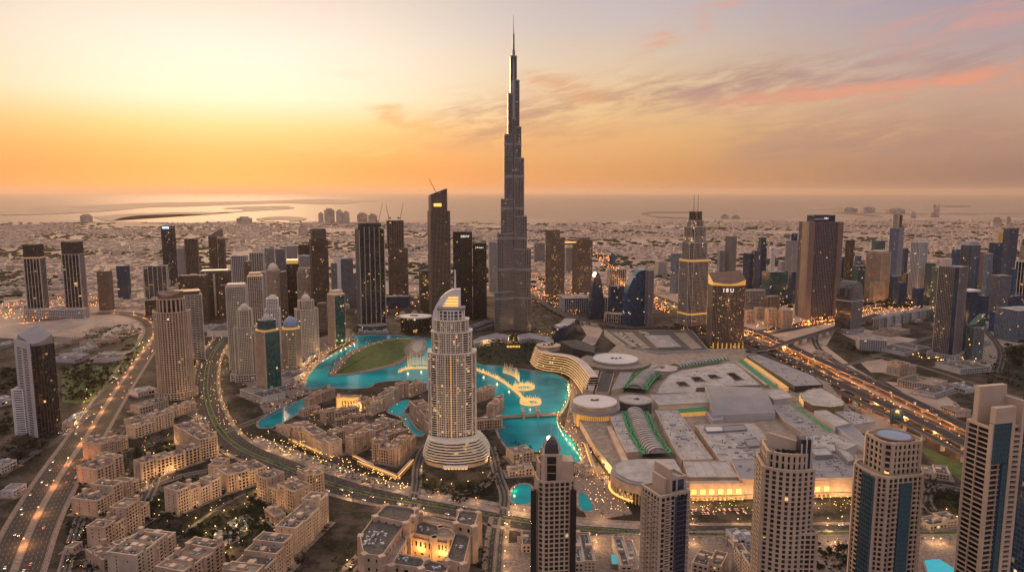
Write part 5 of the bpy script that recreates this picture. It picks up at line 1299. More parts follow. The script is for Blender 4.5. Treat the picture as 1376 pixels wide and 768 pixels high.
wing([(1074,530),(1086,523),(1104,521),(1122,531),(1134,539),(1134,545),(1116,547),(1092,545),(1080,538)], 24, 'rooflight', 'g_show', 'oval_hall')
wing([(1036,544),(1062,543),(1120,581),(1080,583),(1054,566)], 20, 'roofgrey', 'beige', plant=8)
wing([(1062,543.5),(1067,543),(1120,579),(1114,581)], 21.5, 'green', 'beige', 'green_lit_strip', False)
wing([(1094,552),(1110,551),(1142,569),(1122,573)], 23, 'rooflight', 'pale')
wing([(1122,573),(1143,571),(1166,590),(1162,603)], 20, 'roofgrey', 'pale')
wing([(1110,546),(1136,548),(1176,566),(1150,570)], 16, 'rooflight', 'pale', plant=4)
wing([(1076,584),(1120,582),(1152,597),(1132,606),(1092,607)], 24, 'rooflight', 'pale', plant=5)
wing([(1086,610),(1150,610),(1158,642),(1088,643)], 24, 'roofgrey', 'sand', plant=4)
wing([(1088,602),(1110,601),(1120,611),(1095,612)], 29, 'rooflight', 'roofgrey', z0=20); wing([(1122,600),(1140,606),(1150,618),(1140,620)], 29, 'rooflight', 'roofgrey', z0=20)
wing([(812,443),(930,444),(952,470),(884,473),(840,464)], 16, 'roofdark', 'pale', 'car_park_roof', plant=0)
m = MB()
for (a, b, k) in (((828, 448), (858, 466), 14), ((860, 446), (905, 466), 26)):
    for i in range(k):
        t_ = i/k; p = at(a[0]+(b[0]-a[0])*t_+random.uniform(-4, 6), a[1]+(b[1]-a[1])*t_, 16); m = MB(); m.box((p.x, p.y, 16), (random.uniform(4, 9), random.uniform(3, 6), random.uniform(1.5, 3.5)), .6); m.build('rooftop_plant', 'cream', mall)
for q in ([(822,446),(828,446),(858,466),(850,466)], [(838,446),(848,446),(874,468),(864,468)], [(905,447),(922,447),(944,468),(930,469)]): wing(q, 17.6, 'roof', 'roofgrey', 'car_park_strip', True, z0=15.9)
wing([(866,450),(898,450),(916,466),(884,467)], 18.5, 'roofgrey', 'roofgrey', 'car_park_deck', True, z0=15.9)
# rounded south-west front with tall lit glazing
c = at(868, 632, 27); r = 47*mperpx(c.x, c.y, 27)
q = lambda k: [(c.x+r*k*math.cos(a), c.y+r*k*math.sin(a)) for a in [R(90+180*i/24) for i in range(25)]]+[(c.x+r*1.0, c.y-r*k), (c.x+r*1.0, c.y+r*k)]
m = MB(); m.prism(ccw(q(.94)), 0, 14, 0, 0, [2]*27, 3); m.build('curved_shopfront', 'g_show', mall)
m = MB(); m.prism(ccw(q(1)), 14, 23, 0, 0, bottom=True); m.build('curved_wall', 'sand', mall)
m = MB(); m.prism(ccw(q(.96)), 23, 26, 0, 1); m.build('roof_rim', ['roofgrey', 'roofgrey'], mall)
m = MB(); m.prism(ccw(q(.86)), 26, 27.5, 0, 0); m.build('roof_disc', 'rooflight', mall)
m = MB()
for i in range(25):
    a = R(130+130*i/24); m = MB(); m.box((c.x+r*.99*math.cos(a), c.y+r*.99*math.sin(a), 0), (1.0, 1.0, 14), a); m.build('facade_column', 'sand', mall)
m = MB(); m.prism(ccw([(c.x+r*1.06*math.cos(R(150+90*i/14)), c.y+r*1.06*math.sin(R(150+90*i/14))) for i in range(15)]+[(c.x+r*1.0*math.cos(R(240-90*i/14)), c.y+r*1.0*math.sin(R(240-90*i/14))) for i in range(15)]), 4.2, 5, 0, 0, bottom=True); m.build('lit_canopy', 'goldtrim', mall)
def front(a, b, h, n, mat='sand', winmat='goldtrim', wz=(8, 14), label=None):
    """a lit shop wall between two ground pixels"""
    A, B = at(*a).to_2d(), at(*b).to_2d(); d = (B-A).normalized(); nn = Vector((d.y, -d.x)); Ln = (B-A).length
    if nn.y > 0: nn = -nn
    m = MB(); m.obox(A, d, nn, 0, Ln, -8, 0, 0, h); m.obox(A, d, nn, 0, Ln, -.5, 3.5, wz[0]-2.4, wz[0]-1.6); m.build('front_wall', mat, mall)
    for i in range(n):
        s = Ln*(i+.5)/n; w = Ln/n*.56; m = MB(); m.obox(A, d, nn, s-w/2, s+w/2, -.3, .08, *wz); o = m.build('shop_window', winmat, mall)
        m = MB(); m.obox(A, d, nn, s-w/2-.4, s-w/2, -.3, .5, *wz); m.obox(A, d, nn, s+w/2, s+w/2+.4, -.3, .5, *wz); m.obox(A, d, nn, s-.12, s+.12, -.2, .3, *wz); m.obox(A, d, nn, s-w/2, s+w/2, -.2, .31, (wz[0]+wz[1])/2-.12, (wz[0]+wz[1])/2+.12); m.build('window_frame', 'sand', o)
    m = MB(); k = max(2, n*2)
    for i in range(k): m.obox(A, d, nn, Ln*(i+.2)/k, Ln*(i+.7)/k, -.3, .1, .6, 4)
    m.build('ground_floor_glazing', 'g_show', mall)
front((926,672),(998,671), 22, 6); front((1000,670),(1034,668), 21, 2); front((1092,668),(1152,666), 22, 5); front((838,640),(815,588), 19, 3, wz=(7, 9)); front((1152,662),(1160,640), 20, 2)
w = at(795, 580)

m = MB(); random.seed(77)                             # seams, vents and small machines all over the roofs
for pts, n_, z_ in (([(882,529),(900,505),(915,499),(978,488),(1020,517),(936,521)], 60, 25), ([(880,552),(910,552),(956,616),(918,616)], 60, 24), ([(936,572),(1012,570),(1036,606),(1030,640),(992,640),(966,617)], 90, 22), ([(1004,479),(1020,478),(1100,516),(1068,518)], 50, 24),
    ([(1040,546),(1062,545),(1116,580),(1080,582)], 50, 20), ([(1078,585),(1120,584),(1148,597),(1130,605),(1094,606)], 40, 24), ([(1086,612),(1148,612),(1156,640),(1090,641)], 50, 24), ([(820,558),(835,558),(860,604),(842,606)], 24, 21), ([(786,502),(830,468),(990,470),(1110,514),(1150,560),(1165,620),(1150,648),(926,652)], 120, 13), ([(1112,548),(1136,549),(1172,566),(1150,569)], 30, 16)):
    pl_ = pxpoly(pts, z_); xs = [q[0] for q in pl_]; ys = [q[1] for q in pl_]; k = 0
    while k < n_:
        x, y = random.uniform(min(xs), max(xs)), random.uniform(min(ys), max(ys)); ins = False
        for (x1, y1), (x2, y2) in zip(pl_, pl_[1:]+pl_[:1]):
            if (y1 > y) != (y2 > y) and x < (x2-x1)*(y-y1)/(y2-y1)+x1: ins = not ins
        if ins: m.box((x, y, z_), random.choice(((1.2, 1.2, 1.0), (1.8, 1.2, 1.2), (.5, 14, .35), (18, .4, .35), (1.6, 1.6, 1.4))), random.choice((.15, 1.72)), random.choice((0, 0, 0, 0, 1))); k += 1
o = m.build('rooftop_machines', ['roofgrey', 'roofdark'], mall); o['kind'] = 'stuff'
# curved terraced hotel beside the mall
fr_px = [(713,487),(719,494),(732,499),(748,501),(760,504),(770,511),(778,521),(785,532)]
fl = line(fr_px, 5)
ht = thing('terraced_hotel', 'curved hotel of wavy golden lit balcony bands between the lake and the mall', 'hotel', (*cen([tuple(p) for p in fl]), 0))
for k in range(8):
    g = [p for p in offs(fl, -1.6*k)]; bk = offs(fl, -26)
    z0 = 4.6*k
    m = MB(); pl = ccw([tuple(p) for p in g]+[tuple(p) for p in bk[::-1]]); m.prism(pl, z0, z0+3.4, 0, 0, [2]*len(pl), 1, k*90); m.build('storey', 'g_hotel', ht)
    m = MB(); pl2 = ccw([tuple(p) for p in offs(fl, -1.6*k+1.6)]+[tuple(p) for p in bk[::-1]]); m.prism(pl2, z0+3.4, z0+4.6, 0, 0, bottom=True); m.build('balcony_band', 'cream', ht)
    m = MB(); wallrib(m, offs(fl, -1.6*k+1.62), 0, .35, z0+3.3, z0+3.8); m.build('light_strip', 'goldtrim', ht)
zt = 36.8
c2 = at(737, 463, 44); m = MB(); m.lathe((c2.x, c2.y), [(25, 34), (25, 42), (27, 42.5), (27, 44), (24, 44.5)], 28, 0); m.build('roof_drum', 'sand', ht)
m = MB()
for i in range(7): m = MB(); m.box((c2.x+random.uniform(-14, 14), c2.y+random.uniform(-10, 10), 44.5), (5, 3, 2.4)); m.build('rooftop_plant', 'roofdark', ht)
wing([(752,458),(775,456),(800,466),(798,474),(770,468)], 34, 'roofdark', 'dark', 'rear_roof', parent=ht)
# crescent dark block behind it
cr = line([(741,456),(750,459),(760,457),(768,452),(775,444)], 5)
ct = thing('crescent_block', 'dark crescent shaped office block behind the wavy golden hotel', 'office', (*cen([tuple(p) for p in cr]), 0))
pl = ccw([tuple(p) for p in cr]+[tuple(p) for p in offs(cr, -34)[::-1]])
tier(ct, pl, 0, 34, ('dark', 'g_navy', 200, 4.2, .4, 1.6, .6), roof='roofgrey', corner=False)
plant_boxes(ct, pl, 34, 6)
sheet('pavement', [(778,432),(800,432),(810,444),(800,462),(786,470),(778,462),(788,450)], .05, 'lot')

# footbridge between the two lake basins
A, B = at(676, 562).to_2d(), at(750, 558).to_2d(); d = (B-A).normalized(); n = Vector((d.y, -d.x))
fb = thing('footbridge', 'sand coloured stone footbridge with four lit pylons across the turquoise lake', 'footbridge', (*((A+B)/2), 0))
m = MB(); m.obox(A, d, n, 0, (B-A).length, -5, 5, 1.6, 3.2); m.build('deck', 'paving2', fb)
m = MB()
for s in (-5, 4.4): m.obox(A, d, n, 0, (B-A).length, s, s+.6, 3.2, 4.3)
m.build('parapet', 'sand', fb)
for s in (.36, .62):
    for o in (-6.5, 6.5):
        m = MB(); p = A+d*(B-A).length*s+n*o; m.box((p.x, p.y, -.5), (3.6, 3.6, 13)); m.box((p.x, p.y, 12.5), (4.4, 4.4, 1.6)); m.build('pylon', 'sand', fb)
for s in (.36, .62):
    m = MB(); m.obox(A, d, n, (B-A).length*s-1.2, (B-A).length*s+1.2, -5, 5, 10, 11.2); m.build('lintel', 'gold', fb)
    m = MB(); m.obox(A, d, n, (B-A).length*s-1.8, (B-A).length*s+1.8, -7, 7, -.5, 1.6); m.build('bridge_pier', 'sand', fb)
A2, B2 = at(392, 536).to_2d(), at(432, 524).to_2d(); d = (B2-A2).normalized(); n = Vector((d.y, -d.x))
fb = thing('footbridge', 'small bridge with two pylons between the pond and the main lake', 'footbridge', (*((A2+B2)/2), 0))
m = MB(); m.obox(A2, d, n, 0, (B2-A2).length, -3, 3, 1.2, 2.4); m.build('deck', 'paving2', fb)
for s in (.25, .6):
    p = A2+d*(B2-A2).length*s; m = MB(); m.box((p.x, p.y, 0), (4, 4, 12)); m.build('pylon', 'sand', fb)

# fountain
ft = thing('lake_fountain', 'long golden lit fountain of curved jets and rings on the turquoise lake', 'fountain', tuple(at(690, 515)))
random.seed(5)
def jets(ln, h0, h1, step=1.5, rows=3):
    m = MB(); b = MB()
    for r_ in range(rows):
        for i, (p, d) in enumerate(walk(offs(ln, (r_-(rows-1)/2)*1.8), step, r_*.5)):
            h = (h0+(h1-h0)*random.random())*(1 if r_ == rows//2 else .6)
            m.tube((p.x, p.y, .1), (p.x+random.uniform(-.9, .9), p.y+random.uniform(-.5, .5), h), random.uniform(.4, .75), .16, 5)
            if r_ == 0: b.box((p.x, p.y, .08), (1.4, 1.4, .35))
    o = m.build('water_jets', 'jet', ft); o['kind'] = 'stuff'; b.build('lamp_ring', 'goldtrim', ft)
circ = lambda px, py, rx, n=40: [at(px, py).to_2d()+Vector((math.cos(a), math.sin(a)))*rx*mperpx(at(px, py).x, at(px, py).y) for a in [2*math.pi*i/n for i in range(n+1)]]
jets(line([(640,497),(655,503),(670,510),(684,519),(696,529),(704,537),(712,545)]), 3, 10)
jets(circ(704, 521, 13), 4, 12); jets(circ(713, 541, 13), 4, 11)
jets(line([(536,500),(546,496),(560,495),(576,495)]), 4, 10); jets(line([(548,490),(562,489),(578,489)]), 14, 28, 2.4, 1)
jets(line([(676,500),(690,505),(698,512)]), 10, 24, 2.4, 1)
for q in ((548, 496), (566, 494), (650, 501), (668, 510), (684, 520), (700, 533), (712, 543), (704, 520), (694, 512)):
    p = at(*q); l = bpy.data.lights.new('fountain_light', 'POINT'); l.energy = 2600; l.color = (1, .66, .3); l.shadow_soft_size = 2
    o = bpy.data.objects.new('fountain_light', l); COL.objects.link(o); o.parent = ft; q0 = ORG[ft.name]; o.location = (p.x-q0[0], p.y-q0[1], 9)

# ------------------------------------------------------------------ sand coloured old town blocks
LOW = []; FC = [0]
def block(label, p1, p2, depth, h, parts=None, seed=0, sty='old', name='courtyard_block', cat='apartment block', lit=None, steps=4, roof='roof'):
    random.seed(seed or int(p1[0]*7+p1[1]*13))
    A, B = at(*p1).to_2d(), at(*p2).to_2d(); d = (B-A).normalized(); n = Vector((-d.y, d.x))
    if n.y < 0: n = -n; 
    Ln = (B-A).length
    G = lambda s, q: tuple(A+d*s+n*q)
    o = cen([G(0, 0), G(Ln, 0), G(Ln, depth), G(0, depth)])
    t = thing(name, label, cat, (*o, 0))
    if sty == 'old':
        w_ = random.choice(('sand', 'sand', 'sand2', 'sand3')); sty = random.choice((('g_old', 4.4, 3.9, 1.7, 1.4, .8), ('g_old', 5.4, 3.9, 1.9, 1.3, .9), ('g_old', 3.8, 3.9, 1.5, 1.4, .7))); sty = (w_,)+sty
    FC[0] += 1
    m = MB(); e_ = 5.5; m.face([(*q_, .05+.004*FC[0]) for q_ in ccw([G(-e_, -e_), G(Ln+e_, -e_), G(Ln+e_, depth+e_), G(-e_, depth+e_)])]); structure(m.build('forecourt', random.choice(('paving', 'paving', 'paving2'))))
    k = max(1, min(steps, round(Ln/12)))
    cuts = [0]+[Ln*(i+random.uniform(-.18, .18))/k for i in range(1, k)]+[Ln]
    for i in range(k):
        s0, s1 = cuts[i], cuts[i+1]; hh = h*random.choice((.74, .88, 1.0, 1.12)) if k > 1 else h
        q0 = random.choice((0, 0, .9, 1.7)) if k > 1 else 0; q1 = depth-random.choice((0, 0, 2.0)) if k > 1 else depth
        pl = ccw([G(s0+.02, q0), G(s1-.02, q0), G(s1-.02, q1), G(s0+.02, q1)])
        tier(t, pl, 0, hh, sty, roof=roof, name='wall_block', parapet=1.9, gable=((1, 3) if (seed+FC[0]) % 3 else (3,)))
        ins = inset(pl, random.uniform(1.4, 3.2))
        if abs(area(ins)) > 60:                        # sunk plant yard, stair head, machines
            c = cen(ins); e = Vector(pl[1])-Vector(pl[0]); ang = math.atan2(e.y, e.x)
            m = MB(); m.prism(ins, hh+.01, hh+.06, 0, 0); m.build('roof_yard', random.choice(('roofdark', 'roof', 'roofdark')), t)
            j = random.choice((-1, 1))*.26
            m = MB(); x, y = c[0]+(ins[0][0]-ins[1][0])*j, c[1]+(ins[0][1]-ins[1][1])*j
            m.box((x, y, hh), (random.uniform(4, 7), random.uniform(4, 8), random.uniform(3, 4.6)), ang); m.build('stair_head', sty[0] if not isinstance(sty, str) else STY[sty][0], t)
            if random.random() < .45:                  # wind tower with slots
                q_ = Vector(pl[random.randrange(4)]).lerp(Vector(c), .16); m = MB(); m.box((q_.x, q_.y, hh-.5), (4.2, 4.2, 6.5), ang); m.box((q_.x, q_.y, hh+6), (4.8, 4.8, .7), ang); m.build('wind_tower', sty[0] if not isinstance(sty, str) else STY[sty][0], t)
            for _ in range(random.randint(4, 9)):
                u, v = random.uniform(.08, .92), random.uniform(.1, .9)
                P_ = Vector(ins[0]).lerp(Vector(ins[1]), u).lerp(Vector(ins[3]).lerp(Vector(ins[2]), u), v) if len(ins) == 4 else Vector(c)
                m = MB(); m.box((P_.x, P_.y, hh+.05), (random.uniform(.9, 2.4), random.uniform(.8, 1.8), random.uniform(.7, 1.5)), ang); m.build('air_conditioner', 'plant', t)
    LOW.append((t, A, B, d, -n, h)); return t
BL = [
 ('long sand coloured slab with a row of five storey bays left of centre garden', (192,646), (271,619), 20, 21),
 ('sand slab at the north end of the shaded garden court', (181,588), (233,571), 18, 20),
 ('tall sand block with a blue roof sheet beside the boulevard bend', (236,596), (268,617), 26, 25),
 ('stepped sand block nearest the motorway, front of its row', (131,694), (167,674), 34, 25),
 ('stepped sand block nearest the motorway, middle of its row', (131,652), (166,637), 34, 23),
 ('stepped sand block nearest the motorway, rear of its row', (138,619), (173,603), 32, 21),
 ('sand block with a dark glazed corner above the bottom left corner block', (142,738), (201,698), 20, 27),
 ('big clustered sand block at the bottom left with deep roof terraces', (187,792), (238,754), 34, 30),
 ('bottom edge sand block with a long machinery filled roof', (250,806), (302,768), 34, 27),
 ('bottom edge sand block with bright roof machines right of the pool garden', (346,808), (396,758), 34, 27),
 ('sand block south of the shaded road, between two garden strips', (240,691), (297,665), 22, 25),
 ('sand block with lit entrance near the boulevard, left of the L shaped block', (308,661), (359,645), 34, 24),
 ('left arm of the L shaped sand block by the boulevard', (347,668), (397,688), 24, 25),
 ('right arm of the L shaped sand block, rising to a rounded tower end', (400,744), (443,703), 24, 31),
 ('low sand block at the tight bend where the round fronted tower stands', (234,560), (262,550), 22, 12),
 ('upper wing of the L shaped sand block along the boulevard', (399,672), (436,660), 22, 27),
 ('short sand gateway block between the motorway row and the long slab', (171,668), (187,660), 18, 17),
 ('short left wing of the big clustered block at the bottom left', (152,762), (184,786), 22, 25),
 ('small sand pavilion block between the two central sand blocks', (298,642), (310,634), 20, 18),
 ('low sand garden wing beside the pool garden', (356,694), (370,704), 12, 8),
 ('small sand house at the bottom left below the motorway row', (118,752), (138,766), 18, 9),
 ('sand block behind the shaded court, touching the boulevard', (262,592), (282,584), 20, 20),
 ('long low sand arcade wing between the courts', (206,640), (232,632), 8, 7),
 ('row house strip at the pond, top left of the old town island', (416,545), (450,533), 14, 13),
 ('curved sand wing along the lake edge of the old town', (512,550), (543,531), 16, 21),
 ('square sand tower standing over the old town lake edge', (537,535), (549,532), 12, 29),
 ('lit sand block at the lake point of the old town', (550,533), (573,523), 16, 17),
 ('sand block across the canal, left of the curved white hotel', (550,556), (578,584), 26, 19),
 ('old town block just below the golden gate', (438,567), (482,556), 16, 14),
 ('plain sand block right of the golden gate', (485,551), (500,546), 18, 16),
 ('small bare walled sand block beside the canal', (499,557), (515,550), 10, 15),
 ('long arcaded sand block facing the boulevard on the old town island', (406,592), (442,615), 20, 19),
 ('old town block at the left tip beside the pond', (386,581), (404,591), 28, 13),
 ('rows of low sand roofs in the middle of the old town', (452,597), (497,580), 18, 15),
 ('sand block with a dark glass side in front of the middle roofs', (474,610), (498,599), 13, 21),
 ('stepped sand block on the canal bend', (505,592), (540,577), 26, 17),
 ('corner sand block with a polygon bay above the lit arcade', (500,620), (531,625), 28, 23),
 ('right hand sand block behind the lit arcade, towards the hotel drive', (536,623), (558,601), 18, 23),
 ('low sand block at the pond bridge', (408,559), (430,553), 12, 10),
 ('low roofs strung along the old town centre lane', (452,572), (490,566), 10, 12),
 ('sand block between the canal and the corner bay block', (512,606), (548,590), 14, 17),
 ('low sand block facing the boulevard at the left end of the island', (372,577), (388,585), 10, 9),
 ('horseshoe sand block right of the curved white hotel, front wing', (641,577), (674,574), 16, 18),
 ('horseshoe sand block right of the curved white hotel, lake side wing', (640,540), (664,532), 14, 19),
 ('horseshoe sand block right of the curved white hotel, outer wing', (664,560), (676,548), 14, 17),
]
for b in BL: block(*b)
# round tower end of the L-shaped block, polygon bay
# golden gate
t = block('golden flood lit gate house in the middle of the old town', (453,549), (484,549), 12, 20, steps=1, name='gate_house', cat='gate house')
A, B = at(453, 549).to_2d(), at(484, 549).to_2d(); d = (B-A).normalized(); n = Vector((d.y, -d.x)); Ln = (B-A).length
m = MB(); m.obox(A, d, n, -.5, Ln*.22, .5, 1.6, 0, 20); m.obox(A, d, n, Ln*.78, Ln+.5, .5, 1.6, 0, 20); m.obox(A, d, n, Ln*.22, Ln*.78, .5, 1.6, 15, 20); m.obox(A, d, n, Ln*.22, Ln*.78, .5, 1.6, 0, 5); m.build('lit_frame', 'gold', t)
m = MB()
for i in range(4): m = MB(); m.obox(A, d, n, Ln*(.3+.12*i), Ln*(.34+.12*i), .5, 1.4, 5, 15); m.build('column', 'gold', t)
# lit arcades
def arcade_row(label, p1, p2, h=5.5, dep=5):
    A, B = at(*p1).to_2d(), at(*p2).to_2d(); d = (B-A).normalized(); n = Vector((d.y, -d.x)); Ln = (B-A).length
    if n.y > 0: n = -n
    t = thing('arcade', label, 'arcade', (*((A+B)/2), 0))
    m = MB(); m.obox(A, d, n, 0, Ln, -dep, 0, h-1.2, h); m.build('roof_slab', 'sand', t)
    k = int(Ln/3.6)
    for i in range(k+1): m = MB(); m.obox(A, d, n, Ln*i/k-.35, Ln*i/k+.35, -.8, .1, 0, h-1.2); m.build('column', 'sand', t)
    m = MB(); m.obox(A, d, n, .3, Ln-.3, -dep, -dep+.3, .3, h-1.3); m.build('lit_back_wall', 'goldtrim', t)
    m = MB(); m.obox(A, d, n, 0, Ln, -.3, .3, h, h+.5); m.build('light_strip', 'goldtrim', t)
arcade_row('golden lit arcade along the boulevard below the corner bay block', (480,624), (534,645))
arcade_row('golden lit arcade returning towards the hotel drive', (535,645), (556,622))
arcade_row('golden lit arcade in front of the long arcaded sand block', (388,594), (428,611))
arcade_row('golden lit arcade at the bottom of the middle block', (474,616), (498,628), 4.5)
arcade_row('lit row of shops along the lake below the mall drum', (785,600), (798,640), 5)
arcade_row('lit row of shops beside the mall wall', (806,606), (822,640), 5)

# sand palace hotel at the bottom centre
hc_ = at(560, 735)
ph = thing('courtyard_hotel', 'sand coloured courtyard hotel at the bottom centre with golden lit courts', 'hotel', (hc_.x, hc_.y, 0))
def pw(pts, h, roof='roofdark', z0=0, wins=True, name='wing'):
    pl = pxpoly(pts, h)
    if wins: tier(ph, pl, z0, h, ('sand', 'g_old', 9, 9, 6.2, 5.6, .4), roof=roof, name=name, parapet=1.6)
    else:
        m = MB(); m.prism(pl, z0, h, 0, 1)
        for a, d, n, Ln, nb in edges_of(pl, 9): m.obox(a, d, n, 0, Ln, -.5, .2, h-.5, h+1.4, 0)
        m.build(name, ['sand', roof], ph)
    return pl
pw([(489,745),(513,748),(545,703),(504,694),(484,720)], 36); pw([(504,694),(545,703),(556,694),(558,684),(519,679)], 40, name='tower_wing'); pw([(558,684),(547,701),(553,703),(565,688)], 34, 'roof')
pw([(552,716),(583,723),(592,708),(565,700)], 24); pw([(583,722),(606,725),(609,713),(592,709)], 24, 'roof')
pw([(612,703),(637,708),(643,689),(618,686)], 38, name='tower_wing'); pw([(600,753),(623,758),(632,720),(612,716)], 28)
pw([(526,758),(566,764),(572,752),(533,744)], 25); pw([(566,766),(598,772),(604,760),(572,753)], 23); pw([(513,760),(526,760),(548,722),(538,716)], 27, 'roof')
pw([(565,699),(612,710),(613,703),(570,693)], 22, 'roof')
m = MB(); p = pxpoly([(545,735),(600,745),(610,722),(553,712)], 6); m.prism(p, 0, 6, 0, 0); m.build('court_floor', 'paving2', ph)
m = MB()
for a, b in (((551,719),(581,725)), ((584,725),(606,728))):
    A, B = at(*a, 22).to_2d(), at(*b, 22).to_2d(); d = (B-A).normalized(); n = Vector((d.y, -d.x)); m.obox(A, d, n, 1, (B-A).length-1, .5, 1.0, 6, 21)
m.build('lit_court_wall', 'sand3', ph)
for a, b in (((551,719),(581,725)), ((584,725),(606,728))):
    A, B = at(*a, 22).to_2d(), at(*b, 22).to_2d(); d = (B-A).normalized(); n = Vector((d.y, -d.x)); Ln = (B-A).length
    for i in range(5):
        m = MB(); m.obox(A, d, n, Ln*(i+.3)/5, Ln*(i+.7)/5, .9, 1.06, 12.5, 18); m.build('window', 'g_old', ph)
    c_ = (A+B)/2+n*7; l = bpy.data.lights.new('court_light', 'POINT'); l.energy = 9000; l.color = (1, .55, .16); l.shadow_soft_size = 1
    o_ = bpy.data.objects.new('court_light', l); COL.objects.link(o_); o_.parent = ph; q_ = ORG[ph.name]; o_.location = (c_.x-q_[0], c_.y-q_[1], 11)
m = MB(); random.seed(4); c = at(507, 722, 36)
for i in range(46): m = MB(); m.box((c.x+random.uniform(-11, 9), c.y+random.uniform(-16, 13), 36), (random.uniform(.8, 2.6), random.uniform(.8, 2.2), random.uniform(.7, 2)), .3); m.build('air_conditioner', 'plant', ph)
for px_, py_, h_ in ((625, 698, 38), (615, 735, 28), (540, 752, 25), (585, 762, 23), (570, 711, 24)):
    c = at(px_, py_, h_)
    for i in range(5): m = MB(); m.box((c.x+random.uniform(-5, 5), c.y+random.uniform(-4, 4), h_), (random.uniform(1, 3.4), random.uniform(1, 3), random.uniform(.8, 2.4)), .1); m.build('air_conditioner', 'plant', ph)

# low buildings elsewhere: (label, p1, p2, depth, h, style)
for lb, p1, p2, dp, h_, st_, rf in (
 ('low white roofed pavilion beside the motorway near the round tower', (186,533), (212,527), 34, 7, 'lowpale', 'roofwhite'),
 ('long low podium block between the motorway and the round tower', (188,556), (226,546), 30, 10, 'lowbeige', 'roof'),
 ('flat roofed shed below the white roofed pavilion', (176,575), (214,565), 22, 9, 'lowbeige', 'roof'),
 ('curved podium block in front of the domed beige tower', (322,530), (352,542), 46, 12, 'lowpale', 'roof'),
 ('podium block right of the nearest lakeside tower', (380,521), (410,506), 40, 9, 'lowpale', 'roof'),
 ('pale podium block left of the boulevard head', (278,452), (311,436), 60, 14, 'lowpale', 'roofgrey'),
 ('white roofed hall on the plain left of the motorway', (100,487), (120,481), 60, 8, 'lowpale', 'rooflight'),
 ('second white roofed hall on the plain left of the motorway', (122,487), (140,478), 60, 8, 'lowpale', 'rooflight'),
 ('small flat building in the plain behind the dark curved glass tower', (96,462), (112,458), 50, 9, 'lowbeige', 'rooflight'),
 ('long shed on the sand lot left of the motorway', (128,466), (160,456), 40, 8, 'lowbeige', 'roof'),
 ('orange lit yard building by the motorway bend', (160,450), (186,446), 30, 7, 'gold', 'roof'),
 ('beige warehouse with a tall block behind, below the highway', (1206,518), (1252,528), 60, 14, 'lowbeige', 'rooflight'),
 ('square beige block behind the warehouse by the highway', (1209,506), (1231,502), 30, 22, 'lowbeige', 'beige'),
 ('construction yard sheds right of the beige warehouse', (1256,535), (1282,527), 40, 7, 'lowpale', 'roof'),
 ('curved low complex left of the big corner tower', (1215,478), (1250,472), 70, 8, 'lowpale', 'roofgrey'),
 ('low villa block right of the big corner tower', (1290,502), (1330,498), 60, 9, 'lowpale', 'roof'),
 ('low pool deck block at the bottom, right of the pointed crown tower', (772,768), (800,768), 60, 9, 'lowbeige', 'rooflight'),
 ('low lit block beside the turquoise pool at the bottom', (834,775), (862,775), 60, 10, 'lowbeige', 'rooflight'),
 ('pavilion with a brown roof left of the pointed crown tower', (702,742), (718,742), 30, 8, 'lowbeige', 'bronze'),
 ('slanted beige wall block at the bottom between two near towers', (982,770), (1012,820), 12, 40, 'lowbeige', 'roof'),
 ('flat roofed block at the bottom between two near towers', (930,772), (968,782), 30, 14, 'lowbeige', 'bronze'),
 ('small white canopy building at the bottom between two near towers', (988,736), (1014,734), 22, 9, 'lowpale', 'rooflight'),
 ('curved low building with lit rim right of the oval roofed tower', (1240,640), (1276,645), 30, 6, 'gold', 'roofgrey'),
 ('roadside block near the oval roofed tower foot', (1250,712), (1290,706), 20, 6, 'lowbeige', 'roof')):
    block(lb, p1, p2, dp, h_, sty=st_, roof=rf, name='low_building', cat='building', steps=2)
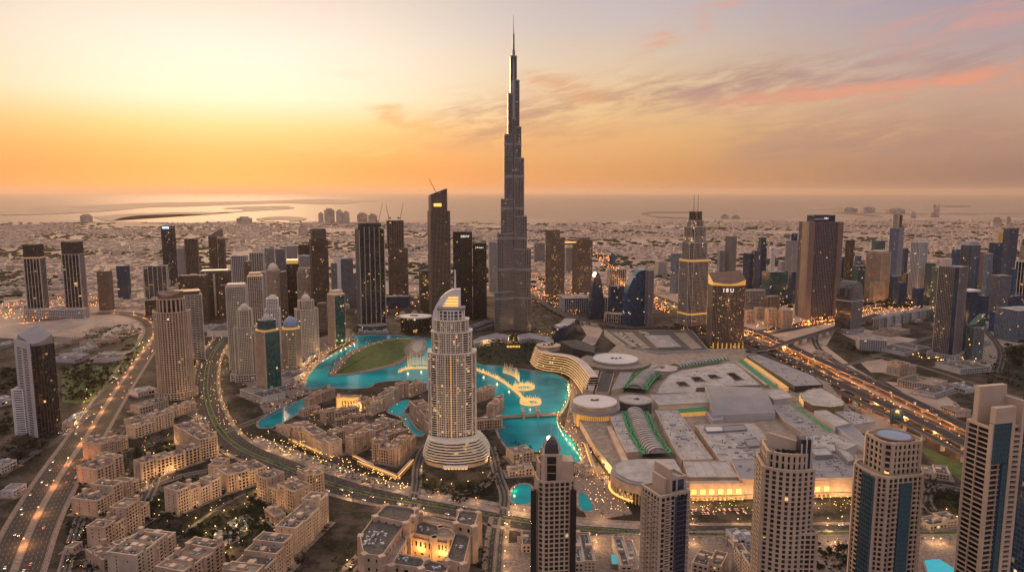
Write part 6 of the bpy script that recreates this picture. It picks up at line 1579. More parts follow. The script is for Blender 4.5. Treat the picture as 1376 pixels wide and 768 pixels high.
for lb, p1, p2, dp, h_, st_, rf in (
 ('terraced curved pavilion left of the pointed crown tower, upper level', (690,622), (716,618), 26, 12, 'lowbeige', 'roof'),
 ('terraced curved pavilion left of the pointed crown tower, lower level', (684,640), (716,638), 18, 8, 'lowbeige', 'roofgrey'),
 ('small pavilion right of the pointed crown tower by the lake', (772,632), (786,640), 16, 8, 'lowbeige', 'roofgrey'),
 ('low yard building in the plain near the left edge, front', (2,545), (20,541), 40, 6, 'lowpale', 'roof'),
 ('long low wall building at the far left plain', (0,468), (22,462), 24, 6, 'lowpale', 'rooflight'),
 ('small shed row in the plain below the sand lot', (64,470), (84,464), 30, 6, 'lowbeige', 'roof'),
 ('pale shed behind the park strip', (112,474), (132,468), 30, 6, 'lowpale', 'rooflight'),
 ('small sheds by the bend of the motorway', (132,446), (150,442), 30, 6, 'lowbeige', 'roof'),
 ('villa at the bottom left edge beside the slip road', (2,636), (24,626), 22, 7, 'lowpale', 'roof'),
 ('second villa at the bottom left edge beside the slip road', (0,668), (16,658), 18, 7, 'lowpale', 'roofgrey'),
 ('garden pavilion with steps in the strip left of the sand blocks', (98,742), (110,734), 8, 4, 'lowbeige', 'roof'),
 ('white car park deck at the foot of the dark curved glass tower', (84,574), (100,560), 18, 6, 'lowpale', 'roofwhite'),
 ('low shops between the boulevard and the dark towers', (283,446), (300,440), 40, 9, 'lowpale', 'roof'),
 ('low block behind the domed beige tower', (378,470), (398,462), 40, 10, 'lowpale', 'roof'),
 ('lakeside terrace building below the short blue domed tower', (408,492), (426,480), 26, 9, 'lowpale', 'roof'),
 ('low building left of the round dark glass hall', (482,448), (520,447), 26, 6, 'lowpale', 'roofgrey'),
 ('small office behind the round dark glass hall', (588,448), (604,446), 40, 9, 'navy', 'roofgrey'),
 ('long blue roofed shed beside the black lattice towers', (632,446), (662,436), 30, 8, 'lowblue', 'blueroof'),
 ('block beside the flyover with a flat dark roof', (1092,478), (1106,482), 26, 8, 'lowbeige', 'roofdark'),
 ('brown villa compound right of the arched glass tower', (1196,452), (1222,448), 50, 9, 'lowbeige', 'roof'),
 ('sand coloured shed in the construction yard, front', (1264,552), (1284,560), 30, 8, 'lowbeige', 'roof'),
 ('pale shed in the construction yard, rear', (1270,520), (1296,528), 30, 8, 'lowpale', 'rooflight'),
 ('small toll building beside the mall and highway', (1136,552), (1150,556), 14, 9, 'gold', 'roof'),
 ('low block at the foot of the right edge dark towers', (1300,436), (1326,440), 40, 9, 'lowpale', 'roofgrey'),
 ('flat block between the big corner tower and the blue glass block', (1312,466), (1332,462), 40, 10, 'lowpale', 'roof')):
    block(lb, p1, p2, dp, h_, sty=st_, roof=rf, name='low_building', cat='building', steps=3)
for i in range(7):                                     # terrace of pale apartment blocks on the right
    block(['first', 'second', 'third', 'fourth', 'fifth', 'sixth', 'seventh'][i]+' from the left in the row of pale terrace blocks by the highway', (1173+i*11, 440-i*2.2), (1181+i*11, 441-i*2.2), 60, 26, sty='lowpale', roof='rooflight', name='terrace_block', cat='terrace block', steps=1)
sheet('pool', [(822,744),(838,744),(840,757),(824,757)], 9.2, 'poolm') if False else None
for lb, pts, z_ in (('turquoise lit swimming pool on the deck between two near towers', [(821,744),(837,744),(839,757),(823,757)], 6), ('blue swimming pool at the bottom right below the oval roofed tower', [(1242,752),(1262,750),(1284,764),(1282,780),(1250,780)], 4), ('small glowing pool in the dark garden at the bottom right', [(1130,745),(1143,744),(1146,750),(1134,753)], 3), ('dim pool in the residents garden', [(283,716),(306,710),(322,724),(300,734)], .2), ('dim upper pool in the residents garden', [(306,702),(330,690),(346,704),(322,716)], .2)):
    p = pxpoly(pts, z_); c = cen(p); t = thing('swimming_pool', lb, 'swimming pool', (*c, 0))
    m = MB(); m.face([(*q, z_) for q in p]); m.build('water', 'poolm' if z_ > 1 else 'dimpool', t)
    m = MB()
    for a, d, n, Ln, nb in edges_of(p, 50): m.obox(a, d, n, 0, Ln, 0, 1.2, max(0, z_-3), z_+.2)
    m.build('pool_edge', 'paving2', t)
# billboard by the mall
q = at(1204, 572); t = thing('billboard', 'dark green gridded billboard frame beside the metro track', 'billboard', tuple(q)); m = MB(); m.box((q.x, q.y, 4), (20, 3, 24)); m.build('panel', 'g_teal', t)
m = MB()
for dx in (-7, 0, 7): m.box((q.x+dx, q.y+.5, 0), (1, 1, 4))
for dx in (-10, -5, 0, 5, 10): m.box((q.x+dx, q.y-1.6, 4), (.5, .4, 24.5))
m.build('frame', 'grey', t)
# ------------------------------------------------------------------ repeats: lamps, trees, palms, cars, villas
def copy_thing(src, loc, rz=0, label=None, group=None, s=1):
    r = src.copy(); COL.objects.link(r); r.location = loc; r.rotation_euler = (0, 0, rz); r.scale = (s, s, s)
    if label: r['label'] = label
    if group: r['group'] = group
    for ch in [o for o in src.children]:
        c = ch.copy(); COL.objects.link(c); c.parent = r
    return r
used = set()
def put(proto, loc, rz=0, label=None, group=None, s=1):
    if proto.name not in used:
        used.add(proto.name); proto.location = loc; proto.rotation_euler = (0, 0, rz); proto.scale = (s, s, s)
        if label: proto['label'] = label
        if group: proto['group'] = group
        return proto
    return copy_thing(proto, loc, rz, label, group, s)
# street lamps
def lamp_proto(mat, h, r, name='street_lamp'):
    t = thing(name, 'x', 'street lamp', (0, 0, 0))
    m = MB(); m.tube((0, 0, 0), (0, 0, h), .16, .1, 5); m.tube((0, 0, h), (1.2, 0, h+.3), .09, .07, 4); m.build('pole', 'pole', t)
    m = MB(); m.ball((1.2, 0, h+.2), r, 0, 6); m.build('lamp_head', mat, t)
    return t
random.seed(21)
LB = {'gold': lamp_proto('lamp', 6, .5), 'sod': lamp_proto('lampo', 9, .6)}
nl = 0
def lamp(p, kind, label, group, rz=0, z=0, light=0, col=(1, .6, .24)):
    global nl
    nl += 1
    o = put(LB[kind], (p[0], p[1], z), rz, label, group)
    if light:
        light *= 1.25 if kind == 'gold' else .62
        l = bpy.data.lights.new('lamp_light', 'POINT'); l.energy = light; l.color = col; l.shadow_soft_size = .8
        q = bpy.data.objects.new('lamp_light', l); COL.objects.link(q); q.parent = o; q.location = (1.2, 0, 6 if kind == 'gold' else 8.5)
def lamps_along(ln, o, step, kind, label, group, rng=(0, 1e9), light=0, every=3, z=0, start=0):
    for i, (p, d) in enumerate(walk(offs(ln, o), step, start)):
        if not (300 < p.y < 3200): continue
        x, y = proj(p.x, p.y); 
        if not (-20 < x < 1396 and y < 800): continue
        lamp(p, kind, label, group, math.atan2(d.y, d.x)+math.pi/2*(1 if o < 0 else -1), z, light if i % every == 0 else 0, (1, .42, .12) if kind == 'sod' else (1, .62, .26))
lamps_along(r_motor, 0, 84, 'sod', 'orange street lamp on the left motorway median', 'orange lamps along the motorway median', light=20000, every=1)
lamps_along(r_boul, 23, 52, 'gold', 'golden street lamp on the outer pavement of the boulevard', 'golden lamps on the boulevard', light=5000, every=1)
lamps_along(r_boul, -23, 52, 'gold', 'golden street lamp on the lake side pavement of the boulevard', 'golden lamps on the lake side of the boulevard', light=5000, every=2)
lamps_along(r_e1, -14, 62, 'sod', 'orange street lamp on the service road beside the elevated highway', 'orange lamps beside the elevated highway', light=90000, every=1)
lamps_along(r_e1, 20, 75, 'sod', 'orange street lamp under the near edge of the highway decks', 'orange lamps under the decks', light=70000, every=1)
lamps_along(r_far1, 0, 90, 'sod', 'orange street lamp on the highway behind the interchange', 'orange lamps on the far highway', light=70000, every=1)
lamps_along(r_far4, 0, 90, 'sod', 'orange street lamp on the highway behind the blue glass offices', 'orange lamps behind the offices', light=110000, every=1)
lamps_along(r_side, 10, 30, 'gold', 'golden lamp on the side street left of the courtyard hotel', 'golden lamps on the left side street', light=3500, every=2)
lamps_along(r_side2, -9, 30, 'gold', 'golden lamp on the side street right of the courtyard hotel', 'golden lamps on the right side street', light=3500, every=2)
prom = line([(414,512),(422,497),(436,483),(454,472),(472,463),(486,456)])
lamps_along(prom, -9, 26, 'gold', 'golden lamp on the promenade below the lakeside towers', 'golden lamps on the west promenade', light=5000, every=3)
lamps_along(prom, -24, 40, 'gold', 'golden lamp on the upper promenade path below the lakeside towers', 'golden lamps on the upper west promenade', light=5000, every=3)
prom2 = line([(768,516),(770,532),(763,548),(755,562),(762,578),(774,592),(786,608),(788,626)])
lamps_along(prom2, 6, 20, 'gold', 'golden lamp on the promenade between the lake and the mall', 'golden lamps on the mall promenade', light=5000, every=2)
lamps_along(line([(800,600),(808,618),(822,645),(838,664),(862,676)]), 0, 14, 'gold', 'golden lamp at the foot of the mall wall', 'golden lamps at the mall foot', light=7000, every=1)
lamps_along(line([(926,678),(1000,676),(1040,675),(1150,672)]), 0, 22, 'gold', 'golden lamp in front of the lit mall entrance', 'golden lamps at the mall entrance', light=9000, every=1)
for i, q in enumerate(((455,553),(468,554),(481,553))): lamp(at(*q), 'gold', 'golden flood lamp at the foot of the gate house', 'flood lamps at the gate house', 0, 0, 9000)
for q in ((225,572),(236,590),(208,612),(186,642),(196,652),(222,640),(236,634),(196,608),(229,600),(244,655),(262,700),(290,712),(312,740),(330,715),(352,700),(366,690),(332,672),(300,690),(276,720),(318,700),(345,660),(384,610),(156,720),(170,760),(300,655),(282,690),(252,672),(214,676),(158,640),(150,676)):
    lamp(at(*q), 'gold', 'small golden garden lamp among the sand coloured residential blocks', 'garden lamps among the residential blocks', random.random()*6, -1.5, 5200)
for q in ((592,650),(606,655),(630,652),(650,640),(660,620),(575,650),(566,632),(690,660),(704,690),(725,612),(735,640),(560,690)):
    lamp(at(*q), 'gold', 'golden lamp in the gardens around the curved white hotel', 'golden lamps around the hotel', random.random()*6, 0, 3500)
for q in ((683,458),(690,459),(697,458),(655,462),(712,452),(724,448),(735,452)): lamp(at(*q), 'gold', 'golden lamp in the gardens at the foot of the tallest tower', 'golden lamps at the tallest tower', 0, 0, 12000)
for q in ((776,742),(800,735),(845,742),(862,740),(1010,700),(1130,700),(1120,735),(1270,690),(1284,700),(1262,730),(1110,712)): lamp(at(*q), 'gold', 'golden lamp near the feet of the near towers', 'golden lamps near the towers', 0, 0, 5000)
for i in range(10): p = at(100+i*2.2+random.uniform(-4, 4), 575-i*5+random.uniform(-4, 4)); lamp(p, 'gold', 'golden lamp in the car park beside the dark curved glass tower', 'golden lamps in the left car park', 0, 0, 3500 if i % 2 else 0)
# promenade and old town extra sparkle further off, too small to count
random.seed(9)
m = MB(); 
def sparkle(m, pts, n, r=(.24, .42), z=(2.5, 5)):
    xs = [p[0] for p in pts]; ys = [p[1] for p in pts]
    k = 0
    while k < n:
        x, y = random.uniform(min(xs), max(xs)), random.uniform(min(ys), max(ys)); ins = False
        for (x1, y1), (x2, y2) in zip(pts, pts[1:]+pts[:1]):
            if (y1 > y) != (y2 > y) and x < (x2-x1)*(y-y1)/(y2-y1)+x1: ins = not ins
        if not ins: continue
        p = at(x, y); m.ball((p.x, p.y, random.uniform(*z)), random.uniform(*r), 0, 4); k += 1
sparkle(m, [(300,480),(345,548),(362,558),(412,530),(410,510),(430,484),(480,454),(470,446),(420,470),(330,520)], 130)
sparkle(m, [(360,580),(420,600),(480,625),(540,648),(560,655),(540,662),(470,640),(380,610),(345,590)], 150, (.35, .6)); sparkle(m, [(400,560),(480,540),(560,515),(570,560),(540,600),(480,612),(420,600)], 90, (.25, .45), (3, 12))
sparkle(m, [(440,505),(455,482),(490,462),(530,454),(545,455),(500,466),(470,482),(452,503)], 40)
sparkle(m, [(760,516),(800,530),(800,600),(850,668),(850,690),(800,690),(772,640),(782,620),(758,574),(768,540)], 170)
sparkle(m, [(640,455),(665,448),(760,448),(750,470),(700,462),(640,470)], 60)
sparkle(m, [(925,668),(1150,664),(1150,690),(925,692)], 110)
sparkle(m, [(180,590),(280,570),(300,640),(420,640),(390,740),(250,760),(150,740)], 130, (.2, .36), (1, 3)); sparkle(m, [(98,650),(140,590),(176,580),(150,640),(120,768),(84,768)], 60, (.22, .4), (1, 3))
sparkle(m, [(1210,470),(1300,470),(1330,500),(1230,480)], 60, (.6, 1.0)); sparkle(m, [(945,468),(1000,468),(990,474),(940,474)], 20)
sparkle(m, [(270,480),(262,545),(285,580),(345,590),(310,560),(300,520),(310,480)], 80)
o = m.build('garden_lights', 'lamp'); o['kind'] = 'stuff'
m = MB()
sparkle(m, [(700,372),(790,380),(900,410),(900,424),(840,404),(700,398)], 420, (.6, 1.15), (3, 9)); sparkle(m, [(1000,440),(1120,424),(1260,396),(1376,380),(1376,392),(1260,412),(1100,440)], 420, (.6, 1.15), (3, 9))
sparkle(m, [(700,386),(745,392),(790,416),(770,424),(730,410),(700,400)], 160, (.5, .9), (3, 7)); sparkle(m, [(0,410),(130,395),(130,412),(60,432),(0,432)], 170, (.8, 1.4), (3, 9)); sparkle(m, [(500,392),(660,380),(660,400),(500,440)], 120, (.8, 1.4), (3, 9))
sparkle(m, [(1040,420),(1376,386),(1376,360),(1300,380),(1040,400)], 160, (.8, 1.5), (4, 10)); sparkle(m, [(780,322),(800,326),(845,376),(820,372)], 110, (1, 2), (4, 9))
sparkle(m, [(960,432),(1060,470),(1150,520),(1376,628),(1376,650),(1150,545),(1050,490),(955,445)], 120, (.5, .8), (3, 8))

for y0 in range(2600, 8600, 620):
    for x0 in range(-7000, 7001, 150):
        if abs(x0) > .8*y0 or random.random() < .45: continue
        m.ball((x0, y0+x0*.06, 6), .6+y0/6500*random.random(), 0, 4)
for x1 in range(-6000, 6001, 760):
    for y1 in range(2600, 8600, 170):
        if abs(x1) > .8*y1 or random.random() < .5: continue
        m.ball((x1+y1*.05, y1, 6), .6+y1/6500*random.random(), 0, 4)
o = m.build('distant_street_lights', 'lampo'); o['kind'] = 'stuff'

# trees
def leaf_cloud(m, c, r, n, sz, clumps=9):
    cl = [(Vector((random.gauss(0, .42)*r[0], random.gauss(0, .42)*r[1], random.gauss(0, .36)*r[2])), random.uniform(.35, .6)) for _ in range(clumps)]
    for i in range(n):
        o, k = random.choice(cl)
        v = Vector((random.gauss(0, 1), random.gauss(0, 1), random.gauss(0, 1))).normalized()*random.random()**.35
        p = Vector(c)+o+Vector((v.x*r[0]*k, v.y*r[1]*k, v.z*r[2]*k))
        a, b = Vector((random.gauss(0, 1), random.gauss(0, 1), random.gauss(0, .6))).normalized(), Vector((random.gauss(0, 1), random.gauss(0, 1), random.gauss(0, .6))).normalized()
        s = sz*random.uniform(.6, 1.3); mi = random.random() < .4
        m.face([p-a*s-b*s*.5, p+a*s-b*s*.4, p+a*s*.4+b*s, p-a*s*.7+b*s*.7], None, int(mi))
def tree_proto(seed, h, w, mats):
    random.seed(seed); t = thing('broadleaf_tree', 'x', 'tree', (0, 0, 0))
    m = MB(); m.tube((0, 0, 0), (.2, .1, h*.55), .28, .16, 6)
    for i in range(4): a = i*1.6; m.tube((.2, .1, h*.38), (math.cos(a)*w*.3, math.sin(a)*w*.3, h*.7), .13, .05, 4)
    m.build('trunk', 'bark', t)
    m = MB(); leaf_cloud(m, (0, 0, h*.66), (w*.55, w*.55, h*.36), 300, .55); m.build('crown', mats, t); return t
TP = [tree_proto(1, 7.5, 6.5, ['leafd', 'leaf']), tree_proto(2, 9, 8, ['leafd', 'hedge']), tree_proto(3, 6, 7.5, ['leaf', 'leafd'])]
def palm_proto():
    random.seed(8); t = thing('palm_tree', 'x', 'palm', (0, 0, 0))
    m = MB(); m.tube((0, 0, 0), (.15, 0, 8), .26, .18, 6); m.build('trunk', 'bark', t)
    m = MB()
    for i in range(18):
        a = i*2.4; e = random.uniform(-.3, .9); p = Vector((.15, 0, 8)); dr_ = Vector((math.cos(a), math.sin(a), 0)); s = Vector((-dr_.y, dr_.x, 0))
        prev = p
        for k in range(1, 5):
            q = p+dr_*k*.85+Vector((0, 0, e*k*.7-.13*k*k)); w0, w1 = .42*(1-(k-1)/4.3), .42*(1-k/4.3)
            m.face([prev-s*w0, prev+s*w0, q+s*w1, q-s*w1]); prev = q
    m.build('crown', 'palm', t); return t
PP = palm_proto()
random.seed(33); nt_ = 0
def scatter(pts, n, protos, label, group, sm=(.8, 1.3), z=0):
    xs = [p[0] for p in pts]; ys = [p[1] for p in pts]; k = 0
    while k < n:
        x, y = random.uniform(min(xs), max(xs)), random.uniform(min(ys), max(ys)); ins = False
        for (x1, y1), (x2, y2) in zip(pts, pts[1:]+pts[:1]):
            if (y1 > y) != (y2 > y) and x < (x2-x1)*(y-y1)/(y2-y1)+x1: ins = not ins
        if not ins: continue
        p = at(x, y); put(random.choice(protos), (p.x, p.y, z), random.random()*6.28, label, group, random.uniform(*sm)); k += 1
scatter([(84,500),(120,486),(140,494),(160,478),(190,452),(194,462),(165,498),(130,533),(112,540),(86,538)], 48, TP, 'dark bushy tree in the park strip left of the motorway', 'trees in the motorway park', (1.0, 1.7))
scatter([(186,628),(172,614),(230,592),(248,606),(226,622)], 22, TP, 'dark tree in the shaded garden court', 'trees in the shaded garden court')
scatter([(242,716),(300,690),(345,668),(370,692),(368,712),(320,730),(262,722)], 34, TP, 'dark tree in the residents pool garden', 'trees in the pool garden', (.7, 1.1))
scatter([(170,702),(225,657),(300,642),(308,660),(240,690),(202,710)], 26, TP, 'dark tree in the strip between two sand blocks', 'trees between the sand blocks', (.6, 1.0))
scatter([(565,640),(600,652),(660,640),(672,612),(660,660),(620,672),(572,660)], 38, TP, 'dark tree in the hotel garden', 'trees in the hotel garden', (.6, 1.0))
scatter([(640,456),(662,450),(715,448),(745,462),(716,486),(642,486)], 30, TP, 'tree in the park at the foot of the tallest tower', 'trees at the tallest tower', (.9, 1.5))
scatter([(0,505),(22,492),(26,515),(0,528)], 14, TP, 'dark tree left of the dark curved glass tower', 'trees left of the glass tower', (1.2, 1.8))
scatter([(0,560),(18,556),(20,580),(0,590)], 10, TP, 'dark tree in the bottom left plain', 'trees in the bottom left plain', (1.1, 1.6))
scatter([(10,610),(62,588),(70,598),(30,622)], 16, TP, 'dark tree by the motorway slip road', 'trees by the slip road', (.9, 1.4))
scatter([(1248,655),(1290,665),(1288,690),(1246,680)], 18, TP, 'dark tree right of the oval roofed tower', 'trees right of the oval roofed tower', (.8, 1.2))
scatter([(1092,735),(1145,730),(1145,768),(1092,768)], 16, TP, 'dark tree in the garden between two near towers', 'trees between near towers', (.8, 1.2))
scatter([(1350,466),(1376,462),(1376,500),(1358,490)], 16, TP, 'dark tree on the right edge green', 'trees at the right edge', (1.4, 2.2))
random.seed(35)
def palms_along(ln, o, step, label, group, jit=2):
    for p, d in walk(offs(ln, o), step):
        x, y = proj(p.x, p.y)
        if -10 < x < 1386 and y < 790: put(PP, (p.x+random.uniform(-jit, jit), p.y+random.uniform(-jit, jit), 0), random.random()*6, label, group, random.uniform(.8, 1.15))
palms_along(r_boul, 24.5, 30, 'palm on the outer pavement of the boulevard', 'palms on the boulevard')
palms_along(r_boul, -24.5, 26, 'palm on the lake side pavement of the boulevard', 'palms on the lake side of the boulevard')
palms_along(prom, -14, 17, 'palm on the promenade below the lakeside towers', 'palms on the west promenade')
palms_along(prom2, 9, 15, 'palm on the promenade between the lake and the mall', 'palms on the mall promenade')
palms_along(line([(804,606),(812,628),(830,655),(858,672)]), 4, 14, 'palm at the foot of the mall wall', 'palms at the mall foot')
palms_along(line([(440,506),(450,486),(480,468),(520,458),(545,456)]), 4, 18, 'palm around the lawn of the park island', 'palms on the park island', 3)
palms_along(line([(365,578),(400,598),(440,618),(480,634),(530,652)]), 6, 14, 'palm along the lit arcades of the old town', 'palms along the old town arcades', 4)
random.seed(36)
scatter([(420,590),(460,570),(500,560),(540,570),(520,610),(470,612)], 16, TP, 'small dark tree between the old town roofs', 'trees in the old town', (.5, .8))
def inside(pts, x, y):
    ins = False
    for (x1, y1), (x2, y2) in zip(pts, pts[1:]+pts[:1]):
        if (y1 > y) != (y2 > y) and x < (x2-x1)*(y-y1)/(y2-y1)+x1: ins = not ins
    return ins
m = MB(); random.seed(44)
for pts, n_, s_ in (([(186,628),(172,614),(230,592),(248,606),(226,622)], 70, 2.4), ([(242,716),(300,690),(345,668),(370,692),(368,712),(320,730),(262,722)], 230, 2.2), ([(170,702),(225,657),(300,642),(308,660),(240,690),(202,710)], 120, 2.2), ([(120,590),(185,575),(300,600),(420,640),(450,700),(400,768),(110,768),(100,680)], 620, 2.8), ([(200,540),(230,550),(270,560),(290,600),(200,600),(180,570)], 90, 2.2), ([(640,580),(720,600),(716,650),(660,660)], 90, 2.0), ([(690,400),(740,402),(800,432),(780,440),(745,440),(715,446)], 130, 3.4), ([(470,440),(540,446),(600,450),(640,440),(640,452),(560,446),(470,450)], 80, 3.0), ([(860,430),(900,440),(945,448),(945,462),(900,446)], 60, 3.2), ([(1000,452),(1030,470),(1010,474)], 40, 3.0), ([(240,470),(262,470),(270,530),(256,535)], 60, 2.4),
    ([(92,690),(140,596),(176,584),(186,600),(150,660),(140,700),(112,768),(84,768)], 150, 2.3), ([(565,640),(600,655),(660,640),(676,600),(664,664),(620,676),(572,664)], 150, 2.2), ([(640,456),(662,450),(715,448),(745,462),(716,488),(642,488)], 120, 3),
    ([(84,500),(120,486),(140,494),(160,478),(190,450),(196,462),(166,500),(130,535),(112,542),(84,540)], 220, 3.6), ([(0,590),(70,570),(60,610),(0,640)], 60, 3), ([(0,500),(26,492),(26,530),(0,530)], 50, 4), ([(110,446),(175,432),(200,440),(180,456),(120,470)], 70, 4),
    ([(365,580),(400,598),(440,618),(480,634),(540,655),(500,655),(440,632),(370,600)], 120, 1.8), ([(1240,640),(1300,655),(1300,700),(1240,690)], 90, 2.6), ([(1092,730),(1146,726),(1146,790),(1092,790)], 80, 2.2), ([(1120,455),(1180,470),(1170,478),(1130,470)], 50, 3),
    ([(770,520),(790,530),(800,590),(840,660),(820,670),(778,600),(766,560)], 70, 1.8), ([(300,480),(345,550),(362,560),(410,532),(412,506),(440,478),(478,456),(440,462),(400,490),(340,530)], 150, 2.2), ([(1050,470),(1120,500),(1200,540),(1190,548),(1110,515),(1040,480)], 80, 2.6),
    ([(500,700),(530,706),(500,760),(440,790),(430,770)], 70, 2), ([(645,700),(662,706),(656,790),(640,790)], 50, 2), ([(1300,470),(1376,470),(1376,520),(1330,520)], 70, 4), ([(410,590),(480,560),(540,575),(530,612),(470,620)], 60, 1.5)):
    xs = [q[0] for q in pts]; ys = [q[1] for q in pts]; k = 0
    while k < n_:
        x, y = random.uniform(min(xs), max(xs)), random.uniform(min(ys), max(ys))
        if not inside(pts, x, y): continue
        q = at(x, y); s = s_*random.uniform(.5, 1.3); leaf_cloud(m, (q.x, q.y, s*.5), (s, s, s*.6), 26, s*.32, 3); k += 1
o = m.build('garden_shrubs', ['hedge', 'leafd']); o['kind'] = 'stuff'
# hedges and far greenery: nobody could count it
m = MB(); random.seed(40)
for k in range(9000):
    y = 2300*(3.4**random.random())**1.1; x = random.uniform(-.85, .85)*y
    n_ = math.sin(x*.0016+1.3+y*.0004)*math.sin(y*.0043+x*.0006)+.5*math.sin(x*.006+y*.003)+random.uniform(-.35, .35)
    if n_ < .16 or y > 8800 or y < 2150: continue
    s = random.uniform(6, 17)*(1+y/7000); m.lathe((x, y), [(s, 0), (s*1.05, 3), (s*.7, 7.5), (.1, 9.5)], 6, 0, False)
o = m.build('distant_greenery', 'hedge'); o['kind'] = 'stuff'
m = MB()
for k in range(900):
    t_ = random.random()
    for ln, o_ in ((r_boul, 0),):
        i = random.randrange(len(ln)-1); p = ln[i].lerp(ln[i+1], random.random()); p = offs([ln[i], ln[i+1]], random.uniform(-2.6, 2.6))[0].lerp(offs([ln[i], ln[i+1]], random.uniform(-2.6, 2.6))[1], random.random())
        leaf_cloud(m, (p.x, p.y, .8), (1.2, 1.2, .8), 8, .45, 3)
o = m.build('median_shrubs', ['hedge', 'leaf']); o['kind'] = 'stuff'

# cars
def car_proto(paint):
    t = thing('parked_car' if False else 'car', 'x', 'car', (0, 0, 0)); m = MB()
    P_ = [(-2.2, .35), (-2.2, .85), (-1.5, .95), (-1.0, 1.45), (.6, 1.45), (1.2, .95), (2.1, .8), (2.2, .35)]
    for i in range(len(P_)-1):
        (x0, z0), (x1, z1) = P_[i], P_[i+1]; mi = 1 if i in (2, 4) else 0
        m.face([(x0, -.88, z0), (x0, .88, z0), (x1, .88, z1), (x1, -.88, z1)][::-1], None, mi)
    for s in (-.88, .88):
        q = [(x, s, z) for x, z in P_]; m.face(q if s > 0 else q[::-1])
        m.face([(-1.2, s*1.01, 1.0), (.95, s*1.01, 1.0), (.55, s*1.01, 1.38), (-.95, s*1.01, 1.38)], None, 1)
        for x in (-1.35, 1.35): m.tube((x, s*.8, .33), (x, s*1.04, .33), .33, .33, 8, 2)
    m.build('body', [paint, 'cglass', 'tyre'], t)
    m = MB(); 
    for s in (-.62, .62): m.box((2.22, s, .5), (.12, .45, .32))
    m.build('headlights', 'lampw', t)
    m = MB()
    for s in (-.62, .62): m.box((-2.24, s, .6), (.12, .45, .28))
    m.build('tail_lights', 'red', t); return t
CP_ = [car_proto('carw'), car_proto('carg'), car_proto('carr')]
random.seed(50)
def cars(ln, offs_, n, label, group, z=0.03, s=1.0, rng=None):
    tot = list(walk(ln, 4)); k = 0; tries = 0
    while k < n and tries < 4000:
        tries += 1
        o_ = random.choice(offs_); p, d = random.choice(tot)
        q = p+Vector((d.y, -d.x))*o_; x, y = proj(q.x, q.y, z)
        if not (0 < x < 1376 and y < 768): continue
        if rng and not (rng[0] < y < rng[1]): continue
        rev = o_ > 0
        put(random.choices(CP_, (5, 4, 1))[0], (q.x, q.y, z), math.atan2(d.y, d.x)+(0 if rev else math.pi), label, group, s); k += 1
cars(r_motor, (-21, -17, -13, -9, 9, 13, 17, 21), 46, 'car driving on the left motorway', 'cars on the motorway', rng=(455, 768), s=1.1)
cars(r_boul, (-18, -12, -7, 7, 12, 18), 54, 'car driving on the curved boulevard', 'cars on the boulevard')
cars(r_side, (-6, 6), 8, 'car on the side street left of the courtyard hotel', 'cars on the left side street')
cars(v1, (-8, -3, 3, 8), 28, 'car on the far elevated highway deck', 'cars on the far deck', 9.03, 1.15)
cars(v2, (-8, -3, 3, 8), 28, 'car on the near elevated highway deck', 'cars on the near deck', 9.03, 1.15)
cars(r_e1, (-20, -14, 16, 22), 24, 'car on the service road below the decks', 'cars below the decks', .03, 1.15)
cars(r_far1, (-24, -16, -8, 8, 16, 24), 44, 'car on the highway behind the interchange', 'cars on the far highway', .03, 1.3)
cars(r_far4, (-26, -18, 18, 26), 30, 'car on the highway behind the blue glass offices', 'cars behind the offices', .03, 1.3)

random.seed(52)
def parked(px0, px1, n, rows, label, group, gap=3.2):
    A, B = at(*px0).to_2d(), at(*px1).to_2d(); d = (B-A).normalized(); nn = Vector((-d.y, d.x))
    for i in range(n):
        q = A+d*random.randrange(int((B-A).length/gap))*gap+nn*random.randrange(rows)*9
        put(random.choice(CP_[:2]), (q.x, q.y, .05), math.atan2(nn.y, nn.x), label, group)
parked((930,690),(1010,689), 18, 2, 'car parked in front of the lit mall entrance', 'cars parked at the mall')
parked((86,586),(112,552), 14, 2, 'car parked beside the dark curved glass tower', 'cars parked at the glass tower')
# the street grid of the suburbs
for i, y0 in enumerate(range(2600, 8600, 620)):
    m = MB(); ribbon(m, [Vector((x, y0+x*.06)) for x in (-.85*y0-300, 0, .85*y0+300)], -9, 9, .015); structure(m.build('suburb_street', 'asphalt' if i % 2 else 'paving2'))
for x1 in range(-6000, 6001, 760):
    m = MB(); ys_ = max(2500, abs(x1)/.8); ribbon(m, [Vector((x1+y*.05, y)) for y in (ys_, (ys_+8600)/2, 8600)], -8, 8, .019); structure(m.build('suburb_street', 'paving2'))
# villas and low blocks of the suburbs
def house_proto(seed, mat):
    random.seed(seed); t = thing('villa', 'x', 'house', (0, 0, 0))
    m = MB(); w, d, h = random.uniform(15, 22), random.uniform(13, 18), random.uniform(7, 10)
    m.box((0, 0, 0), (w, d, h)); m.box((w*.15, 0, h), (w*.5, d*.6, 3.2)); m.box((-w*.6, -d*.2, 0), (w*.35, d*.5, h*.6)); m.build('wall', mat, t)
    m = MB(); 
    for x in (-.3, 0, .3):
        for z in (1.2, 4.6): m.box((w*x, -d/2-.03, z), (1.6, .1, 1.6))
    m.build('window', 'g_old', t)
    m = MB(); m.box((0, 0, h+.02), (w*.94, d*.94, .2)); m.build('roof', 'rooflight', t); return t
HP = [house_proto(i, 'fara' if i % 2 else 'farb') for i in range(4)]
random.seed(60)
def blocked(x, y):
    for ln in (r_far1, r_far2, r_far3, r_far4, r_far5, r_far6, r_motor, r_ring):
        for p in ln[::2]:
            if abs(p.x-x) < 60 and abs(p.y-y) < 60: return True
    return False
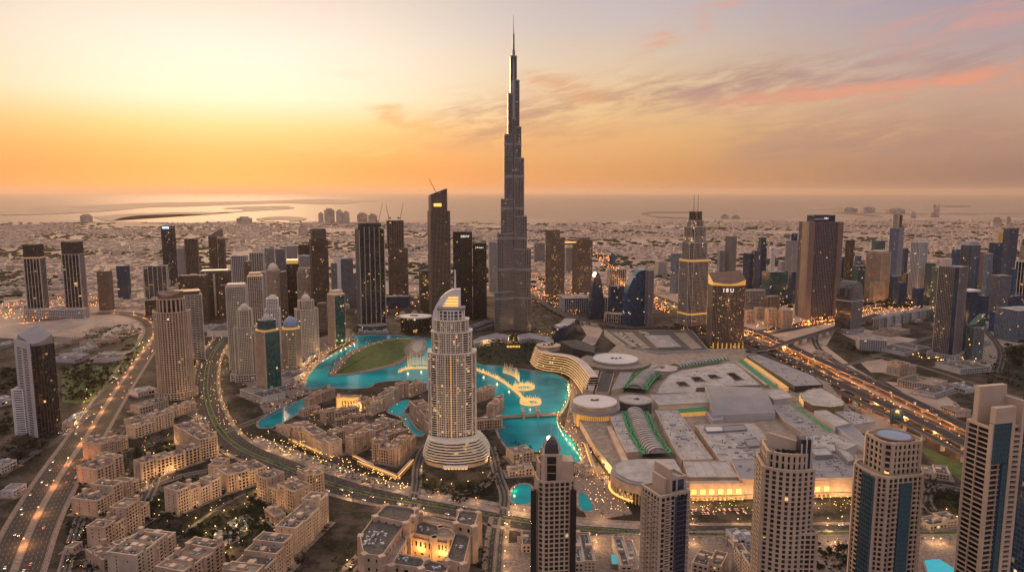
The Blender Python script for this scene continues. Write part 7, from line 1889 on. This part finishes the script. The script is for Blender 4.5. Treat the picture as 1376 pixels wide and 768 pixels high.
def villas(px0, px1, py0, py1, n, label, group):
    k = 0; tr = 0
    while k < n and tr < 6000:
        tr += 1
        p = at(random.uniform(px0, px1), random.uniform(py0, py1)); gx_, gy_ = round(p.x/34)*34, round(p.y/40)*40
        if blocked(gx_, gy_) or (gx_, gy_) in GRID: continue
        GRID.add((gx_, gy_)); put(random.choice(HP), (gx_+random.uniform(-4, 4), gy_, 0), random.choice((0, 1.57, .12)), label, group, random.uniform(.85, 1.35)); k += 1
GRID = set()
villas(0, 130, 378, 400, 60, 'low villa on the plain behind the two matching dark towers', 'villas behind the matching dark towers')
villas(120, 225, 368, 398, 40, 'low villa beyond the small brown and blue towers', 'villas beyond the small towers')
villas(845, 905, 355, 385, 40, 'low villa behind the curved blue glass offices', 'villas behind the blue offices')
villas(540, 660, 372, 408, 30, 'low building between the tall brown tower and its neighbours', 'low buildings between tall towers')
villas(1200, 1376, 388, 440, 40, 'low building among the towers on the far right', 'low buildings among the right towers')
villas(430, 560, 398, 432, 20, 'low building behind the black tower with white lines', 'low buildings behind the black tower')
m = MB(); m2 = MB(); random.seed(61); cnt = 0
coast_y = lambda x: 8600
while cnt < 26000:
    y = math.sqrt(random.uniform(2250**2, 9300**2)); x = random.uniform(-.86, .86)*y
    px_, py_ = proj(x, y)
    if py_ < 299.5+max(0, 0) and px_ < 850: continue
    if px_ >= 850 and py_ < 294.5: continue
    if not (-60 < px_ < 1440): continue
    gx_, gy_ = round(x/36)*36, round(y/44)*44
    if abs((y-x*.06-2600) % 620-310) > 290 or abs((x-y*.05+6080) % 760-380) > 360: cnt += 1; continue
    dens = math.sin(x*.0013+.7)*math.sin(y*.0021)+.9*math.sin(x*.0031+y*.0023)
    if math.sin(x*.0016+1.3+y*.0004)*math.sin(y*.0043+x*.0006)+.5*math.sin(x*.006+y*.003) > .40: cnt += 1; continue
    cnt += 1
    if dens < -.8 or (gx_, gy_) in GRID: continue
    if y < 3600 and blocked(gx_, gy_): continue
    if y < 2500 and 250 < px_ < 1000: continue
    GRID.add((gx_, gy_)); q = m if random.random() < .62 else m2
    w, d = random.uniform(12, 30), random.uniform(10, 26); h = random.choice((6, 7, 8, 9, 10, 12)) if random.random() < .95 else random.uniform(16, 34)
    a = math.sin(x*.0007+y*.0005)*.6
    q.box((gx_+random.uniform(-2, 2), gy_+random.uniform(-2, 2), 0), (w, d, h), .06)
    if random.random() < .4: q.box((x+3, y, h), (w*.4, d*.4, 3), a)
o = m.build('distant_suburb', 'fara'); o['kind'] = 'stuff'
o = m2.build('distant_suburb_grey', 'farb'); o['kind'] = 'stuff'

# air
m = MB(); m.box((0, 60000, -6), (320000, 220000, 866)); hz_ = m.build('haze', 'kerb')
hz_['kind'] = 'stuff'
hm = bpy.data.materials.new('haze_air'); hm.use_nodes = True; hn = hm.node_tree; hn.nodes.clear()
pv = hn.nodes.new('ShaderNodeVolumePrincipled'); pv.inputs['Color'].default_value = (.92, .70, .54, 1); pv.inputs['Density'].default_value = HAZE; pv.inputs['Anisotropy'].default_value = .32
ho = hn.nodes.new('ShaderNodeOutputMaterial'); hn.links.new(pv.outputs[0], ho.inputs['Volume'])
hz_.data.materials.clear(); hz_.data.materials.append(hm)
